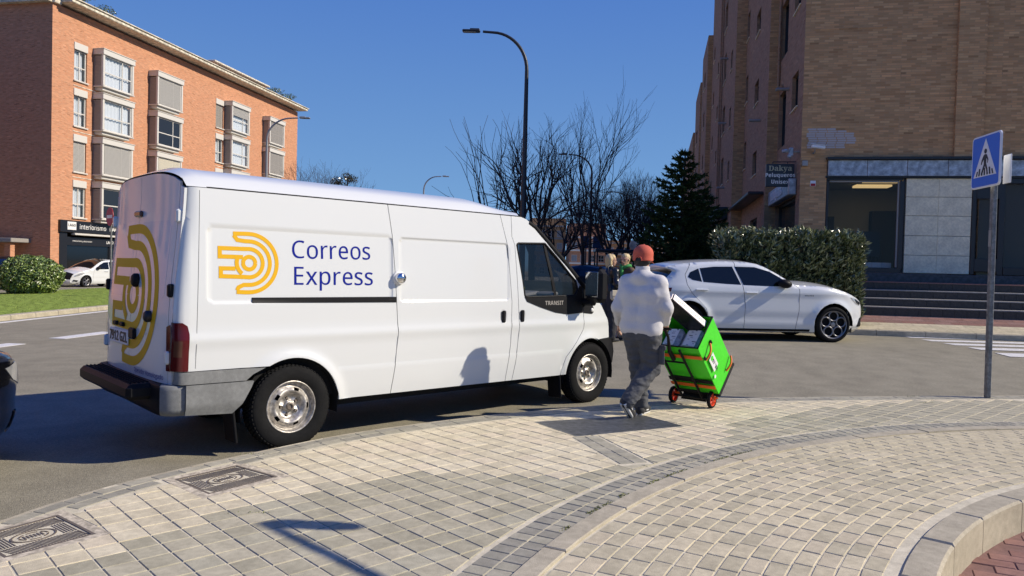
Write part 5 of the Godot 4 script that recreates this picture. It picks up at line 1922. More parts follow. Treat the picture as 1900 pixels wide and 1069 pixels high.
	panel(rg, PackedVector2Array([Vector2(-0.34, 1.222), Vector2(0.985, 1.213), Vector2(0.985, 1.231), Vector2(-0.34, 1.236)]), [], frange(-0.5, 1.1, 0.1), frange(1.1, 1.3, 0.1), side, 0.006, 0.0)
	part(rail, "rail_slot", rg, M.groove_black)
	# vertical seam of the rear corner
	var seam := MB.new()
	panel(seam, PackedVector2Array([Vector2(-0.760, 2.06), Vector2(-0.757, 2.06), Vector2(-0.787, 0.72), Vector2(-0.790, 0.72)]), [], frange(-1, -0.5, 0.1), frange(0.7, 2.1, 0.1), side, 0.0008, 0.0)
	part(van, "body_seam", seam, M.groove_black)
	# logo and lettering
	var lg := MB.new()
	horn_logo(lg, Vector2(-0.376, 1.52), 1.0, side, 0.07)
	part(van, "horn_logo", lg, M.logo_yellow)
	fit_text(van, "lettering", "Correos", Vector2(-0.012, 1.568), Vector2(0.731, 1.578), 0.148, side, M.logo_blue)
	fit_text(van, "lettering", "Express", Vector2(0.004, 1.352), Vector2(0.756, 1.352), 0.148, side, M.logo_blue)
	# grey lower trim behind the rear wheel
	var t1 := MB.new()
	var trim = func(u, y): return Vector3(u, y, van_w(u, 0.75) + 0.014)
	var T1 = PackedVector2Array([Vector2(-0.935, 0.604), Vector2(-0.40, 0.600), Vector2(-0.345, 0.645), Vector2(-0.245, 0.692), Vector2(-0.93, 0.697)])
	panel(t1, T1, [], frange(-1, 0, 0.06), frange(0.5, 0.8, 0.05), trim)
	part(van, "side_trim", t1, M.bumper_grey)
	var t2 := MB.new()
	var bside = func(u, y): return Vector3(u, y, van_w(u, 0.75) + 0.022 - 0.03 * ss((0.45 - y) / 0.12))
	panel(t2, PackedVector2Array([Vector2(-0.86, 0.372), Vector2(-0.50, 0.35), Vector2(-0.43, 0.42), Vector2(-0.36, 0.545), Vector2(-0.34, 0.593), Vector2(-0.86, 0.597)]), [], frange(-1, 0, 0.06), frange(0.3, 0.7, 0.04), bside, 0.0, 0.04)
	part(van, "bumper_side", t2, M.bumper_grey)
	# rear bumper: grey round corner on the near side, dark rear face with a ribbed step
	var path = [[-0.70, 0.905], [-0.80, 0.905], [-0.88, 0.900], [-0.94, 0.885], [-0.985, 0.855], [-1.01, 0.81], [-1.02, 0.75], [-1.025, 0.60], [-1.03, 0.0], [-1.025, -0.60], [-1.02, -0.75], [-1.01, -0.81], [-0.985, -0.855], [-0.94, -0.885], [-0.88, -0.900], [-0.70, -0.905]]
	var sweep = func(i0, i1):
		var out = []
		for i in range(i0, i1 + 1):
			var q = path[i]
			var inn = Vector3(0.0 - q[0] - 0.6, 0, -q[1]).normalized()
			var row = []
			for e in [[0.365, 0.05], [0.385, 0.012], [0.42, 0.0], [0.56, 0.0], [0.592, 0.008], [0.598, 0.03], [0.598, 0.10]]:
				row.append(Vector3(q[0], e[0], q[1]) + inn * e[1])
			out.append(row)
		return out
	var rc := MB.new()
	rc.sheet(sweep.call(0, 5), true)
	part(van, "bumper_corner", rc, M.bumper_grey)
	var rb := MB.new()
	rb.sheet(sweep.call(5, 15), true)
	rb.cbox(Vector3(-1.09, 0.535, -0.03), Vector3(0.20, 0.12, 1.36), 0.03)
	var rbo = part(van, "rear_bumper", rb, M.plastic_black)
	var ribs := MB.new()
	for k in 5: ribs.cbox(Vector3(-1.14 + k * 0.03, 0.598, -0.05), Vector3(0.014, 0.010, 1.24), 0.003)
	part(rbo, "step_ribs", ribs, M.tyre)
	# rear doors
	var top = func(z): return 2.078 + 0.15 * pow(maxf(0.0, 1.0 - pow(absf(z) / 0.83, 3.4)), 0.55)
	var rz = frange(-0.83, 0.83, 0.083); var ry = frange(0.45, 2.3, 0.09)
	for sg in [-1, 1]:
		var d := MB.new()
		var P = PackedVector2Array()
		var za = 0.004 if sg > 0 else -0.775; var zb = 0.775 if sg > 0 else -0.004
		P.append(Vector2(za, 0.60)); P.append(Vector2(zb, 0.60))
		for k in 9: 
			var z = lerpf(zb, za, k / 8.0)
			P.append(Vector2(z, top.call(z) - 0.02))
		panel(d, P, [], rz, ry, rear)
		var dr = part(van, "rear_door", d, M.van_white)
		var wn := MB.new()
		var w0 = 0.07 if sg > 0 else -0.70; var w1 = 0.70 if sg > 0 else -0.07
		panel(wn, PackedVector2Array([Vector2(w0 + 0.05, 1.22), Vector2(w1 - 0.05, 1.22), Vector2(w1, 1.27), Vector2(w1, 1.78), Vector2(w1 - 0.05, 1.83), Vector2(w0 + 0.05, 1.83), Vector2(w0, 1.78), Vector2(w0, 1.27)]), [], rz, ry, rear, 0.0012, 0.004)
		part(dr, "rear_window", wn, M.vinyl if M.has("vinyl") else mat("vinyl", lin(0.62, 0.64, 0.67), 0.08, 0, {"clearcoat_enabled": true, "clearcoat": 1.0}))
		for y in [0.80, 1.30, 1.86]:
			var hg := MB.new()
			hg.cbox(Vector3(van_rear(0.79, y) - 0.005, y, sg * 0.795), Vector3(0.05, 0.10, 0.05), 0.012)
			part(dr, "hinge", hg, M.plastic_black if y == 1.30 else M.van_white)
		var bt := MB.new()
		panel(bt, PackedVector2Array([Vector2(za, 0.46), Vector2(zb, 0.46), Vector2(zb, 0.592), Vector2(za, 0.592)]), [], rz, frange(0.4, 0.7, 0.1), rear)
		part(van, "rear_valance", bt, M.van_white)
		# corner posts
		var cp := MB.new()
		var ca = 0.783 if sg > 0 else -0.832; var cb = 0.832 if sg > 0 else -0.783
		panel(cp, PackedVector2Array([Vector2(ca, 0.60), Vector2(cb, 0.60), Vector2(cb, 2.07), Vector2(ca, 2.09)]), [], frange(-0.83, 0.83, 0.02), ry, rear)
		part(van, "corner_post", cp, M.van_white)
		# tail lights
		var tl := MB.new()
		var ta = 0.775 if sg > 0 else -0.832; var tb = 0.832 if sg > 0 else -0.775
		panel(tl, PackedVector2Array([Vector2(ta, 0.70), Vector2(tb, 0.70), Vector2(tb, 1.05), Vector2(ta, 1.03)]), [], frange(-0.84, 0.84, 0.02), frange(0.6, 1.2, 0.05), rear, 0.012, 0.0)
		var L = PackedVector2Array()
		for q in [[0.0, 0.703], [0.092, 0.703], [0.096, 0.98], [0.082, 1.04], [0.05, 1.064], [0.0, 1.064]]: L.append(Vector2(van_end(q[1]) + q[0], q[1]))
		if sg > 0:
			panel(tl, L, [], frange(-0.96, -0.8, 0.012), frange(0.6, 1.2, 0.05), side, 0.010, 0.012)
		var lamp = part(van, "tail_light", tl, M.lens_red)
		if sg > 0:
			var am := MB.new()
			panel(am, PackedVector2Array([Vector2(van_end(0.9) + 0.008, 0.81), Vector2(van_end(0.9) + 0.05, 0.81), Vector2(van_end(0.9) + 0.05, 0.93), Vector2(van_end(0.9) + 0.008, 0.93)]), [], frange(-0.96, -0.8, 0.012), frange(0.6, 1.2, 0.06), side, 0.0115, 0.0)
			part(lamp, "indicator_lens", am, M.lens_amber)
	# rear logo across both doors, plate, handle, badges
	var rg2 := MB.new()
	horn_logo(rg2, Vector2(0.03, 1.24), 2.35, rear, 0.10)
	part(van, "horn_logo", rg2, M.logo_yellow)
	var hz := -0.26
	var pl := MB.new()
	pl.cbox(Vector3(van_rear(hz, 0.88) - 0.012, 0.88, hz), Vector3(0.012, 0.12, 0.50), 0.004)
	var plate = part(van, "number_plate", pl, M.plate_white)
	var pt = inst(plate, "plate_text", text_mesh("7912 GZL", 0.115, 0.003, "Droid Sans", true), M.ink_black)
	pt.transform = Transform3D(Basis(Vector3.UP, -PI / 2), Vector3(van_rear(hz, 0.88) - 0.020, 0.88, hz))
	var hd := MB.new()
	hd.cbox(Vector3(van_rear(0.10, 0.93) - 0.014, 0.93, 0.10), Vector3(0.03, 0.09, 0.13), 0.012)
	part(van, "rear_handle", hd, M.plastic_black)
	for q in [[0.12, 1.36, 0.055, M.plastic_black], [0.47, 1.09, 0.045, M.ink_black]]:
		var kb := MB.new()
		kb.lathe([Vector2(q[2], 0), Vector2(q[2], 0.03), Vector2(q[2] * 0.7, 0.045), Vector2(0, 0.05)], 20, Transform3D(Basis(Vector3.BACK, PI / 2), Vector3(van_rear(q[0], q[1]), q[1], q[0])))
		part(van, "rear_lock", kb, q[3])
	for q in [[-0.36, 0.985], [-0.18, 0.985]]:
		var nl := MB.new()
		nl.cbox(Vector3(van_rear(q[0], q[1]) - 0.012, q[1], q[0]), Vector3(0.03, 0.035, 0.09), 0.008)
		part(van, "plate_light", nl, M.plastic_black)
	var hb := MB.new()
	hb.cbox(Vector3(van_rear(0.0, 1.90) - 0.012, 1.90, 0.0), Vector3(0.03, 0.05, 0.16), 0.012)
	part(van, "high_brake_light", hb, M.lens_amber)
	fit_text(van, "lettering", "Operador Homologado", Vector2(0.12, 0.625), Vector2(0.72, 0.625), 0.036, rear, M.logo_blue)
	# mirror
	var mr := MB.new()
	mr.cbox(Vector3(3.60, 1.36, 1.06), Vector3(0.17, 0.38, 0.24), 0.05)
	mr.cbox(Vector3(3.58, 1.17, 0.95), Vector3(0.10, 0.07, 0.20), 0.02)
	mr.tube([Vector3(3.58, 1.17, 0.84), Vector3(3.59, 1.20, 1.02)], [0.04, 0.03], 8)
	var mo = part(van, "door_mirror", mr, M.plastic_black)
	var mg := MB.new()
	mg.cbox(Vector3(3.512, 1.38, 1.06), Vector3(0.006, 0.28, 0.18), 0.002)
	part(mo, "mirror_glass", mg, M.chrome)
	var mr2 := MB.new()
	mr2.cbox(Vector3(3.60, 1.36, -1.06), Vector3(0.17, 0.38, 0.24), 0.05)
	mr2.tube([Vector3(3.58, 1.17, -0.84), Vector3(3.59, 1.20, -1.02)], [0.04, 0.03], 8)
	part(van, "door_mirror", mr2, M.plastic_black)
	# head lamps
	for sg in [-1, 1]:
		var hl := MB.new()
		var pts = []
		for i in 5:
			var row = []
			for j in 5:
				var u = lerpf(3.95, 4.16, j / 4.0); var y = lerpf(0.80, 0.80 + 0.30 * (1.0 - 0.55 * j / 4.0), i / 4.0)
				row.append(Vector3(u, y, sg * (van_w(u, y) + 0.004)))
			pts.append(row)
		hl.sheet(pts, sg > 0)
	# cab interior
	var ci := MB.new()
	ci.box(Vector3(2.36, 1.30, 0), Vector3(0.03, 1.5, 1.60))
	part(van, "bulkhead", ci, M.black_matte)
	for z in [0.42, -0.42]:
		var seat := MB.new()
		seat.cbox(Vector3(2.78, 0.95, z), Vector3(0.50, 0.18, 0.5), 0.05)
		seat.cbox(Vector3(2.53, 1.28, z), Vector3(0.16, 0.62, 0.48), 0.05, Basis(Vector3.BACK, 0.15))
		seat.cbox(Vector3(2.47, 1.68, z), Vector3(0.10, 0.20, 0.26), 0.04)
		part(van, "seat", seat, M.wool_dark)
	var db := MB.new()
	db.cbox(Vector3(3.45, 1.08, 0), Vector3(0.55, 0.26, 1.55), 0.08)
	var dash = part(van, "dashboard", db, M.black_matte)
	var sw := MB.new()
	var pts2 = []
	for k in 21: pts2.append(Vector3(3.12, 1.20, -0.42) + Basis(Vector3.BACK, -0.5) * Vector3(0, sin(TAU * k / 20.0) * 0.19, cos(TAU * k / 20.0) * 0.19))
	var rr2 = []
	for k in 21: rr2.append(0.016)
	sw.tube(pts2, rr2, 6)
	part(dash, "steering_wheel", sw, M.plastic_black)
	var pap := MB.new()
	pap.cbox(Vector3(3.30, 1.235, 0.10), Vector3(0.30, 0.05, 0.46), 0.02, Basis(Vector3.BACK, 0.12))
	pap.cbox(Vector3(3.36, 1.25, 0.52), Vector3(0.22, 0.05, 0.22), 0.02, Basis(Vector3.UP, 0.5))
	part(dash, "papers", pap, M.plate_white)
	var hv := MB.new()
	hv.cbox(Vector3(3.26, 1.30, -0.10), Vector3(0.26, 0.10, 0.5), 0.04)
	part(dash, "folded_vest", hv, M.hi_vis)
	# wheels and wheel wells
	for q in [[0.0, 1], [3.71, 1], [0.0, -1], [3.71, -1]]:
		van_wheel(van, Vector3(q[0], 0.345, q[1] * 0.80), q[1])
		var well := MB.new()
		var wr = []
		for i in 19:
			var a = deg_to_rad(-10 + i * 200.0 / 18.0)
			var row = []
			for z in [0.45, 0.60, 0.75, 0.878]:
				row.append(Vector3(q[0] + cos(a) * 0.43, 0.33 + sin(a) * 0.43, q[1] * z))
			wr.append(row)
		well.sheet(wr, q[1] > 0)
		for i in 18:
			well.tri(Vector3(q[0], 0.33, q[1] * 0.45), wr[i][0], wr[i + 1][0])
		part(van, "wheel_well", well, M.groove_black)
	for q in [[-0.47, 0.25], [3.24, 0.24]]:
		var fl := MB.new()
		fl.cbox(Vector3(q[0], q[1], 0.78), Vector3(0.025, 0.30, 0.20), 0.008, Basis(Vector3.BACK, 0.12))
		part(van, "mud_flap", fl, M.plastic_black)
	var ax := MB.new()
	ax.tube([Vector3(0, 0.345, -0.75), Vector3(0, 0.345, 0.75)], [0.06, 0.06], 8)
	ax.box(Vector3(0.0, 0.40, 0.55), Vector3(1.3, 0.05, 0.07))
	ax.box(Vector3(0.25, 0.47, 0.60), Vector3(0.4, 0.05, 0.3))
	ax.tube([Vector3(0.5, 0.30, 0.3), Vector3(3.4, 0.30, 0.3)], [0.05, 0.05], 8)
	part(van, "rear_axle", ax, M.plastic_black)

func van_wheel(van: Node3D, c: Vector3, sg: int) -> void:
	# axis along z, outer face towards sg
	var b = Basis(Vector3.RIGHT, PI / 2 * sg)
	var xf = Transform3D(b, c)
	var R = 0.345
	var ty := MB.new()
	ty.lathe([Vector2(0.215, -0.10), Vector2(0.25, -0.108), Vector2(0.31, -0.106), Vector2(0.335, -0.092), Vector2(R, -0.075), Vector2(R, 0.070), Vector2(0.337, 0.088), Vector2(0.322, 0.099), Vector2(0.29, 0.104), Vector2(0.26, 0.103), Vector2(0.235, 0.096), Vector2(0.216, 0.086)], 56, xf)
	var o = part(van, "wheel", ty, M.tyre)
	# tread blocks
	var tr := MB.new()
	for k in 60:
		var a = TAU * k / 60.0
		for w in 4:
			var off = (0.5 if w % 2 else 0.0) * TAU / 60.0
			var d = Vector3(cos(a + off), 0, -sin(a + off))
			var bb = Basis(d, Vector3.UP, d.cross(Vector3.UP))
			tr.x = xf
			tr.cbox(d * (R + 0.002) + Vector3(0, -0.054 + w * 0.036, 0), Vector3(0.012, 0.029, 0.027), 0.003, bb)
		var d2 = Vector3(cos(a), 0, -sin(a))
		tr.cbox(d2 * (R - 0.006) + Vector3(0, 0.080, 0), Vector3(0.012, 0.022, 0.022), 0.003, Basis(d2, Vector3.UP, d2.cross(Vector3.UP)))
	part(o, "tread", tr, M.tyre)
	var rim := MB.new(); rim.x = xf
	# dished steel wheel: rim lip, barrel, raised ring with slots, hub well
	var prof = func(r, a):
		if r > 0.205: return 0.092 - 0.010 * absf(r - 0.212) / 0.008
		if r > 0.190: return lerpf(0.045, 0.088, ss((r - 0.190) / 0.015))
		if r > 0.160: return lerpf(0.062, 0.045, ss((r - 0.160) / 0.030)) 
		if r > 0.110: return 0.062 + 0.016 * sin(PI * (r - 0.110) / 0.05) + 0.006 * cos(5.0 * a)
		if r > 0.088: return lerpf(0.034, 0.062, ss((r - 0.088) / 0.022))
		if r > 0.045: return 0.034 + 0.006 * cos(5.0 * (a + 0.63))
		return 0.050
	var rows = []
	var rs = [0.218, 0.212, 0.207, 0.203, 0.198, 0.192, 0.186, 0.176, 0.168, 0.160, 0.152, 0.144, 0.135, 0.126, 0.118, 0.110, 0.104, 0.097, 0.088, 0.078, 0.066, 0.055, 0.046, 0.044, 0.030]
	for r in rs:
		var row = []
		for k in 81:
			var a = TAU * k / 80.0
			row.append(Vector3(cos(a) * r, prof.call(r, a), -sin(a) * r))
		rows.append(row)
	rim.sheet(rows, false, func(i, j):
		var r: float = (rs[i] + rs[i + 1]) / 2; var a = TAU * (j + 0.5) / 80.0
		var m = fposmod(a * 5.0 / TAU + 0.5, 1.0) - 0.5
		if r > 0.138 and r < 0.157 and absf(m) < 0.14: return true
		var m2 = fposmod(a * 5.0 / TAU, 1.0) - 0.5
		if r > 0.060 and r < 0.084 and absf(m2) < 0.13: return true
		return false)
	part(o, "rim", rim, M.steel_wheel)
	var back := MB.new()
	back.lathe([Vector2(0.20, 0.0), Vector2(0.20, 0.012), Vector2(0.0, 0.012)], 32, xf)
	part(o, "brake_drum", back, M.groove_black)
	var hub := MB.new()
	hub.lathe([Vector2(0.034, 0.03), Vector2(0.032, 0.062), Vector2(0.022, 0.066), Vector2(0.018, 0.055), Vector2(0.0, 0.055)], 20, xf)
	for k in 5:
		var a = TAU * (k + 0.5) / 5.0
		var nut := MB.new(); nut.x = xf
		nut.tube([Vector3(cos(a) * 0.071, 0.015, -sin(a) * 0.071), Vector3(cos(a) * 0.071, 0.046, -sin(a) * 0.071)], [0.011, 0.010], 6)
		part(o, "wheel_nut", nut, M.iron)
	part(o, "hub", hub, M.iron)

# ================================================================ cars
func poly_dist(p: Vector2, line: PackedVector2Array) -> float:
	var b = INF
	for i in line.size() - 1:
		b = minf(b, p.distance_squared_to(Geometry2D.get_closest_point_to_segment(p, line[i], line[i + 1])))
	return sqrt(b)

func car_w(c: Dictionary, u: float, y: float) -> float:
	var w: float = c.hw
	w -= 0.30 * maxf(0.0, y - c.belt)
	w -= 0.10 * pow(clampf((0.50 - y) / 0.35, 0, 1), 2.0)
	w += 0.018 * exp(-pow((y - c.belt + 0.10) / 0.07, 2.0))
	w -= 0.020 * exp(-pow((y - 0.45) / 0.09, 2.0))
	if u > c.nose: w -= c.nose_in * pow((u - c.nose) / 1.0, 2.3)
	if u < c.tail: w -= c.tail_in * pow((c.tail - u) / 1.0, 2.2)
	for a in c.arches:
		var d = Vector2(u - a[0], y - a[1]).length() - a[2]
		if d > -0.1: w += 0.028 * exp(-pow(d / 0.07, 2.0))
	var r: float = c.round
	var d2 = poly_dist(Vector2(u, y), c.line)
	if d2 < r: w -= r - sqrt(maxf(0.0, r * r - (r - d2) * (r - d2)))
	return maxf(w, 0.05)

func build_car(c: Dictionary) -> Node3D:
	var o = thing(c.called, c.label, "car", c.at, c.turn, c.get("group", ""))
	var line = smooth_line(c.top, 3)
	c.line = line
	var cell: float = c.get("cell", 0.10)
	# side outline
	var P = PackedVector2Array(line)
	var lastp = line[-1]
	var ar = c.arches.duplicate()
	ar.sort_custom(func(a, b): return a[0] > b[0])
	for a in ar:
		var s = asin(clampf((c.sill - a[1]) / a[2], -1, 1))
		for q in arc_pts(Vector2(a[0], a[1]), a[2], rad_to_deg(s), 180 - rad_to_deg(s), 14): P.append(q)
	var lo = P[0]; var hi = P[0]
	for q in P:
		lo = lo.min(q); hi = hi.max(q)
	var xs = frange(lo.x - 0.01, hi.x + 0.01, cell); var ys = frange(lo.y - 0.01, hi.y + 0.01, cell * 0.75)
	var paint: Material = c.paint
	var right = func(u, y): return Vector3(u, y, car_w(c, u, y))
	var left = func(a, y): return Vector3(-a, y, -car_w(c, -a, y))
	var near = c.get("near", 1)
	var names = c.names
	for k in c.cuts.size() - 1:
		var sp = strip_between(c.cuts[k], c.cuts[k + 1], c.get("gap", 0.005))
		for sg in [1, -1]:
			var m := MB.new()
			for g in Geometry2D.intersect_polygons(P, sp):
				if absf(poly_area(g)) < 0.004: continue
				if sg > 0: panel(m, g, [], xs, ys, right, 0.0, 0.02)
				else:
					var gl = PackedVector2Array()
					for q in g: gl.append(Vector2(-q.x, q.y))
					panel(m, gl, [], frange(-hi.x - 0.01, -lo.x + 0.01, cell), ys, left, 0.0, 0.02)
			if m.v.size(): part(o, names[k], m, paint)
	# glass and dark trim on the sides
	for sg in [1, -1]:
		for gname in ["glass", "trim", "lamps", "rear_lamps"]:
			if not c.has(gname): continue
			for poly in c[gname]:
				var m := MB.new()
				var off = {"glass": 0.004, "trim": 0.006, "lamps": 0.005, "rear_lamps": 0.005}[gname]
				if sg > 0: panel(m, PackedVector2Array(poly), [], xs, ys, right, off, 0.004)
				else:
					var gl = PackedVector2Array()
					for q in poly: gl.append(Vector2(-q.x, q.y))
					panel(m, gl, [], frange(-hi.x - 0.01, -lo.x + 0.01, cell), ys, left, off, 0.004)
				part(o, {"glass": "side_window", "trim": "trim", "lamps": "headlight", "rear_lamps": "tail_light"}[gname], m, {"glass": M.glass_dark, "trim": M.plastic_black, "lamps": c.get("lamp_mat", M.lens_clear), "rear_lamps": M.lens_red}[gname])
	# the strip over the top, cut into bumper, tailgate, rear window, roof, windscreen, bonnet, grille
	for seg in c.over:
		var rows = []
		for i in range(seg[1] * 3, mini(seg[2] * 3, line.size() - 1) + 1):
			var t = (line[mini(i + 1, line.size() - 1)] - line[maxi(i - 1, 0)]).normalized()
			var nn = Vector2(-t.y, t.x)
			var w = car_w(c, line[i].x, line[i].y)
			var row = []
			for j in 13:
				var s = -1.0 + j / 6.0
				var cr: float = seg[4] * (1.0 - s * s)
				row.append(Vector3(line[i].x + nn.x * cr, line[i].y + nn.y * cr, s * w))
			rows.append(row)
		var m := MB.new()
		m.sheet(rows, true)
		part(o, seg[0], m, seg[3])
	# floor
	var fl := MB.new()
	fl.box(Vector3((lo.x + hi.x) / 2, 0.30, 0), Vector3((hi.x - lo.x) * 0.86, 0.24, c.hw * 1.45))
	part(o, "underbody", fl, M.groove_black)
	for a in c.arches:
		for sg in [1, -1]:
			car_wheel(o, Vector3(a[0], c.wheel_r, sg * (c.hw - 0.125)), sg, c.wheel_r, c.rim_r, c.rim)
			var well := MB.new()
			var wr = []
			for i in 15:
				var an = deg_to_rad(-5 + i * 190.0 / 14.0)
				var row = []
				for z in [c.hw - 0.36, c.hw - 0.2, c.hw - 0.03]: row.append(Vector3(a[0] + cos(an) * (a[2] - 0.004), a[1] + sin(an) * (a[2] - 0.004), sg * z))
				wr.append(row)
			well.sheet(wr, sg > 0)
			for i in 14: well.tri(Vector3(a[0], a[1], sg * (c.hw - 0.36)), wr[i][0], wr[i + 1][0])
			part(o, "wheel_well", well, M.groove_black)
	# handles and mirrors
	for h in c.get("handles", []):
		for sg in [1, -1]:
			var m := MB.new()
			m.cbox(Vector3(h.x, h.y, sg * (car_w(c, h.x, h.y) + 0.02)), Vector3(0.24, 0.035, 0.035), 0.012)
			part(o, "door_handle", m, paint)
	if c.has("mirror"):
		for sg in [1, -1]:
			var m := MB.new()
			var q = c.mirror
			m.ball(Vector3(q.x, q.y, sg * (c.hw + 0.07)), Vector3(0.14, 0.085, 0.11), 14, Basis(Vector3.BACK, -0.2))
			m.tube([Vector3(q.x + 0.02, q.y - 0.05, sg * (c.hw - 0.10)), Vector3(q.x, q.y - 0.03, sg * c.hw)], [0.035, 0.03], 8)
			part(o, "door_mirror", m, c.get("mirror_mat", M.plastic_black))
	return o

func car_wheel(o: Node, p: Vector3, sg: int, R: float, rr: float, style: String) -> void:
	var xf = Transform3D(Basis(Vector3.RIGHT, PI / 2 * sg), p)
	var ty := MB.new()
	ty.lathe([Vector2(rr - 0.01, -0.11), Vector2(R - 0.03, -0.115), Vector2(R, -0.09), Vector2(R, 0.085), Vector2(R - 0.018, 0.108), Vector2(R - 0.05, 0.118), Vector2(rr + 0.012, 0.112), Vector2(rr, 0.10)], 40, xf)
	var w = part(o, "wheel", ty, M.tyre)
	var rm := MB.new(); rm.x = xf
	rm.lathe([Vector2(rr + 0.004, 0.10), Vector2(rr - 0.004, 0.112), Vector2(rr - 0.018, 0.106), Vector2(rr - 0.022, 0.02)], 40)
	if style == "rings":
		for k in 5:
			var a = TAU * k / 5.0 + 0.31
			var c = Vector3(cos(a), 0, -sin(a)) * rr * 0.60 + Vector3(0, 0.085, 0)
			var pts = []; var rd = []
			for j in 21:
				var b = TAU * j / 20.0
				pts.append(c + Vector3(cos(b), 0, -sin(b)) * rr * 0.335); rd.append(0.015)
			rm.tube(pts, rd, 6, false)
		rm.lathe([Vector2(rr * 0.2, 0.06), Vector2(rr * 0.18, 0.09), Vector2(0.0, 0.094)], 16)
	else:
		for k in 5:
			var a = TAU * k / 5.0 + 0.2
			for da in [-0.14, 0.14]:
				var d0 = Vector3(cos(a + da * 1.8), 0, -sin(a + da * 1.8)); var d1 = Vector3(cos(a + da), 0, -sin(a + da))
				rm.tube([d0 * rr * 0.16 + Vector3(0, 0.08, 0), d1 * (rr - 0.015) + Vector3(0, 0.095, 0)], [0.026, 0.020], 6)
		rm.lathe([Vector2(rr * 0.26, 0.05), Vector2(rr * 0.22, 0.092), Vector2(0.0, 0.096)], 16)
	part(w, "rim", rm, M.alloy)
	var bd := MB.new(); bd.x = xf
	bd.lathe([Vector2(rr - 0.02, 0.01), Vector2(rr - 0.02, 0.03), Vector2(0.0, 0.03)], 24)
	part(w, "brake_disc", bd, M.groove_black)

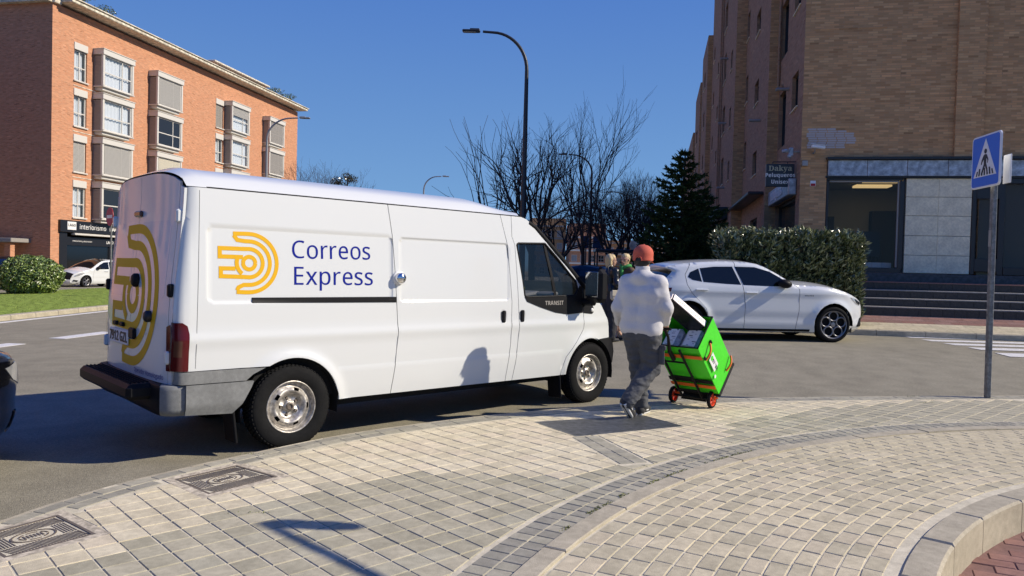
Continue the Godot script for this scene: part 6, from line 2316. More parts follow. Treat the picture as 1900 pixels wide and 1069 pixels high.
func build_cars() -> void:
	var v2 = func(a):
		var o = []
		for q in a: o.append(Vector2(q[0], q[1]))
		return o
	# white crossover parked across the junction
	var suv = {"called": "parked_suv", "label": "white crossover car with black windows and ring-spoke wheels parked before the hedge", "at": V(4.67, 0.27, 15.14), "turn": atan2(0.1153, 0.9933), "paint": M.car_white, "hw": 0.94, "belt": 1.04, "sill": 0.19, "nose": 1.05, "nose_in": 0.24, "tail": -1.35, "tail_in": 0.22, "round": 0.085, "cell": 0.07}
	suv.top = v2.call([[-1.78, 0.26], [-2.00, 0.32], [-2.08, 0.52], [-2.04, 0.78], [-1.98, 1.00], [-1.93, 1.10], [-1.74, 1.30], [-1.86, 1.375], [-1.60, 1.44], [-1.33, 1.475], [-0.84, 1.51], [-0.40, 1.515], [-0.12, 1.49], [0.06, 1.44], [0.34, 1.30], [0.66, 1.115], [0.80, 1.09], [1.10, 1.085], [1.45, 1.05], [1.82, 0.96], [2.12, 0.85], [2.22, 0.77], [2.26, 0.62], [2.27, 0.42], [2.27, 0.28], [2.12, 0.235], [1.93, 0.24]])
	suv.arches = [[1.46, 0.355, 0.405], [-1.46, 0.355, 0.405]]
	suv.wheel_r = 0.345; suv.rim_r = 0.272; suv.rim = "rings"
	suv.cuts = [v2.call([[-3, 2], [-3, 0]]), v2.call([[-1.20, 2], [-1.40, 1.46], [-1.52, 1.24], [-1.49, 1.05], [-1.40, 0.90], [-1.12, 0.62], [-1.02, 0.33], [-1.0, 0]]), v2.call([[-0.50, 2], [-0.53, 1.42], [-0.40, 1.05], [-0.34, 0.7], [-0.34, 0.315], [-0.34, 0]]), v2.call([[0.45, 2], [0.60, 1.14], [0.73, 1.02], [0.74, 0.6], [0.70, 0.30], [0.70, 0]]), v2.call([[4, 2], [4, 0]])]
	suv.names = ["rear_quarter", "rear_door", "front_door", "front_wing"]
	suv.glass = [v2.call([[-1.47, 1.20], [-1.42, 1.29], [-1.255, 1.365], [-1.20, 1.115], [-1.38, 1.145]]), v2.call([[-1.225, 1.37], [-0.95, 1.405], [-0.585, 1.415], [-0.435, 1.075], [-0.73, 1.085], [-1.17, 1.112]]), v2.call([[-0.535, 1.416], [-0.14, 1.415], [0.16, 1.335], [0.44, 1.18], [0.565, 1.06], [0.17, 1.06], [-0.385, 1.072]])]
	suv.trim = [v2.call([[0.99, 0.245], [-0.98, 0.245], [-0.98, 0.20], [0.99, 0.20]]), v2.call([[2.10, 0.30], [2.24, 0.30], [2.24, 0.50], [2.17, 0.46]])]
	suv.lamps = [v2.call([[1.86, 0.875], [2.02, 0.845], [2.17, 0.775], [2.12, 0.715], [2.02, 0.745], [1.95, 0.80]])]
	suv.rear_lamps = [v2.call([[-1.97, 0.98], [-1.78, 0.99], [-1.80, 0.92], [-1.99, 0.90]])]
	suv.over = [["rear_bumper", 0, 3, M.car_white, 0.12], ["tailgate", 3, 5, M.car_white, 0.10], ["rear_window", 5, 6, M.glass_dark, 0.10], ["spoiler", 6, 8, M.car_white, 0.05], ["roof", 8, 12, M.car_white, 0.05], ["windscreen", 12, 15, M.glass_dark, 0.10], ["bonnet", 15, 20, M.car_white, 0.09], ["grille", 20, 23, M.plastic_black, 0.14], ["front_bumper", 23, 26, M.car_white, 0.14]]
	suv.handles = [Vector2(-1.22, 0.965), Vector2(-0.24, 0.93)]
	suv.mirror = Vector2(0.40, 1.115)
	var s = build_car(suv)
	var lens := MB.new()
	panel(lens, PackedVector2Array(v2.call([[1.98, 0.845], [2.15, 0.77], [2.12, 0.73], [2.03, 0.765]])), [], frange(1.8, 2.3, 0.06), frange(0.6, 0.9, 0.05), func(u, y): return Vector3(u, y, car_w(suv, u, y)), 0.008, 0.0)
	part(s, "headlight_lens", lens, M.glass_dark)
	fit_text(s, "lettering", "VELOCE", Vector2(0.84, 0.885), Vector2(1.02, 0.885), 0.022, func(u, y): return Vector3(u, y, car_w(suv, u, y)), M.ink_black, 0.0, true)
	# hatchback on the left, nose towards the camera
	var hat_top = v2.call([[-1.62, 0.24], [-1.88, 0.30], [-1.95, 0.55], [-1.90, 0.85], [-1.84, 1.02], [-1.66, 1.34], [-1.55, 1.42], [-1.20, 1.455], [-0.7, 1.475], [-0.2, 1.46], [0.15, 1.39], [0.50, 1.22], [0.92, 0.99], [1.20, 0.93], [1.55, 0.84], [1.86, 0.70], [1.95, 0.58], [2.0, 0.40], [1.98, 0.24], [1.86, 0.20], [1.66, 0.20]])
	var hat_cuts = [v2.call([[-3, 2], [-3, 0]]), v2.call([[-1.1, 2], [-1.25, 1.2], [-1.22, 0.9], [-0.98, 0.6], [-0.92, 0]]), v2.call([[-0.25, 2], [-0.25, 0.9], [-0.22, 0]]), v2.call([[0.55, 2], [0.78, 1.0], [0.84, 0.6], [0.80, 0]]), v2.call([[4, 2], [4, 0]])]
	var hat_glass = [v2.call([[-1.42, 1.12], [-1.30, 1.30], [-1.08, 1.36], [-1.02, 1.03], [-1.28, 1.05]]), v2.call([[-0.98, 1.36], [-0.6, 1.385], [-0.30, 1.38], [-0.28, 0.985], [-0.95, 1.02]]), v2.call([[-0.24, 1.38], [0.05, 1.35], [0.38, 1.20], [0.66, 1.01], [0.64, 0.965], [-0.22, 0.98]])]
	var hat_over = [["rear_bumper", 0, 3, M.car_white, 0.10], ["tailgate", 3, 4, M.car_white, 0.08], ["rear_window", 4, 6, M.glass_dark, 0.08], ["roof", 6, 9, M.car_white, 0.06], ["windscreen", 9, 12, M.glass_dark, 0.10], ["bonnet", 12, 15, M.car_white, 0.10], ["grille", 15, 17, M.plastic_black, 0.14], ["front_bumper", 17, 20, M.car_white, 0.16]]
	var hat = {"called": "parked_hatchback", "label": "white hatchback parked nose forward before the black shop front", "at": V(-23.4, 0.0, 41.67), "turn": atan2(-0.96, -0.28), "paint": M.car_white, "hw": 0.87, "belt": 0.98, "sill": 0.18, "nose": 1.0, "nose_in": 0.24, "tail": -1.2, "tail_in": 0.2, "round": 0.08, "cell": 0.12, "top": hat_top, "arches": [[1.28, 0.31, 0.35], [-1.28, 0.31, 0.35]], "wheel_r": 0.305, "rim_r": 0.215, "rim": "spokes", "cuts": hat_cuts, "names": ["rear_quarter", "rear_door", "front_door", "front_wing"], "glass": hat_glass, "over": hat_over, "mirror": Vector2(0.55, 1.04), "handles": [Vector2(-0.95, 0.88), Vector2(-0.02, 0.86)]}
	hat.lamps = [v2.call([[1.36, 0.74], [1.60, 0.76], [1.86, 0.64], [1.90, 0.56], [1.70, 0.60]])]
	hat.trim = [v2.call([[1.70, 0.36], [1.92, 0.40], [1.93, 0.32], [1.75, 0.29]])]
	var h = build_car(hat)
	var pl := MB.new()
	pl.cbox(Vector3(2.16, 0.42, 0), Vector3(0.02, 0.11, 0.52), 0.004)
	part(h, "number_plate", pl, M.plate_white)
	# grey car behind the round bush
	var g = hat.duplicate(true)
	g.called = "parked_hatchback"; g.label = "blue grey car half hidden by the round bush at the left edge"; g.paint = M.car_blue_grey; g.at = V(-23.9, 0.0, 35.0)
	var ov = []
	for q in hat_over: ov.append([q[0], q[1], q[2], M.car_blue_grey if q[3] == M.car_white else q[3], q[4]])
	g.over = ov
	build_car(g)
	# dark cars far down the street
	for q in [[3.3, 33.0, "dark car parked far down the street behind the van mirror"], [4.7, 37.0, "dark car parked far down the street left of the women"]]:
		var d = hat.duplicate(true)
		d.label = q[2]; d.paint = M.car_dark; d.at = V(q[0], 0.27, q[1]); d.turn = atan2(0.98, 0.19); d.cell = 0.2; d.group = "dark cars parked down the street"
		var o2 = []
		for k in hat_over: o2.append([k[0], k[1], k[2], M.car_dark if k[3] == M.car_white else k[3], k[4]])
		d.over = o2
		build_car(d)
	# black car whose nose enters the picture at the left
	var blk = {"called": "parked_saloon", "label": "glossy black car of which only the front corner shows at the left edge", "at": V(-4.47, 0.0, 3.66), "turn": PI / 2, "paint": M.car_black, "hw": 0.90, "belt": 0.90, "sill": 0.17, "nose": 1.25, "nose_in": 0.34, "tail": -1.3, "tail_in": 0.2, "round": 0.10, "cell": 0.07, "arches": [[1.16, 0.33, 0.37], [-1.46, 0.33, 0.37]], "wheel_r": 0.325, "rim_r": 0.235, "rim": "spokes", "names": ["rear_quarter", "rear_door", "front_door", "front_wing"]}
	blk.top = v2.call([[-1.75, 0.24], [-2.1, 0.30], [-2.2, 0.55], [-2.18, 0.85], [-2.05, 0.98], [-1.65, 1.02], [-1.0, 1.35], [-0.5, 1.42], [0.0, 1.40], [0.4, 1.25], [0.95, 0.98], [1.3, 0.93], [1.7, 0.86], [2.0, 0.76], [2.14, 0.64], [2.20, 0.48], [2.20, 0.30], [2.12, 0.17], [1.9, 0.15], [1.78, 0.16]])
	blk.cuts = [v2.call([[-3, 2], [-3, 0]]), v2.call([[-1.1, 2], [-1.2, 0.9], [-0.98, 0.5], [-0.95, 0]]), v2.call([[-0.2, 2], [-0.2, 0]]), v2.call([[0.6, 2], [0.85, 0.9], [0.88, 0]]), v2.call([[4, 2], [4, 0]])]
	blk.glass = [v2.call([[-1.2, 1.0], [-0.9, 1.28], [-0.3, 1.34], [-0.3, 0.95]]), v2.call([[-0.25, 1.34], [0.05, 1.32], [0.4, 1.16], [0.75, 0.95], [-0.25, 0.93]])]
	blk.over = [["rear_bumper", 0, 3, M.car_black, 0.1], ["boot", 3, 5, M.car_black, 0.06], ["rear_window", 5, 6, M.glass_dark, 0.06], ["roof", 6, 8, M.car_black, 0.05], ["windscreen", 8, 10, M.glass_dark, 0.08], ["bonnet", 10, 13, M.car_black, 0.07], ["grille", 13, 15, M.plastic_black, 0.12], ["front_bumper", 15, 19, M.car_black, 0.12]]
	blk.lamps = [v2.call([[1.66, 0.72], [1.85, 0.75], [2.06, 0.68], [2.13, 0.58], [2.06, 0.55], [1.82, 0.62]])]
	blk.trim = [v2.call([[1.86, 0.22], [2.10, 0.24], [2.15, 0.34], [1.95, 0.36]])]
	blk.mirror = Vector2(0.65, 1.02)
	build_car(blk)

# ================================================================ trees and hedges
func grow(mb: MB, p: Vector3, d: Vector3, l: float, r: float, lev: int, g: RandomNumberGenerator, c: Dictionary) -> void:
	var n = 4 if lev < 2 else 3
	var pts = [p]; var rad = [r]
	var q = p; var dd = d
	for k in n:
		dd = (dd + Vector3(g.randfn(0, c.bend), g.randfn(c.lift, c.bend), g.randfn(0, c.bend))).normalized()
		q += dd * l / n
		pts.append(q); rad.append(r * lerpf(1.0, 0.62, float(k + 1) / n))
	mb.tube(pts, rad, 6 if lev < 2 else (4 if lev < 4 else 3), false)
	if lev >= c.levels: return
	var kids = c.kids[mini(lev, c.kids.size() - 1)]
	for k in kids:
		var t = g.randf_range(0.35, 1.0) if k < kids - 1 else 1.0
		var f = t * n
		var i = mini(int(f), n - 1)
		var b = pts[i].lerp(pts[i + 1], f - i)
		var a = g.randf() * TAU
		var side = dd.cross(Vector3(cos(a), 0.2, sin(a))).normalized()
		var sp = c.spread * g.randf_range(0.6, 1.3) if k < kids - 1 else 0.25
		var nd = (dd * cos(sp) + side * sin(sp)).normalized()
		grow(mb, b, nd, l * g.randf_range(c.shrink - 0.12, c.shrink + 0.08), maxf(c.twig, r * lerpf(0.66, 0.5, t)), lev + 1, g, c)

func bare_tree(label: String, at: Vector3, h: float, sd: int, c: Dictionary, group := "bare street trees") -> Node3D:
	var o = thing("bare_tree", label, "tree", at, 0.0, group)
	var g = RandomNumberGenerator.new(); g.seed = sd
	var t := MB.new()
	var th = h * c.trunk
	var lean = Vector3(g.randfn(0, 0.04), 1, g.randfn(0, 0.04))
	t.tube([Vector3(0, -0.3, 0), Vector3(0, th * 0.4, 0), lean * th], [c.r * 1.25, c.r, c.r * 0.86], 8)
	part(o, "trunk", t, M.bark)
	var m := MB.new()
	for k in c.limbs:
		var a = TAU * k / c.limbs + g.randfn(0, 0.3)
		var d = Vector3(cos(a) * c.open, 1.0, sin(a) * c.open).normalized()
		grow(m, lean * th * g.randf_range(0.85, 0.98), d, h * c.first, c.r * 0.6, 1, g, c)
	part(o, "crown", m, M.twig)
	return o

func spruce(at: Vector3, h: float, w: float, sd: int, label: String) -> void:
	var o = thing("spruce_tree", label, "tree", at)
	var g = RandomNumberGenerator.new(); g.seed = sd
	var t := MB.new()
	t.tube([Vector3(0, -0.2, 0), Vector3(0, h * 0.6, 0), Vector3(0.03, h, 0)], [0.14, 0.07, 0.012], 7)
	part(o, "trunk", t, M.bark)
	var br := MB.new(); var nd := MB.new()
	var y = 0.35
	while y < h - 0.08:
		var f = y / h
		var rad = w * pow(1.0 - f, 0.72) * (1.0 + 0.10 * sin(y * 7.0))
		var n = int(lerpf(13, 5, f))
		for k in n:
			var a = TAU * (k + g.randf()) / n
			var L = rad * g.randf_range(0.70, 1.18)
			var dir = Vector3(cos(a), 0, sin(a))
			var pts = []
			for s in 6:
				var u = s / 5.0
				pts.append(Vector3(0, y + 0.02, 0) + dir * L * u + Vector3(0, L * (-0.32 * u + 0.42 * u * u) + 0.12 * u * (1.0 - f), 0))
			br.tube(pts, [0.018, 0.015, 0.012, 0.009, 0.006, 0.003], 3, false)
			var ns = int(14 + 62 * L)
			for s in ns:
				var u = pow(g.randf(), 0.7)
				var i = mini(int(u * 5), 4)
				var p = pts[i].lerp(pts[i + 1], u * 5 - i)
				var side = dir.cross(Vector3.UP) * (1.0 if g.randf() < 0.5 else -1.0)
				var td = (dir * 0.7 + side * g.randf_range(0.3, 1.0) + Vector3(0, g.randfn(0.15, 0.45), 0)).normalized()
				var ln = g.randf_range(0.09, 0.24) * (1.15 - 0.5 * u)
				var e = p + td * ln
				var wv = td.cross(Vector3(g.randfn(), g.randfn(), g.randfn())).normalized() * g.randf_range(0.016, 0.034)
				var tone = g.randf()
				nd.col = lin(0.022, 0.040, 0.014).lerp(lin(0.085, 0.115, 0.040), pow(tone, 1.6)).srgb_to_linear()
				nd.tri(p - wv, p + wv, e)
				nd.tri(p + td * ln * 0.3 - wv.cross(td) , p + td * ln * 0.3 + wv.cross(td), e + Vector3(0, 0.01, 0))
		y += lerpf(0.13, 0.17, f)
	part(o, "branches", br, M.twig)
	part(o, "crown", nd, M.needle)

func build_trees() -> void:
	var up = {"levels": 5, "kids": [4, 4, 4, 3, 2], "bend": 0.10, "lift": 0.07, "spread": 0.62, "shrink": 0.68, "twig": 0.006, "trunk": 0.34, "r": 0.13, "limbs": 5, "open": 0.55, "first": 0.34}
	bare_tree("tall bare tree with open upright branches beside the dark street lamp", V(0.78, 0.1, 30.0), 6.7, 41, up)
	var shoots = up.duplicate(); shoots.limbs = 7; shoots.open = 0.22; shoots.levels = 3; shoots.kids = [3, 2, 2]; shoots.r = 0.06; shoots.trunk = 0.3; shoots.first = 0.5; shoots.spread = 0.3; shoots.twig = 0.007
	bare_tree("thin bare shoots rising over the van roof left of the lamp", V(-0.75, 0.0, 28.5), 5.6, 7, shoots)
	var poplar = up.duplicate(); poplar.open = 0.34; poplar.first = 0.42; poplar.spread = 0.45; poplar.limbs = 4; poplar.r = 0.09; poplar.levels = 5
	bare_tree("slim bare tree with budding tips between the two nearer lamps", V(3.1, 0.27, 33.0), 6.6, 19, poplar)
	var bush = up.duplicate(); bush.levels = 6; bush.kids = [4, 4, 4, 3, 3, 2]; bush.open = 0.75; bush.first = 0.30; bush.trunk = 0.30; bush.limbs = 5; bush.twig = 0.007; bush.r = 0.14
	var sp = [["dense bare tree behind the van windscreen", 3.0, 46.0, 6.8, 3], ["dense bare tree behind the left woman", 5.8, 44.0, 7.2, 5], ["dense bare tree behind the bus shelter", 7.6, 50.0, 7.4, 8], ["dense bare tree behind the right woman", 8.6, 47.0, 7.0, 13], ["dense bare tree left of the spruce", 9.2, 54.0, 8.0, 17]]
	for s in sp: bare_tree(s[0], V(s[1], 0.2, s[2]), s[3], s[4], bush)
	bare_tree("small far bare tree over the van roof beside the brick block", V(-18.4, 0.0, 70.0), 11.2, 23, bush)
	# far leafy tree beside it
	var fo = thing("leafy_tree", "small far dark leafy tree peeping over the van roof", "tree", V(-15.8, 0.0, 70.0))
	var tr := MB.new()
	tr.tube([Vector3(0, -0.3, 0), Vector3(0, 6.0, 0), Vector3(0.2, 9.6, 0)], [0.2, 0.14, 0.05], 7)
	part(fo, "trunk", tr, M.bark)
	var cr := MB.new()
	var g = RandomNumberGenerator.new(); g.seed = 61
	for k in 9: leaf_cloud(cr, Vector3(g.randfn(0, 0.7), 9.0 + g.randfn(0, 0.5), g.randfn(0, 0.6)), Vector3(0.65, 0.5, 0.65), 130, 0.2, g, lin(0.02, 0.03, 0.012), lin(0.06, 0.07, 0.03))
	part(fo, "crown", cr, M.leaf_hedge)
	spruce(V(4.95, 0.35, 22.0), 4.85, 2.05, 77, "dark green spruce standing behind the hedge at the brick corner")
	spruce(V(6.1, 0.35, 24.2), 3.9, 1.9, 78, "lower dark conifer between the tall spruce and the brick facade")
	hedge_right()
	round_bush()

func hedge_right() -> void:
	var o = thing("hedge", "clipped evergreen hedge with pale sunlit leaves behind the white car", "hedge", V(6.33, 0.42, 17.35))
	var hx = 1.62; var hz = 0.62; var hy = 2.05
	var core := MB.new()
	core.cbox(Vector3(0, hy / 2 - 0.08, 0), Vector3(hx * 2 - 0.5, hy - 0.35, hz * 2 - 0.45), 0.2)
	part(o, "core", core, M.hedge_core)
	var st := MB.new()
	var g = RandomNumberGenerator.new(); g.seed = 88
	for k in 26:
		var x = g.randf_range(-hx + 0.3, hx - 0.3); var z = g.randf_range(-hz * 0.5, hz * 0.5)
		st.tube([Vector3(x, -0.1, z), Vector3(x + g.randfn(0, 0.1), 0.7, z + 0.1)], [0.025, 0.014], 5)
	part(o, "stems", st, M.bark)
	var nz = noise(17, 1.1, FastNoiseLite.TYPE_SIMPLEX_SMOOTH, 3)
	var nz2 = noise(18, 3.2, FastNoiseLite.TYPE_SIMPLEX_SMOOTH, 2)
	var m := MB.new()
	var made = 0
	while made < 17000:
		var f = g.randf()
		var p: Vector3; var n: Vector3
		if f < 0.52: p = Vector3(g.randf_range(-hx, hx), g.randf_range(0.0, hy), hz); n = Vector3(0, 0, 1)
		elif f < 0.74: p = Vector3(g.randf_range(-hx, hx), hy, g.randf_range(-hz, hz)); n = Vector3(0, 1, 0)
		elif f < 0.92: p = Vector3(hx, g.randf_range(0.0, hy), g.randf_range(-hz, hz)); n = Vector3(1, 0, 0)
		elif f < 0.96: p = Vector3(-hx, g.randf_range(0.0, hy), g.randf_range(-hz, hz)); n = Vector3(-1, 0, 0)
		else: p = Vector3(g.randf_range(-hx, hx), g.randf_range(0.0, hy), -hz); n = Vector3(0, 0, -1)
		# round the corners and let the surface bulge
		var cc = Vector3(clampf(p.x, -hx + 0.3, hx - 0.3), clampf(p.y, 0.4, hy - 0.18), clampf(p.z, -hz + 0.3, hz - 0.3))
		var out = (p - cc)
		if out.length() > 0.01: p = cc + out.normalized() * minf(out.length(), 0.30)
		p += n * (0.22 * nz.get_noise_3dv(p) + 0.10 * nz2.get_noise_3dv(p)) - n * absf(g.randfn(0, 0.12))
		if nz2.get_noise_3dv(p * 1.5) < -0.16: continue
		made += 1
		var up = (n * 0.5 + Vector3(g.randfn(0, 0.5), g.randf_range(0.1, 1.1), g.randfn(0, 0.5))).normalized()
		# slim upright leaf
		var l = g.randf_range(0.09, 0.17)
		var wv = up.cross(Vector3(g.randfn(), g.randfn(), g.randfn())).normalized() * l * 0.17
		var tip = p + up * l
		var bend = n * l * 0.10
		m.col = lin(0.055, 0.075, 0.025).lerp(lin(0.36, 0.38, 0.19), pow(g.randf(), 1.8)).srgb_to_linear()
		var mid = p + up * l * 0.5 - bend
		m.tri(p, mid + wv, tip)
		m.tri(p, tip, mid - wv)
	# sprigs standing out of the clipped top
	for k in 260:
		var p = Vector3(g.randf_range(-hx, hx), hy - 0.05, g.randf_range(-hz, hz))
		var d = Vector3(g.randfn(0, 0.25), 1, g.randfn(0, 0.25)).normalized()
		var L = g.randf_range(0.08, 0.26)
		for s in 7:
			var q = p + d * L * s / 6.0
			leaf(m, q, Vector3(g.randfn(), 0.4, g.randfn()).normalized(), g.randf_range(0.07, 0.12), g, lin(0.07, 0.09, 0.03), lin(0.36, 0.38, 0.17), 0.3)
	part(o, "foliage", m, M.leaf_hedge)

func round_bush() -> void:
	var o = thing("round_bush", "round clipped green bush on the grass island at the left edge", "bush", V(-18.2, 0.08, 28.2))
	var g = RandomNumberGenerator.new(); g.seed = 45
	var core := MB.new()
	core.ball(Vector3(0, 0.72, 0), Vector3(0.92, 0.66, 0.92), 18)
	part(o, "core", core, M.hedge_core)
	var st := MB.new()
	st.tube([Vector3(0, -0.15, 0), Vector3(0, 0.5, 0)], [0.08, 0.06], 7)
	part(o, "stem", st, M.bark)
	var m := MB.new()
	var nz = noise(27, 1.6, FastNoiseLite.TYPE_SIMPLEX_SMOOTH, 2)
	for k in 9000:
		var d = Vector3(g.randfn(), g.randfn(), g.randfn()).normalized()
		var r = 1.0 + 0.10 * nz.get_noise_3dv(d * 1.5) - absf(g.randfn(0, 0.07))
		var p = Vector3(0, 0.74, 0) + d * Vector3(1.10, 0.80, 1.10) * r
		leaf(m, p, d, g.randf_range(0.07, 0.14), g, lin(0.06, 0.105, 0.018), lin(0.30, 0.38, 0.08), 0.5)
	part(o, "foliage", m, M.leaf_bush)

# ================================================================ lamps and signs
func street_lamp(label: String, base: Vector3, h: float, reach: float, dir: Vector3, m: Material, r0: float, tilt := 0.0) -> void:
	var o = thing("street_lamp", label, "street lamp", base, 0.0, "arched street lamps")
	var st = h - 1.3
	var pole := MB.new()
	pole.tube([Vector3(0, -0.2, 0), Vector3(0, 0.6, 0), Vector3(0, st, 0)], [r0 * 1.25, r0 * 1.1, r0 * 0.62], 12)
	part(o, "pole", pole, m)
	var pts = []; var rad = []
	for k in 13:
		var a = PI / 2 * k / 12.0
		pts.append(Vector3(0, st, 0) + dir * (1.0 - cos(a)) * (reach - 0.75) + Vector3(0, sin(a) * 1.28, 0)); rad.append(lerpf(r0 * 0.62, r0 * 0.42, k / 12.0))
	pts.append(Vector3(0, st + 1.30, 0) + dir * (reach - 0.4)); rad.append(r0 * 0.4)
	var arm := MB.new()
	arm.tube(pts, rad, 10)
	part(o, "arm", arm, m)
	var hd := MB.new()
	var b = Basis(dir, Vector3.UP, dir.cross(Vector3.UP))
	var c = Vector3(0, st + 1.31, 0) + dir * reach
	hd.cbox(c, Vector3(0.62, 0.075, 0.24), 0.03, b)
	hd.cbox(c + Vector3(0, 0.05, 0) - dir * 0.12, Vector3(0.34, 0.06, 0.18), 0.02, b)
	var ho = part(o, "lamp_head", hd, m)
	var ln := MB.new()
	ln.cbox(c + Vector3(0, -0.04, 0) + dir * 0.05, Vector3(0.42, 0.012, 0.18), 0.004, b)
	part(ho, "lens", ln, M.shutter_grey)

func build_lamps_signs() -> void:
	var L = Vector3(-1, 0, 0); var R = Vector3(1, 0, 0)
	street_lamp("tall dark arched street lamp rising behind the van's front", V(0.32, 0.0, 26.0), 9.72, 1.95, L, M.lamp_dark, 0.105)
	street_lamp("second arched street lamp, behind the bare trees", V(5.45, 0.27, 53.0), 9.5, 2.1, L, M.lamp_dark, 0.11)
	street_lamp("third and farthest arched street lamp left of the spruce", V(12.25, 0.27, 80.0), 9.8, 2.0, L, M.lamp_dark, 0.11)
	street_lamp("far arched street lamp peeping over the van roof", V(-8.36, 0.0, 69.0), 9.95, 2.0, R, M.lamp_grey, 0.11)
	street_lamp("pale arched street lamp before the orange brick block", V(-14.6, 0.0, 44.0), 10.1, 2.2, R, M.lamp_grey, 0.10)
	# lantern on a bent arm, right of the picture; its shadow falls on the grey tiles
	var lo = thing("hanging_lantern", "lantern on a bent arm outside the right edge, shadow on grey tiles", "street lamp", V(3.17, PY, 2.50))
	var lp := MB.new()
	lp.tube([Vector3(0, -0.2, 0), Vector3(0, 2.2, 0), Vector3(-0.06, 2.5, -0.70), Vector3(-0.20, 2.9, -1.34)], [0.045, 0.034, 0.030, 0.026], 10)
	part(lo, "pole", lp, M.lamp_dark)
	var lh := MB.new()
	lh.lathe([Vector2(0.0, -0.34), Vector2(0.05, -0.34), Vector2(0.075, -0.25), Vector2(0.07, -0.06), Vector2(0.03, 0.0), Vector2(0, 0.02)], 14, Transform3D(Basis.IDENTITY, Vector3(-0.20, 2.90, -1.34)))
	part(lo, "lantern", lh, M.lamp_dark)
	pedestrian_sign()
	no_entry_sign()
	# backs of two blue direction panels down the street
	for q in [[5.85, "left blue direction panel standing far down the street"], [6.80, "right blue direction panel standing far down the street"]]:
		var o = thing("direction_panel", q[1], "sign", V(q[0], 0.25, 60.0), 0.0, "blue direction panels")
		var p := MB.new()
		p.cbox(Vector3(0, 3.65, 0), Vector3(0.78, 0.98, 0.05), 0.01)
		part(o, "panel", p, M.sign_deep if M.has("sign_deep") else mat("sign_deep", lin(0.012, 0.035, 0.09), 0.5))
		var ps := MB.new()
		ps.tube([Vector3(0, -0.2, -0.05), Vector3(0, 4.1, -0.05)], [0.06, 0.06], 8)
		part(o, "post", ps, M.lamp_dark)
	# bus shelter behind the women
	var bs = thing("bus_shelter", "dark bus shelter with glass sides behind the two women", "bus shelter", V(5.5, 0.24, 40.0))
	var rf := MB.new(); rf.cbox(Vector3(0, 2.42, 0), Vector3(2.3, 0.16, 1.4), 0.03)
	part(bs, "roof", rf, M.sign_navy)
	for x in [-1.05, 1.05]:
		for z in [-0.6, 0.6]:
			var ps := MB.new(); ps.cbox(Vector3(x, 1.15, z), Vector3(0.08, 2.4, 0.08), 0.01)
			part(bs, "post", ps, M.sign_navy)
	var bg := MB.new(); bg.box(Vector3(0, 1.3, -0.6), Vector3(2.0, 1.8, 0.02))
	part(bs, "back_glass", bg, M.pane_clear)
	var bd := MB.new(); bd.lathe([Vector2(0.0, 0), Vector2(0.28, 0), Vector2(0.28, 0.05), Vector2(0, 0.05)], 20, Transform3D(Basis(Vector3.RIGHT, PI / 2), Vector3(0.95, 2.75, 0.3)))
	part(bs, "stop_disc", bd, M.cornice)

func round_rect(w: float, h: float, r: float) -> PackedVector2Array:
	var o = PackedVector2Array()
	for q in [[w / 2 - r, -h / 2 + r, -90], [w / 2 - r, h / 2 - r, 0], [-w / 2 + r, h / 2 - r, 90], [-w / 2 + r, -h / 2 + r, 180]]:
		for p in arc_pts(Vector2(q[0], q[1]), r, q[2], q[2] + 90, 5): o.append(p)
	return o

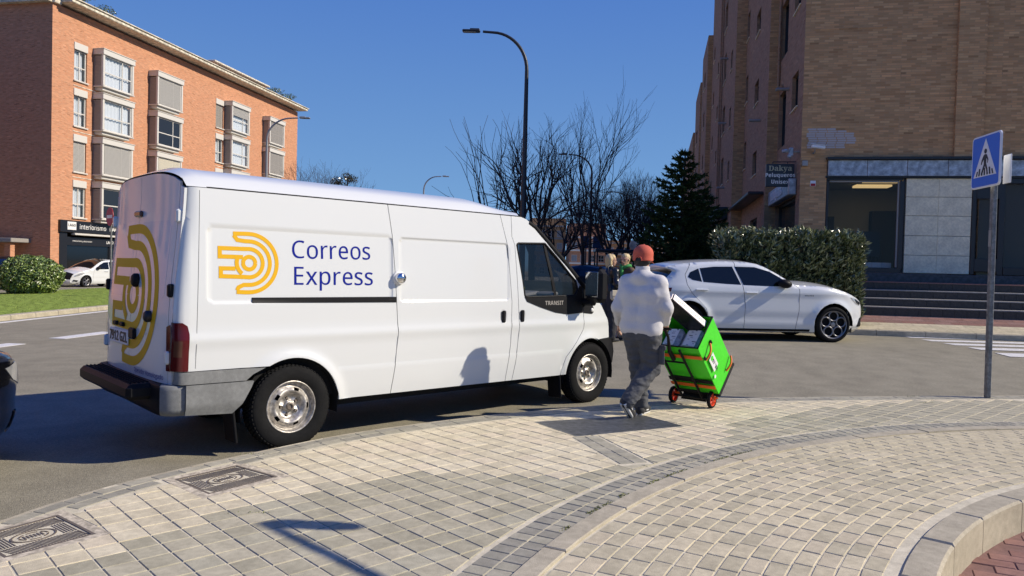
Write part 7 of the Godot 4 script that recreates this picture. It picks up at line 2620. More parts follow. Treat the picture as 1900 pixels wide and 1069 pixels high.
func pedestrian_sign() -> void:
	var base = V(5.856, PY, 9.116)
	var o = thing("pedestrian_crossing_sign", "blue pedestrian crossing sign on a leaning grey post at the right kerb", "traffic sign", base)
	var th = deg_to_rad(-95.0)
	var b = Basis(Vector3.UP, th)
	var tilt = Vector3(-0.008, 1, 0).normalized()
	var ps := MB.new()
	var rb = Basis(Vector3.UP, th)
	var topp = Vector3(-0.022, 3.1, 0)
	# square post
	var h = topp.length()
	ps.cbox(topp / 2, Vector3(0.080, h, 0.050), 0.008, Basis(rb.x, tilt, rb.z))
	part(o, "post", ps, M.galvanised)
	var c = Vector3(-0.062, 2.89, 0.0) + b.z * 0.05
	var xf = Transform3D(b, c)
	var pn := MB.new()
	pn.prism(round_rect(0.635, 0.645, 0.05), 0.022, xf, 0.004)
	pn.x = xf
	for y in [0.15, -0.15]: pn.cbox(Vector3(0.05, y, -0.012), Vector3(0.16, 0.035, 0.03), 0.004)
	var po = part(o, "panel", pn, M.sign_white)
	var lay = func(poly, z, m, nm):
		var q := MB.new()
		q.prism(PackedVector2Array(poly), 0.002, Transform3D(b, c + b.z * z))
		part(po, nm, q, m)
	lay.call(round_rect(0.595, 0.605, 0.038), 0.0222, M.sign_blue, "blue_field")
	lay.call([Vector2(0.255, -0.185), Vector2(0.0, 0.275), Vector2(-0.255, -0.185)], 0.0245, M.sign_white, "triangle")
	# walking figure
	lay.call(arc_pts(Vector2(0.005, 0.118), 0.030, 0, 342, 14), 0.0268, M.ink_black, "figure_head")
	lay.call([Vector2(-0.035, 0.07), Vector2(-0.005, 0.085), Vector2(0.035, 0.075), Vector2(0.075, 0.01), Vector2(0.060, -0.03), Vector2(0.050, -0.03), Vector2(0.055, 0.005), Vector2(0.030, 0.035), Vector2(0.028, -0.035), Vector2(0.060, -0.100), Vector2(0.075, -0.165), Vector2(0.050, -0.165), Vector2(0.032, -0.105), Vector2(0.003, -0.060), Vector2(-0.030, -0.110), Vector2(-0.055, -0.165), Vector2(-0.085, -0.160), Vector2(-0.055, -0.095), Vector2(-0.025, -0.040), Vector2(-0.025, 0.02), Vector2(-0.055, -0.005), Vector2(-0.075, -0.04), Vector2(-0.090, -0.035), Vector2(-0.075, 0.015)], 0.0268, M.ink_black, "figure")
	for k in 7:
		var x = -0.185 + k * 0.061
		var hh = 0.088 if absf(x) < 0.17 else 0.06
		if k == 2 or k == 4: hh = 0.05
		lay.call([Vector2(x - 0.013, -0.172), Vector2(x + 0.013, -0.172), Vector2(x + 0.013 - x * 0.12, -0.172 + hh), Vector2(x - 0.013 - x * 0.12, -0.172 + hh)], 0.0292 if k == 1 or k == 5 or k == 3 else 0.0268, M.ink_black, "stripe")
	# plain back of a second, smaller panel
	var p2 := MB.new()
	p2.cbox(c + b.x * 0.25 - b.z * 0.10 + Vector3(0, -0.13, 0), Vector3(0.16, 0.34, 0.012), 0.004, b)
	part(o, "second_panel", p2, M.sign_white)
	var pt := MB.new()
	pt.cbox(Vector3(-0.017, 1.95, 0) + rb.z * 0.028, Vector3(0.06, 0.20, 0.004), 0.001, rb)
	part(o, "sticker", pt, M.frame_grey)

func no_entry_sign() -> void:
	var o = thing("no_entry_sign", "red no entry sign with white bar on a thin post at the grass island", "traffic sign", V(-19.05, 0.05, 35.4))
	var ps := MB.new()
	ps.tube([Vector3(0, -0.1, 0), Vector3(0, 3.9, 0)], [0.045, 0.045], 8)
	part(o, "post", ps, M.galvanised)
	var b = Basis(Vector3.UP, deg_to_rad(-42.0))
	var c = Vector3(0, 3.50, 0) + b.z * 0.06
	var d := MB.new()
	d.lathe([Vector2(0.0, 0.0), Vector2(0.44, 0.0), Vector2(0.44, 0.02), Vector2(0.0, 0.02)], 28, Transform3D(b * Basis(Vector3.RIGHT, PI / 2), c))
	var pd = part(o, "disc", d, M.sign_red)
	var w := MB.new()
	w.cbox(c + b.z * 0.026, Vector3(0.66, 0.15, 0.008), 0.002, b)
	part(pd, "bar", w, M.sign_white)

# ================================================================ people: smooth fields meshed as surface nets
func jv(a: Array) -> Vector3:
	return Vector3(a[0], a[1], -a[2])

# caps: [a, b, ra, rb]; joined with a smooth minimum of width k
func field_mesh(mb: MB, caps: Array, cell: float, k: float, nz = null, amp := 0.0, freq := Vector3.ONE, cut_lo := -INF, cut_hi := INF) -> void:
	var lo := Vector3(INF, INF, INF)
	var hi := -lo
	for c in caps:
		var r = maxf(c[2], c[3]) + k + cell * 2
		for p in [c[0], c[1]]:
			lo = lo.min(p - Vector3.ONE * r); hi = hi.max(p + Vector3.ONE * r)
	lo.y = maxf(lo.y, cut_lo - cell * 2); hi.y = minf(hi.y, cut_hi + cell * 2)
	var nx = int((hi.x - lo.x) / cell) + 2; var ny = int((hi.y - lo.y) / cell) + 2; var nzc = int((hi.z - lo.z) / cell) + 2
	var F := PackedFloat32Array(); F.resize(nx * ny * nzc); F.fill(1.0)
	var ik := 1.0 / maxf(k, 1e-5)
	for c in caps:
		var a: Vector3 = c[0]; var b: Vector3 = c[1]; var ra: float = c[2]; var rb: float = c[3]
		var R = maxf(ra, rb) + k + cell * 2.5
		var l = a.min(b) - Vector3.ONE * R; var h = a.max(b) + Vector3.ONE * R
		var x0 = maxi(0, int((l.x - lo.x) / cell)); var x1 = mini(nx - 1, int((h.x - lo.x) / cell) + 1)
		var y0 = maxi(0, int((l.y - lo.y) / cell)); var y1 = mini(ny - 1, int((h.y - lo.y) / cell) + 1)
		var z0 = maxi(0, int((l.z - lo.z) / cell)); var z1 = mini(nzc - 1, int((h.z - lo.z) / cell) + 1)
		var ab := b - a
		var inv := 1.0 / maxf(ab.length_squared(), 1e-9)
		for z in range(z0, z1 + 1):
			for y in range(y0, y1 + 1):
				var base: int = (z * ny + y) * nx
				for x in range(x0, x1 + 1):
					var p := lo + Vector3(x, y, z) * cell
					var t := clampf((p - a).dot(ab) * inv, 0.0, 1.0)
					var d: float = p.distance_to(a + ab * t) - (ra + (rb - ra) * t)
					var o := F[base + x]
					var e := maxf(k - absf(d - o), 0.0) * ik
					F[base + x] = minf(d, o) - e * e * k * 0.25
	if nz != null or cut_lo > -1e9 or cut_hi < 1e9:
		for z in nzc:
			for y in ny:
				var py: float = lo.y + y * cell
				for x in nx:
					var i: int = (z * ny + y) * nx + x
					var d := F[i]
					if d > 0.12: continue
					if nz != null and absf(d) < 0.06:
						var p := (lo + Vector3(x, y, z) * cell) * freq
						d += amp * nz.get_noise_3dv(p)
					d = maxf(d, maxf(cut_lo - py, py - cut_hi))
					F[i] = d
	var idx := PackedInt32Array(); idx.resize(nx * ny * nzc); idx.fill(-1)
	var V0 := PackedVector3Array(); var N0 := PackedVector3Array()
	var off := [0, 1, nx, nx + 1, nx * ny, nx * ny + 1, nx * ny + nx, nx * ny + nx + 1]
	var edges := [[0, 1], [2, 3], [4, 5], [6, 7], [0, 2], [1, 3], [4, 6], [5, 7], [0, 4], [1, 5], [2, 6], [3, 7]]
	var cp := [Vector3(0, 0, 0), Vector3(1, 0, 0), Vector3(0, 1, 0), Vector3(1, 1, 0), Vector3(0, 0, 1), Vector3(1, 0, 1), Vector3(0, 1, 1), Vector3(1, 1, 1)]
	for z in nzc - 1:
		for y in ny - 1:
			for x in nx - 1:
				var i: int = (z * ny + y) * nx + x
				var s := 0
				for q in 8:
					if F[i + off[q]] < 0.0: s |= 1 << q
				if s == 0 or s == 255: continue
				var acc := Vector3.ZERO; var cnt := 0
				for e in edges:
					var f0 := F[i + off[e[0]]]; var f1 := F[i + off[e[1]]]
					if (f0 < 0.0) != (f1 < 0.0):
						acc += cp[e[0]].lerp(cp[e[1]], f0 / (f0 - f1)); cnt += 1
				acc /= cnt
				idx[i] = V0.size()
				V0.append(lo + (Vector3(x, y, z) + acc) * cell)
				var g := Vector3(
					(F[i + 1] - F[i]) + (F[i + off[3]] - F[i + off[2]]) + (F[i + off[5]] - F[i + off[4]]) + (F[i + off[7]] - F[i + off[6]]),
					(F[i + off[2]] - F[i]) + (F[i + off[3]] - F[i + 1]) + (F[i + off[6]] - F[i + off[4]]) + (F[i + off[7]] - F[i + off[5]]),
					(F[i + off[4]] - F[i]) + (F[i + off[5]] - F[i + 1]) + (F[i + off[6]] - F[i + off[2]]) + (F[i + off[7]] - F[i + off[3]]))
				N0.append(g.normalized())
	var step := [1, nx, nx * ny]
	for z in range(1, nzc - 1):
		for y in range(1, ny - 1):
			for x in range(1, nx - 1):
				var i: int = (z * ny + y) * nx + x
				if absf(F[i]) > cell * 2.5: continue
				for ax in 3:
					var j: int = i + step[ax]
					if (F[i] < 0.0) == (F[j] < 0.0): continue
					var u: int = step[(ax + 1) % 3]; var w: int = step[(ax + 2) % 3]
					var q := [idx[i - u - w], idx[i - w], idx[i], idx[i - u]]
					if q[0] < 0 or q[1] < 0 or q[2] < 0 or q[3] < 0: continue
					if F[i] > 0.0: q = [q[3], q[2], q[1], q[0]]
					mb.trin(V0[q[0]], V0[q[1]], V0[q[2]], N0[q[0]], N0[q[1]], N0[q[2]])
					mb.trin(V0[q[0]], V0[q[2]], V0[q[3]], N0[q[0]], N0[q[2]], N0[q[3]])

func caps_of(J: Dictionary, list: Array) -> Array:
	var o = []
	for c in list: o.append([jv(J[c[0]]), jv(J[c[1]]), c[2], c[3]])
	return o

# head with a face: centre c, looking along f (unit, horizontal), tilt of the face ignored; height about 0.22
func head_caps(c: Vector3, f: Vector3, k := 1.0) -> Array:
	var r = f.cross(Vector3.UP).normalized()
	var u = Vector3.UP
	var o = []
	o.append([c + u * 0.030 * k - f * 0.020 * k, c + u * 0.035 * k + f * 0.022 * k, 0.078 * k, 0.072 * k])
	o.append([c - u * 0.025 * k + f * 0.030 * k, c - u * 0.075 * k + f * 0.050 * k, 0.062 * k, 0.036 * k])
	o.append([c + f * 0.092 * k + u * 0.008 * k, c + f * 0.108 * k - u * 0.022 * k, 0.009 * k, 0.014 * k])     # nose
	for s in [-1, 1]:
		o.append([c + r * s * 0.034 * k + f * 0.082 * k + u * 0.024 * k, c + r * s * 0.016 * k + f * 0.088 * k + u * 0.024 * k, 0.010 * k, 0.010 * k])   # brow
		o.append([c + r * s * 0.078 * k + u * 0.014 * k, c + r * s * 0.080 * k - u * 0.016 * k - f * 0.004 * k, 0.013 * k, 0.010 * k])   # ear
		o.append([c + r * s * 0.022 * k + f * 0.080 * k - u * 0.046 * k, c + f * 0.088 * k - u * 0.046 * k, 0.008 * k, 0.010 * k])   # mouth
	return o

func face_parts(o: Node, c: Vector3, f: Vector3, k := 1.0) -> void:
	var r = f.cross(Vector3.UP).normalized()
	for s in [-1, 1]:
		var e := MB.new()
		e.ball(c + r * s * 0.031 * k + f * 0.079 * k + Vector3.UP * 0.008 * k, Vector3(0.011, 0.008, 0.011) * k, 8)
		part(o, "eye", e, M.eye_dark)
	var m := MB.new()
	m.ball(c + f * 0.093 * k - Vector3.UP * 0.047 * k, Vector3(0.020, 0.006, 0.020) * k, 8)
	part(o, "mouth", m, M.lip)

# a hand closed round a bar: g grip point, a bar axis, n from bar to the knuckles, w wrist
func grip_hand(mb: MB, g: Vector3, a: Vector3, n: Vector3, w: Vector3) -> void:
	var f = a.cross(n).normalized()
	if f.dot(w - g) > 0: f = -f
	var caps = []
	for i in 4:
		var o = a * (i - 1.5) * 0.0205
		var r = [0.0092, 0.0098, 0.0095, 0.0082][i]
		var len_ = [0.92, 1.0, 0.96, 0.84][i]
		var k0 = g + o + n * 0.030 - f * 0.010
		var k1 = g + o + n * 0.020 + f * 0.026 * len_
		var k2 = g + o - n * 0.008 + f * 0.030 * len_
		var k3 = g + o - n * 0.026 + f * 0.008
		caps.append([k0, k1, r * 1.1, r]); caps.append([k1, k2, r, r * 0.95]); caps.append([k2, k3, r * 0.95, r * 0.8])
		caps.append([w.lerp(k0, 0.25) + o * 0.4, k0, 0.018, 0.012])
	var t0 = w.lerp(g, 0.5) - a * 0.032
	var t1 = g - a * 0.042 - f * 0.022 + n * 0.006
	var t2 = g - a * 0.026 - f * 0.020 - n * 0.024
	caps.append([t0, t1, 0.014, 0.011]); caps.append([t1, t2, 0.011, 0.009])
	field_mesh(mb, caps, 0.0042, 0.006)

# a relaxed hand: from wrist w along d, spread across s, palm facing m
func loose_hand(mb: MB, w: Vector3, d: Vector3, s: Vector3) -> void:
	var m = d.cross(s).normalized()
	var caps = []
	for i in 4:
		var o = s * (i - 1.5) * 0.019
		var L = [0.88, 1.0, 0.95, 0.76][i]
		var k0 = w + d * 0.080 + o
		var k1 = k0 + d * 0.036 * L + m * 0.010
		var k2 = k1 + d * 0.022 * L + m * 0.016
		var k3 = k2 + d * 0.010 * L + m * 0.018
		caps.append([w + o * 0.5, k0, 0.020, 0.013]); caps.append([k0, k1, 0.0098, 0.0092]); caps.append([k1, k2, 0.0092, 0.0085]); caps.append([k2, k3, 0.0085, 0.0072])
	var t0 = w + d * 0.028 - s * 0.026
	caps.append([w + d * 0.01, t0, 0.017, 0.014]); caps.append([t0, t0 + d * 0.030 - s * 0.016 + m * 0.01, 0.013, 0.011]); caps.append([t0 + d * 0.030 - s * 0.016 + m * 0.01, t0 + d * 0.054 - s * 0.014 + m * 0.02, 0.011, 0.009])
	field_mesh(mb, caps, 0.0045, 0.006)

func build_people() -> void:
	build_man()
	build_women()

func build_man() -> void:
	var o = thing("person", "man in white sweater, grey cargo trousers and coral cap, walking away with the green trolley", "person", V(1.30, PY, 7.40))
	var J = {"pelL": [-0.095, 0.888, -0.012], "pelR": [0.054, 0.888, -0.124], "waL": [-0.076, 1.009, -0.021], "waR": [0.054, 1.009, -0.115], "chL": [-0.104, 1.205, 0.007], "chR": [0.082, 1.205, -0.133], "shL": [-0.150, 1.318, 0.038], "shR": [0.125, 1.318, -0.165], "nk0": [-0.020, 1.375, -0.062], "nk1": [-0.020, 1.450, -0.047], "elR": [0.200, 1.084, -0.205], "wrR": [0.212, 0.944, -0.085], "elL": [-0.240, 1.074, 0.025], "wrL": [-0.198, 0.916, 0.193], "hipL": [-0.086, 0.822, -0.021], "hipR": [0.054, 0.822, -0.115], "knL": [-0.016, 0.467, 0.044], "anL": [0.026, 0.094, 0.072], "knR": [0.087, 0.486, -0.059], "anR": [-0.147, 0.187, -0.218], "heL": [0.012, 0.048, 0.035], "toL": [0.110, 0.040, 0.195], "heR": [-0.185, 0.168, -0.236], "toR": [-0.108, 0.050, -0.115], "grip": [0.222, 0.874, 0.007], "baR": [-0.128, 0.075, -0.145], "tipR": [-0.080, 0.030, -0.080]}
	var f = Vector3(0.55, 0, -0.84).normalized()
	var hc = jv([-0.010, 1.560, -0.030])
	# body: one surface, mostly under the clothes
	var body := MB.new()
	var bc = caps_of(J, [["pelL", "pelR", 0.095, 0.095], ["waL", "waR", 0.085, 0.085], ["chL", "chR", 0.10, 0.10], ["shL", "shR", 0.055, 0.055], ["pelL", "waL", 0.09, 0.085], ["pelR", "waR", 0.09, 0.085], ["waL", "chL", 0.085, 0.10], ["waR", "chR", 0.085, 0.10], ["nk0", "nk1", 0.056, 0.052], ["shR", "elR", 0.050, 0.040], ["elR", "wrR", 0.040, 0.030], ["shL", "elL", 0.050, 0.040], ["elL", "wrL", 0.040, 0.030], ["hipL", "knL", 0.080, 0.055], ["knL", "anL", 0.054, 0.042], ["hipR", "knR", 0.080, 0.055], ["knR", "anR", 0.054, 0.042], ["anL", "toL", 0.036, 0.026], ["anR", "toR", 0.036, 0.026]])
	bc.append([jv(J.nk1), hc - Vector3(0, 0.04, 0), 0.052, 0.058])
	field_mesh(body, bc, 0.016, 0.03)
	field_mesh(body, head_caps(hc, f) + [[jv(J.nk1), hc - Vector3(0, 0.05, 0), 0.054, 0.056]], 0.006, 0.014)
	var bar_a = Vector3(0.757, 0, 0.653)
	grip_hand(body, jv(J.grip), bar_a, (Vector3(-0.10, 0.80, 0.40)).normalized(), jv(J.wrR) + Vector3(0, -0.01, 0))
	loose_hand(body, jv(J.wrL), Vector3(0.1, -0.9, -0.4).normalized(), Vector3(0.5, 0.2, -0.8).normalized())
	part(o, "body", body, M.skin)
	face_parts(o, hc, f)
	# sweater
	var nz = noise(5, 9.0, FastNoiseLite.TYPE_SIMPLEX_SMOOTH, 2)
	var sw := MB.new()
	var sc = caps_of(J, [["pelL", "pelR", 0.122, 0.122], ["waL", "waR", 0.120, 0.120], ["chL", "chR", 0.122, 0.122], ["shL", "shR", 0.070, 0.070], ["pelL", "waL", 0.118, 0.118], ["pelR", "waR", 0.118, 0.118], ["waL", "chL", 0.118, 0.124], ["waR", "chR", 0.118, 0.124], ["chL", "shL", 0.110, 0.080], ["chR", "shR", 0.110, 0.080], ["nk0", "nk1", 0.098, 0.066]])
	sc.append_array(caps_of(J, [["shR", "elR", 0.068, 0.060], ["elR", "wrR", 0.060, 0.047], ["shL", "elL", 0.068, 0.062], ["elL", "wrL", 0.062, 0.047]]))
	sc.append_array(caps_of(J, [["nk0", "shL", 0.085, 0.068], ["nk0", "shR", 0.085, 0.068]]))
	field_mesh(sw, sc, 0.0100, 0.034, nz, 0.0060, Vector3(0.7, 1.0, 0.7), 0.800)
	var so = part(o, "sweater", sw, M.sweater)
	var hem := MB.new()
	field_mesh(hem, caps_of(J, [["pelL", "pelR", 0.123, 0.123]]), 0.0105, 0.02, null, 0.0, Vector3.ONE, 0.798, 0.845)
	part(so, "hem", hem, M.sweater)
	var col := MB.new()
	field_mesh(col, [[jv([-0.020, 1.41, -0.056]), jv([-0.018, 1.50, -0.044]), 0.074, 0.070]], 0.009, 0.01, null, 0.0, Vector3.ONE, 1.39, 1.488)
	part(so, "collar", col, M.sweater)
	var cuff := MB.new()
	field_mesh(cuff, [[jv([0.2105, 0.962, -0.10]), jv(J.wrR), 0.049, 0.044]], 0.007, 0.01)
	part(so, "cuff", cuff, M.sweater)
	# trousers, loose with folds
	var nz2 = noise(6, 11.0, FastNoiseLite.TYPE_SIMPLEX_SMOOTH, 3)
	var tr := MB.new()
	var tc = caps_of(J, [["pelL", "pelR", 0.108, 0.108], ["hipL", "knL", 0.108, 0.080], ["knL", "anL", 0.084, 0.074], ["hipR", "knR", 0.116, 0.092], ["knR", "anR", 0.092, 0.076], ["hipL", "hipR", 0.108, 0.108]])
	field_mesh(tr, tc, 0.0105, 0.03, nz2, 0.016, Vector3(0.7, 1.3, 0.7), 0.06, 0.90)
	var to = part(o, "trousers", tr, M.trousers)
	var pk := MB.new()
	pk.cbox(jv([0.150, 0.62, -0.150]), Vector3(0.03, 0.17, 0.13), 0.012, Basis(Vector3.UP, 0.65) * Basis(Vector3.BACK, 0.06))
	part(to, "cargo_pocket", pk, M.trousers)
	var pf := MB.new()
	pf.cbox(jv([0.158, 0.70, -0.156]), Vector3(0.03, 0.045, 0.14), 0.008, Basis(Vector3.UP, 0.65) * Basis(Vector3.BACK, 0.06))
	part(to, "pocket_flap", pf, M.trousers)
	# shoes
	for s in ["L", "R"]:
		var up := MB.new()
		var c = caps_of(J, [["he" + s, "to" + s, 0.044, 0.040], ["an" + s, "he" + s, 0.042, 0.044]])
		if s == "R": c.append([jv(J.toR), jv(J.tipR), 0.038, 0.032])
		field_mesh(up, c, 0.0085, 0.02)
		var sh = part(o, "shoe", up, M.shoe_dark)
		var sl := MB.new()
		var dn: Vector3
		var a = jv(J["he" + s]); var b = jv(J["to" + s])
		var d = (b - a).normalized()
		var side = d.cross(Vector3.UP).normalized()
		dn = side.cross(d).normalized() * -1.0
		if dn.y > 0: dn = -dn
		for q in [-0.018, 0.018]:
			sl.tube([a + dn * 0.030 - d * 0.030 + side * q, a + dn * 0.032 + side * q, b + dn * 0.028 + side * q, b + dn * 0.022 + d * 0.045 + side * q * 0.5], [0.016, 0.018, 0.017, 0.012], 8)
		part(sh, "sole", sl, M.shoe_sole)
		var st := MB.new()
		st.cbox((a + b) / 2 + side * 0.043, Vector3(0.06, 0.012, 0.004), 0.002, Basis(d, side.cross(d), side))
		st.cbox((a + b) / 2 - side * 0.043, Vector3(0.06, 0.012, 0.004), 0.002, Basis(d, side.cross(d), side))
		part(sh, "stripe", st, M.shoe_sole)
	# hair at the nape and the cap
	var r = f.cross(Vector3.UP)
	var hr := MB.new()
	field_mesh(hr, [[hc - f * 0.030 + Vector3(0, 0.02, 0), hc - f * 0.045 - Vector3(0, 0.045, 0), 0.078, 0.052], [hc - f * 0.03 + r * 0.045, hc - f * 0.035 + r * 0.05 - Vector3(0, 0.03, 0), 0.045, 0.034], [hc - f * 0.03 - r * 0.045, hc - f * 0.035 - r * 0.05 - Vector3(0, 0.03, 0), 0.045, 0.034]], 0.007, 0.02)
	part(o, "hair", hr, M.hair_black)
	var cp := MB.new()
	field_mesh(cp, [[hc + Vector3(0, 0.045, 0) - f * 0.022, hc + Vector3(0, 0.050, 0) + f * 0.022, 0.096, 0.088], [hc - Vector3(0, 0.02, 0) - f * 0.03, hc - Vector3(0, 0.02, 0) + f * 0.03, 0.092, 0.086]], 0.007, 0.02, null, 0.0, Vector3.ONE, hc.y - 0.020)
	var co = part(o, "cap", cp, M.cap_coral)
	var bm := MB.new()
	var rows = []
	for i in 5:
		var row = []
		for j in 11:
			var a = lerpf(-1.15, 1.15, j / 10.0)
			var rad = 0.085 + 0.018 * i * cos(a * 0.9)
			row.append(hc + Vector3(0, -0.016 - 0.010 * sin(a) * sin(a) * i * 0.4 - 0.004 * i, 0) + f * cos(a) * rad + r * sin(a) * (0.086 + 0.002 * i))
		rows.append(row)
	bm.sheet(rows, true)
	part(co, "brim", bm, M.cap_coral)
	var bt := MB.new()
	bt.ball(hc + Vector3(0, 0.139, 0), Vector3(0.012, 0.007, 0.012), 8)
	part(co, "button", bt, M.cap_coral)
	# arched opening with strap at the back of the cap
	var gp := MB.new()
	var pts = []
	for k in 9:
		var a = PI * k / 8.0
		pts.append(hc - f * (0.124 - 0.006 * sin(a)) + r * cos(a) * 0.036 + Vector3(0, -0.020 + sin(a) * 0.042, 0))
	var fan := MB.new()
	for k in 8: fan.tri(hc - f * 0.124 + Vector3(0, -0.022, 0), pts[k], pts[k + 1])
	for k in pts.size(): pts[k] = pts[k] - f * 0.004
	gp.tube(pts, [0.005, 0.005, 0.005, 0.005, 0.005, 0.005, 0.005, 0.005, 0.005], 6)
	part(co, "back_opening", gp, M.cap_coral)
	part(co, "opening_hair", fan, M.hair_black)

func simple_person(label: String, at: Vector3, h: float, f: Vector3, spec: Dictionary) -> Node3D:
	# standing figure of height h facing f
	var o = thing("person", label, "person", at, 0.0, "two women talking on the pavement")
	var k = h / 1.70
	var r = f.cross(Vector3.UP).normalized()
	var P = func(x, y, z): return r * x * k + Vector3.UP * y * k + f * z * k
	var hc = P.call(0, 1.575, 0.02)
	var hf: Vector3 = spec.look
	var body := MB.new()
	var el = spec.elbows; var wr = spec.wrists
	var caps = [[P.call(-0.08, 0.95, 0), P.call(0.08, 0.95, 0), 0.10 * k, 0.10 * k], [P.call(0, 1.0, 0), P.call(0, 1.25, 0), 0.10 * k, 0.12 * k], [P.call(-0.15, 1.38, 0), P.call(0.15, 1.38, 0), 0.055 * k, 0.055 * k], [P.call(0, 1.38, 0), P.call(0, 1.5, 0.01), 0.05 * k, 0.048 * k]]
	for s in 2:
		var sx = -1 if s == 0 else 1
		var e = P.call(el[s][0], el[s][1], el[s][2]); var w = P.call(wr[s][0], wr[s][1], wr[s][2])
		caps.append([P.call(sx * 0.16, 1.37, 0), e, 0.045 * k, 0.036 * k]); caps.append([e, w, 0.036 * k, 0.026 * k])
		caps.append([P.call(sx * 0.085, 0.92, 0), P.call(sx * 0.085, 0.50, 0.02), 0.085 * k, 0.055 * k]); caps.append([P.call(sx * 0.085, 0.50, 0.02), P.call(sx * 0.09, 0.08, 0), 0.055 * k, 0.036 * k])
		caps.append([P.call(sx * 0.09, 0.05, -0.03), P.call(sx * 0.10, 0.035, 0.14), 0.038 * k, 0.028 * k])
	field_mesh(body, caps, 0.02, 0.03)
	field_mesh(body, head_caps(hc, hf, k) + [[P.call(0, 1.45, 0.01), hc - Vector3(0, 0.05, 0), 0.046 * k, 0.05 * k]], 0.008, 0.014)
	for s in 2:
		var e = P.call(el[s][0], el[s][1], el[s][2]); var w = P.call(wr[s][0], wr[s][1], wr[s][2])
		var d = (w - e).normalized()
		loose_hand(body, w, d, d.cross(r + Vector3(0, 0.3, 0)).normalized())
	part(o, "body", body, M.skin)
	face_parts(o, hc, hf, k)
	var nz = noise(int(h * 100), 8.0, FastNoiseLite.TYPE_SIMPLEX_SMOOTH, 2)
	var jk := MB.new()
	var jl: float = spec.hem
	var jc = [[P.call(-0.08, 1.0, 0), P.call(0.08, 1.0, 0), 0.125 * k, 0.125 * k], [P.call(0, 1.05, 0), P.call(0, 1.27, 0), 0.125 * k, 0.14 * k], [P.call(-0.15, 1.37, 0), P.call(0.15, 1.37, 0), 0.075 * k, 0.075 * k], [P.call(0, 1.40, 0), P.call(0, 1.46, 0.0), 0.075 * k, 0.065 * k]]
	if jl < 0.8: jc.append_array([[P.call(-0.08, 0.95, 0), P.call(-0.10, jl + 0.05, 0.0), 0.13 * k, 0.15 * k], [P.call(0.08, 0.95, 0), P.call(0.10, jl + 0.05, 0.0), 0.13 * k, 0.15 * k]])
	for s in 2:
		var sx = -1 if s == 0 else 1
		var e = P.call(el[s][0], el[s][1], el[s][2]); var w = P.call(wr[s][0], wr[s][1], wr[s][2])
		jc.append([P.call(sx * 0.155, 1.36, 0), e, 0.066 * k, 0.055 * k]); jc.append([e, w, 0.055 * k, 0.044 * k])
	field_mesh(jk, jc, 0.016, 0.035, nz, 0.012, Vector3.ONE, jl * k)
	part(o, spec.top, jk, spec.top_mat)
	var tr := MB.new()
	var tc = []
	for sx in [-1, 1]:
		tc.append([P.call(sx * 0.08, 0.95, 0), P.call(sx * 0.09, 0.50, 0.02), 0.11 * k, 0.09 * k]); tc.append([P.call(sx * 0.09, 0.50, 0.02), P.call(sx * 0.095, 0.10, 0), 0.09 * k, 0.085 * k])
	field_mesh(tr, tc, 0.018, 0.03, nz, 0.014, Vector3.ONE, 0.04, 1.0 * k)
	part(o, "trousers", tr, spec.leg_mat)
	for sx in [-1, 1]:
		var sh := MB.new()
		field_mesh(sh, [[P.call(sx * 0.095, 0.05, -0.04), P.call(sx * 0.10, 0.035, 0.15), 0.046 * k, 0.036 * k]], 0.012, 0.01)
		part(o, "shoe", sh, M.shoe_dark)
	var hr := MB.new()
	var hcps = []
	for q in spec.hair: hcps.append([hc + hf * q[0] * k + hf.cross(Vector3.UP) * q[1] * k + Vector3.UP * q[2] * k, hc + hf * q[3] * k + hf.cross(Vector3.UP) * q[4] * k + Vector3.UP * q[5] * k, q[6] * k, q[7] * k])
	field_mesh(hr, hcps, 0.009, 0.02, noise(3, 30.0), 0.008)
	part(o, "hair", hr, spec.hair_mat)
	return o

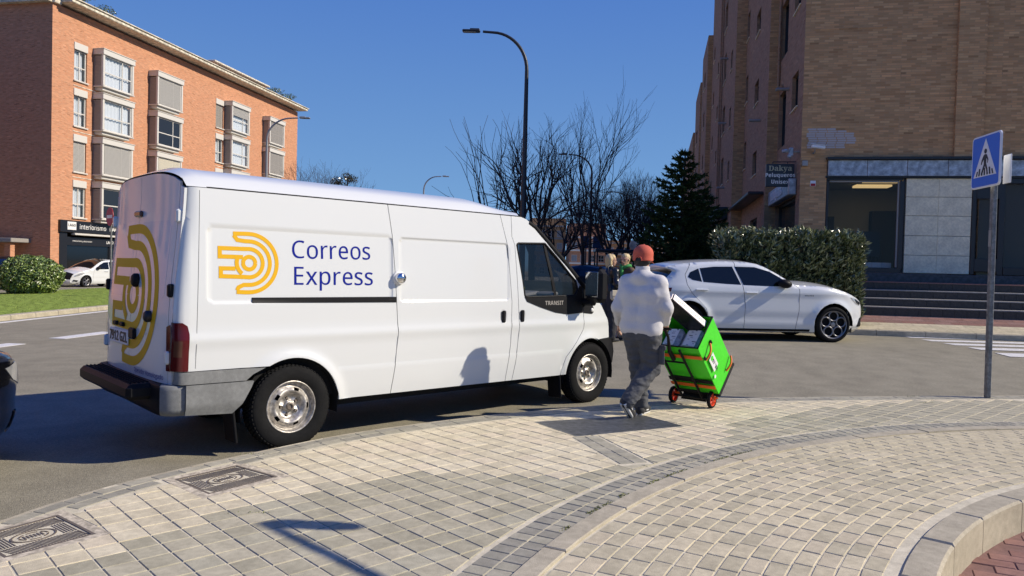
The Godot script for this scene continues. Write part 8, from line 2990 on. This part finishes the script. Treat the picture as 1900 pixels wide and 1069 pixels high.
func build_women() -> void:
	var bob = [[-0.025, 0, 0.05, 0.01, 0, 0.055, 0.088, 0.078], [-0.035, 0.055, 0.03, -0.03, 0.062, -0.085, 0.05, 0.036], [-0.035, -0.055, 0.03, -0.03, -0.062, -0.085, 0.05, 0.036], [-0.06, 0, 0.0, -0.055, 0, -0.10, 0.06, 0.05]]
	var y0 = road_h(1.85, 14.0)
	var f1 = Vector3(0.86, 0, -0.5).normalized()
	simple_person("blond woman in black leather jacket and dark skirt trousers, seen from behind beyond the van", V(1.83, y0, 14.0), 1.64, f1, {"look": Vector3(0.95, 0, -0.1).normalized(), "elbows": [[-0.24, 1.12, -0.03], [0.25, 1.12, -0.02]], "wrists": [[-0.20, 0.97, 0.16], [0.20, 0.95, 0.18]], "hem": 0.93, "top": "jacket", "top_mat": M.leather_black, "leg_mat": M.wool_dark, "hair": bob, "hair_mat": M.hair_blond})
	var f2 = Vector3(-0.8, 0, 0.6).normalized()
	var cropped = [[-0.025, 0, 0.055, 0.012, 0, 0.062, 0.086, 0.074], [-0.045, 0, 0.01, -0.05, 0, -0.05, 0.07, 0.05]]
	var w2 = simple_person("woman in long brown coat with green scarf facing the blond woman", V(2.16, y0, 14.25), 1.66, f2, {"look": Vector3(-0.62, 0, 0.78).normalized(), "elbows": [[-0.25, 1.13, -0.02], [0.25, 1.12, 0.02]], "wrists": [[-0.12, 1.12, 0.22], [0.14, 1.18, 0.22]], "hem": 0.42, "top": "coat", "top_mat": M.coat_brown, "leg_mat": M.trouser_cream, "hair": cropped, "hair_mat": M.hair_blond})
	var sc := MB.new()
	var c = Vector3(0, 1.42, 0)
	var pts = []; var rd = []
	for k in 13:
		var a = TAU * k / 12.0
		pts.append(c + Vector3(cos(a) * 0.09, 0.02 * sin(a * 2.0), sin(a) * 0.09)); rd.append(0.032)
	sc.tube(pts, rd, 8, false)
	sc.tube([c + f2 * 0.10, c + f2 * 0.15 + Vector3(0.03, -0.10, 0), c + f2 * 0.17 + Vector3(0.06, -0.28, 0.02)], [0.035, 0.04, 0.03], 8)
	part(w2, "scarf", sc, M.scarf_green)
	# shoulder bag of the blond woman
	var bg = thing("handbag", "cream handbag with flap hanging at the blond woman's hip", "bag", V(1.95, y0 + 0.78, 13.83))
	var b := MB.new()
	var bb = Basis(Vector3.UP, 0.35)
	b.cbox(Vector3(0, 0.10, 0), Vector3(0.27, 0.19, 0.10), 0.035, bb)
	part(bg, "pouch", b, M.bag_cream)
	var fl := MB.new()
	fl.cbox(bb * Vector3(0, 0.14, 0.053), Vector3(0.26, 0.11, 0.016), 0.007, bb)
	part(bg, "flap", fl, M.bag_cream)
	var sp := MB.new()
	sp.tube([bb * Vector3(-0.12, 0.18, 0), Vector3(-0.16, 0.40, 0.02), Vector3(-0.18, 0.62, 0.0), Vector3(-0.13, 0.66, -0.08)], [0.010, 0.010, 0.010, 0.010], 6)
	sp.tube([bb * Vector3(0.12, 0.18, 0), Vector3(0.02, 0.40, 0.02), Vector3(-0.10, 0.62, 0.0), Vector3(-0.13, 0.66, -0.08)], [0.010, 0.010, 0.010, 0.010], 6)
	part(bg, "strap", sp, M.leather_black)

# ================================================================ delivery trolley
func soft_panel(mb: MB, o: Vector3, u: Vector3, v: Vector3, n: Vector3, bulge: float, thick: float, nz: FastNoiseLite, amp: float) -> void:
	var front = []; var back = []
	for i in 15:
		var r0 = []; var r1 = []
		for j in 15:
			var s = i / 14.0; var t = j / 14.0
			var p = o + u * s + v * t
			var d = bulge * sin(PI * s) * sin(PI * t) + amp * nz.get_noise_3dv(p * 9.0) * minf(1.0, 8.0 * minf(minf(s, 1 - s), minf(t, 1 - t)))
			r0.append(p + n * d); r1.append(p + n * (d - thick))
		front.append(r0); back.append(r1)
	var fl = v.cross(u).dot(n) < 0
	mb.sheet(front, fl); mb.sheet(back, not fl)
	for i in 14:
		mb.quad(front[i][14], front[i + 1][14], back[i + 1][14], back[i][14])
		mb.quad(front[14][i], front[14][i + 1], back[14][i + 1], back[14][i])
		mb.quad(front[i][0], front[i + 1][0], back[i + 1][0], back[i][0])
		mb.quad(front[0][i], front[0][i + 1], back[0][i + 1], back[0][i])

func build_cart() -> void:
	var th = deg_to_rad(-40.8)
	var base = V(1.985, PY, 8.065)
	var o = thing("delivery_trolley", "bright green open delivery bag on a tilted black two-wheeled hand truck", "hand truck", base, th)
	var Y = Vector3(0, 0.709, 0.705).normalized()
	var X = Vector3(1, 0, 0)
	var N = -X.cross(Y)                        # away from the man, up
	var ax = Vector3(0, 0.092, 0)
	# frame
	var fr := MB.new()
	for s in [-0.12, 0.12]:
		fr.tube([ax + X * s - Y * 0.02, ax + X * s + Y * 0.78], [0.013, 0.013], 8)
	fr.tube([ax + X * -0.225, ax + X * 0.225], [0.014, 0.014], 8)
	for t in [0.12, 0.34, 0.58]: fr.tube([ax + X * -0.12 + Y * t, ax + X * 0.12 + Y * t], [0.010, 0.010], 8)
	fr.cbox(ax - Y * 0.045 + N * 0.16, Vector3(0.30, 0.012, 0.34), 0.004, Basis(X, Y, X.cross(Y)))
	part(o, "frame", fr, M.plastic_black)
	var hd := MB.new()
	var inv = Transform3D(Basis(Vector3.UP, th), base).affine_inverse()
	var grip = inv * V(1.522, PY + 0.874, 7.407)
	hd.tube([ax + Y * 0.62, ax + Y * 0.76, grip - Y * 0.12, grip], [0.024, 0.022, 0.014, 0.014], 8)
	hd.tube([grip - X * 0.075, grip + X * 0.075], [0.014, 0.014], 10)
	part(o, "handle", hd, M.plastic_black)
	# wheels
	for s in [-0.226, 0.226]:
		var xf = Transform3D(Basis(Vector3.BACK, -PI / 2 * signf(s)), ax + X * s)
		var ty := MB.new()
		ty.lathe([Vector2(0.068, -0.018), Vector2(0.086, -0.017), Vector2(0.092, -0.008), Vector2(0.092, 0.008), Vector2(0.086, 0.017), Vector2(0.068, 0.018)], 28, xf)
		var w = part(o, "wheel", ty, M.tyre)
		var rm := MB.new(); rm.x = xf
		rm.lathe([Vector2(0.070, -0.015), Vector2(0.070, 0.016), Vector2(0.058, 0.016), Vector2(0.056, 0.004)], 28)
		for k in 6:
			var a = TAU * k / 6.0
			rm.tube([Vector3(cos(a) * 0.012, 0.008, sin(a) * 0.012), Vector3(cos(a) * 0.062, 0.008, sin(a) * 0.062)], [0.012, 0.009], 6)
		rm.lathe([Vector2(0.022, -0.015), Vector2(0.022, 0.018), Vector2(0.0, 0.020)], 14)
		part(w, "hub", rm, M.wheel_orange)
	# bag: width along X, length along Y, depth along N
	var w2 = 0.25; var l0 = 0.03; var l1 = 0.77; var d0 = 0.055; var d1 = 0.49
	var nz = noise(15, 1.0, FastNoiseLite.TYPE_SIMPLEX_SMOOTH, 2)
	var C = func(x, y, n): return ax + X * (x + 0.05) + Y * y + N * n
	var faces = [[C.call(-w2, l0, d0), X * 2 * w2, Y * (l1 - l0), -N], [C.call(-w2, l0, d1), X * 2 * w2, Y * (l1 - l0), N], [C.call(w2, l0, d0), N * (d1 - d0), Y * (l1 - l0), X], [C.call(-w2, l0, d0), N * (d1 - d0), Y * (l1 - l0), -X]]
	var bag := MB.new()
	for f in faces: soft_panel(bag, f[0], f[1], f[2], f[3], 0.010, 0.010, nz, 0.005)
	var bo = part(o, "bag", bag, M.bag_green)
	var bt := MB.new()
	bt.cbox(C.call(0, l0 - 0.008, (d0 + d1) / 2), Vector3(w2 * 2 + 0.03, 0.035, d1 - d0 + 0.03), 0.010, Basis(X, Y, X.cross(Y)))
	part(bo, "bag_base", bt, M.plastic_black)
	var rim := MB.new()
	var cs = [C.call(-w2, l1, d0), C.call(w2, l1, d0), C.call(w2, l1, d1), C.call(-w2, l1, d1), C.call(-w2, l1, d0)]
	rim.tube(cs, [0.009, 0.009, 0.009, 0.009, 0.009], 6)
	part(bo, "rim", rim, M.plastic_black)
	# seams and straps on the bag
	for q in [[0.64, 0.05, "upper"], [0.17, 0.05, "lower"]]:
		var sm := MB.new()
		sm.cbox(C.call(0, q[0], d0 - 0.022), Vector3(w2 * 2 + 0.02, q[1], 0.008), 0.003, Basis(X, Y, X.cross(Y)))
		part(bo, "orange_band", sm, M.strap_orange)
	var bk := MB.new()
	bk.cbox(C.call(0, 0.25, d0 - 0.020), Vector3(w2 * 2 + 0.01, 0.06, 0.006), 0.002, Basis(X, Y, X.cross(Y)))
	part(bo, "black_band", bk, M.plastic_black)
	for q in [[0.60, 0.16], [0.14, 0.40]]:
		var hs := MB.new()
		var pts = []; var rd = []
		for k in 9:
			var t = k / 8.0
			pts.append(C.call(w2 + 0.016 + 0.028 * sin(PI * t), q[0] + 0.06 * (t - 0.5) * (1.0 if q[0] > 0.2 else 0.6), q[1] + 0.10 * (t - 0.5) * 2.0 * 0.9 + 0.0)); rd.append(0.011)
		hs.tube(pts, rd, 6)
		part(bo, "carry_strap", hs, M.strap_orange)
	for q in [[0.60, 0.05], [0.63, 0.25]]:
		var cl := MB.new()
		cl.cbox(C.call(w2 + 0.018, q[0], q[1] + 0.02), Vector3(0.018, 0.045, 0.028), 0.005, Basis(X, Y, X.cross(Y)))
		part(bo, "strap_clip", cl, M.plastic_black)
	for q in [[-w2 + 0.03, 0.02], [w2 - 0.05, 0.02]]:
		var tb := MB.new()
		tb.cbox(C.call(q[0], 0.0, d0 - 0.024), Vector3(0.07, 0.03, 0.012), 0.004, Basis(X, Y, X.cross(Y)))
		part(bo, "corner_tab", tb, M.strap_orange)
	# white address label on the right face
	var lb := MB.new()
	var lbas = Basis(N, Y, X)
	lb.cbox(C.call(w2 + 0.0215, 0.43, 0.17), Vector3(0.115, 0.185, 0.004), 0.001, Basis(N, Y, N.cross(Y)))
	part(bo, "label", lb, M.plate_white)
	var dot := MB.new()
	dot.lathe([Vector2(0.026, 0.0), Vector2(0.026, 0.003), Vector2(0.0, 0.003)], 16, Transform3D(Basis(N, X, N.cross(X)), C.call(w2 + 0.0235, 0.49, 0.17)))
	part(bo, "green_emblem", dot, M.bag_green)
	var tx = inst(bo, "label_text", text_mesh("757 'BA", 0.055, 0.002, "Droid Sans", true), M.ink_black)
	tx.transform = Transform3D(Basis(-Y, N, (-Y).cross(N)), C.call(w2 + 0.0245, 0.40, 0.17))
	var sk := MB.new()
	sk.lathe([Vector2(0.020, 0.0), Vector2(0.020, 0.003), Vector2(0.0, 0.003)], 14, Transform3D(Basis(N, X, N.cross(X)), C.call(w2 + 0.016, 0.28, 0.10)))
	part(bo, "round_sticker", sk, M.plate_white)
	# parcels in the bag
	var world = Transform3D(Basis(Vector3.UP, th), base)
	var put = func(called, label, c, size, b, m):
		var p = thing(called, label, "parcel", world * c, 0.0, "parcels in the green bag")
		p.basis = Basis(Vector3.UP, th) * b
		var q := MB.new()
		q.cbox(Vector3.ZERO, size, minf(size.x, minf(size.y, size.z)) * 0.22)
		part(p, "wrapping", q, m)
		return p
	var BB = Basis(X, Y, X.cross(Y))
	var r = RandomNumberGenerator.new(); r.seed = 9
	for k in 2:
		var p = put.call("parcel", ["grey plastic parcel with printed labels, left one in the green bag", "grey plastic parcel with printed labels, right one in the green bag"][k], C.call(-0.12 + k * 0.215, 0.56 + 0.01 * k, 0.22), Vector3(0.20, 0.32, 0.30), BB * Basis(Vector3.BACK, 0.08 * (1 - 2 * k)), M.parcel_grey)
		for q in 9:
			var pl := MB.new()
			pl.cbox(Vector3(r.randf_range(-0.05, 0.05), 0.1635, -0.10 + q * 0.025), Vector3(r.randf_range(0.015, 0.05), 0.003, r.randf_range(0.006, 0.016)), 0.001)
			part(p, "print_block", pl, M.parcel_grey if q % 3 else M.sign_navy)
		var pw := MB.new()
		pw.cbox(Vector3(0.0, 0.161, 0.0), Vector3(0.13, 0.003, 0.22), 0.001)
		part(p, "shipping_label", pw, M.parcel_white)
	var bp = put.call("parcel", "black padded parcel with red and white tape sticking out of the green bag", C.call(0.01, 0.91, 0.37), Vector3(0.20, 0.48, 0.09), BB * Basis(Vector3.BACK, 0.52) * Basis(Vector3.UP, 0.22), M.parcel_black)
	for q in [[Vector3(0, 0.238, 0), Vector3(0.18, 0.010, 0.084), Vector3.RIGHT, 9], [Vector3(0.098, 0, 0), Vector3(0.010, 0.45, 0.084), Vector3.UP, 15]]:
		var tp := MB.new()
		tp.cbox(q[0], q[1], 0.002)
		part(bp, "tape", tp, M.tape_white)
		var td := MB.new()
		for k in q[3]:
			var t = (k + 0.5) / q[3] - 0.5
			var ln = 0.17 if q[2] == Vector3.RIGHT else 0.40
			td.cbox(q[0] + q[2] * t * ln + (Vector3(0, 0.004, 0) if q[2] == Vector3.RIGHT else Vector3(0.004, 0, 0)) + Vector3(0, 0, r.randf_range(-0.012, 0.012)), Vector3(0.013, 0.003, 0.03) if q[2] == Vector3.RIGHT else Vector3(0.003, 0.014, 0.03), 0.001)
		part(bp, "tape_print", td, M.tape_red)

# ================================================================ foliage helper
func leaf_cloud(mb: MB, c: Vector3, rad: Vector3, count: int, size: float, r: RandomNumberGenerator, c0: Color, c1: Color) -> void:
	var nz := noise(r.randi() % 1000, 0.9, FastNoiseLite.TYPE_SIMPLEX_SMOOTH, 2)
	for i in count:
		var d := Vector3(r.randfn(), r.randfn(), r.randfn()).normalized()
		var q := d * pow(r.randf(), 0.28)
		q *= 0.82 + 0.35 * nz.get_noise_3dv(d * 1.6)
		leaf(mb, c + q * rad, d, size * r.randf_range(0.6, 1.3), r, c0, c1)

func leaf(mb: MB, p: Vector3, out: Vector3, s: float, r: RandomNumberGenerator, c0: Color, c1: Color, slim := 0.42) -> void:
	var n := (out * 0.6 + Vector3(r.randfn(0, 0.6), r.randfn(0.35, 0.5), r.randfn(0, 0.6))).normalized()
	var t := n.cross(Vector3(r.randfn(), r.randfn(), r.randfn())).normalized()
	var w := n.cross(t)
	mb.col = c0.lerp(c1, pow(r.randf(), 1.4)).srgb_to_linear()
	var a := p - t * s * 0.5; var b := p + t * s * 0.5
	var m := p - n * s * 0.06
	mb.tri(a, m + w * s * slim * 0.5, b)
	mb.tri(a, b, m - w * s * slim * 0.5)
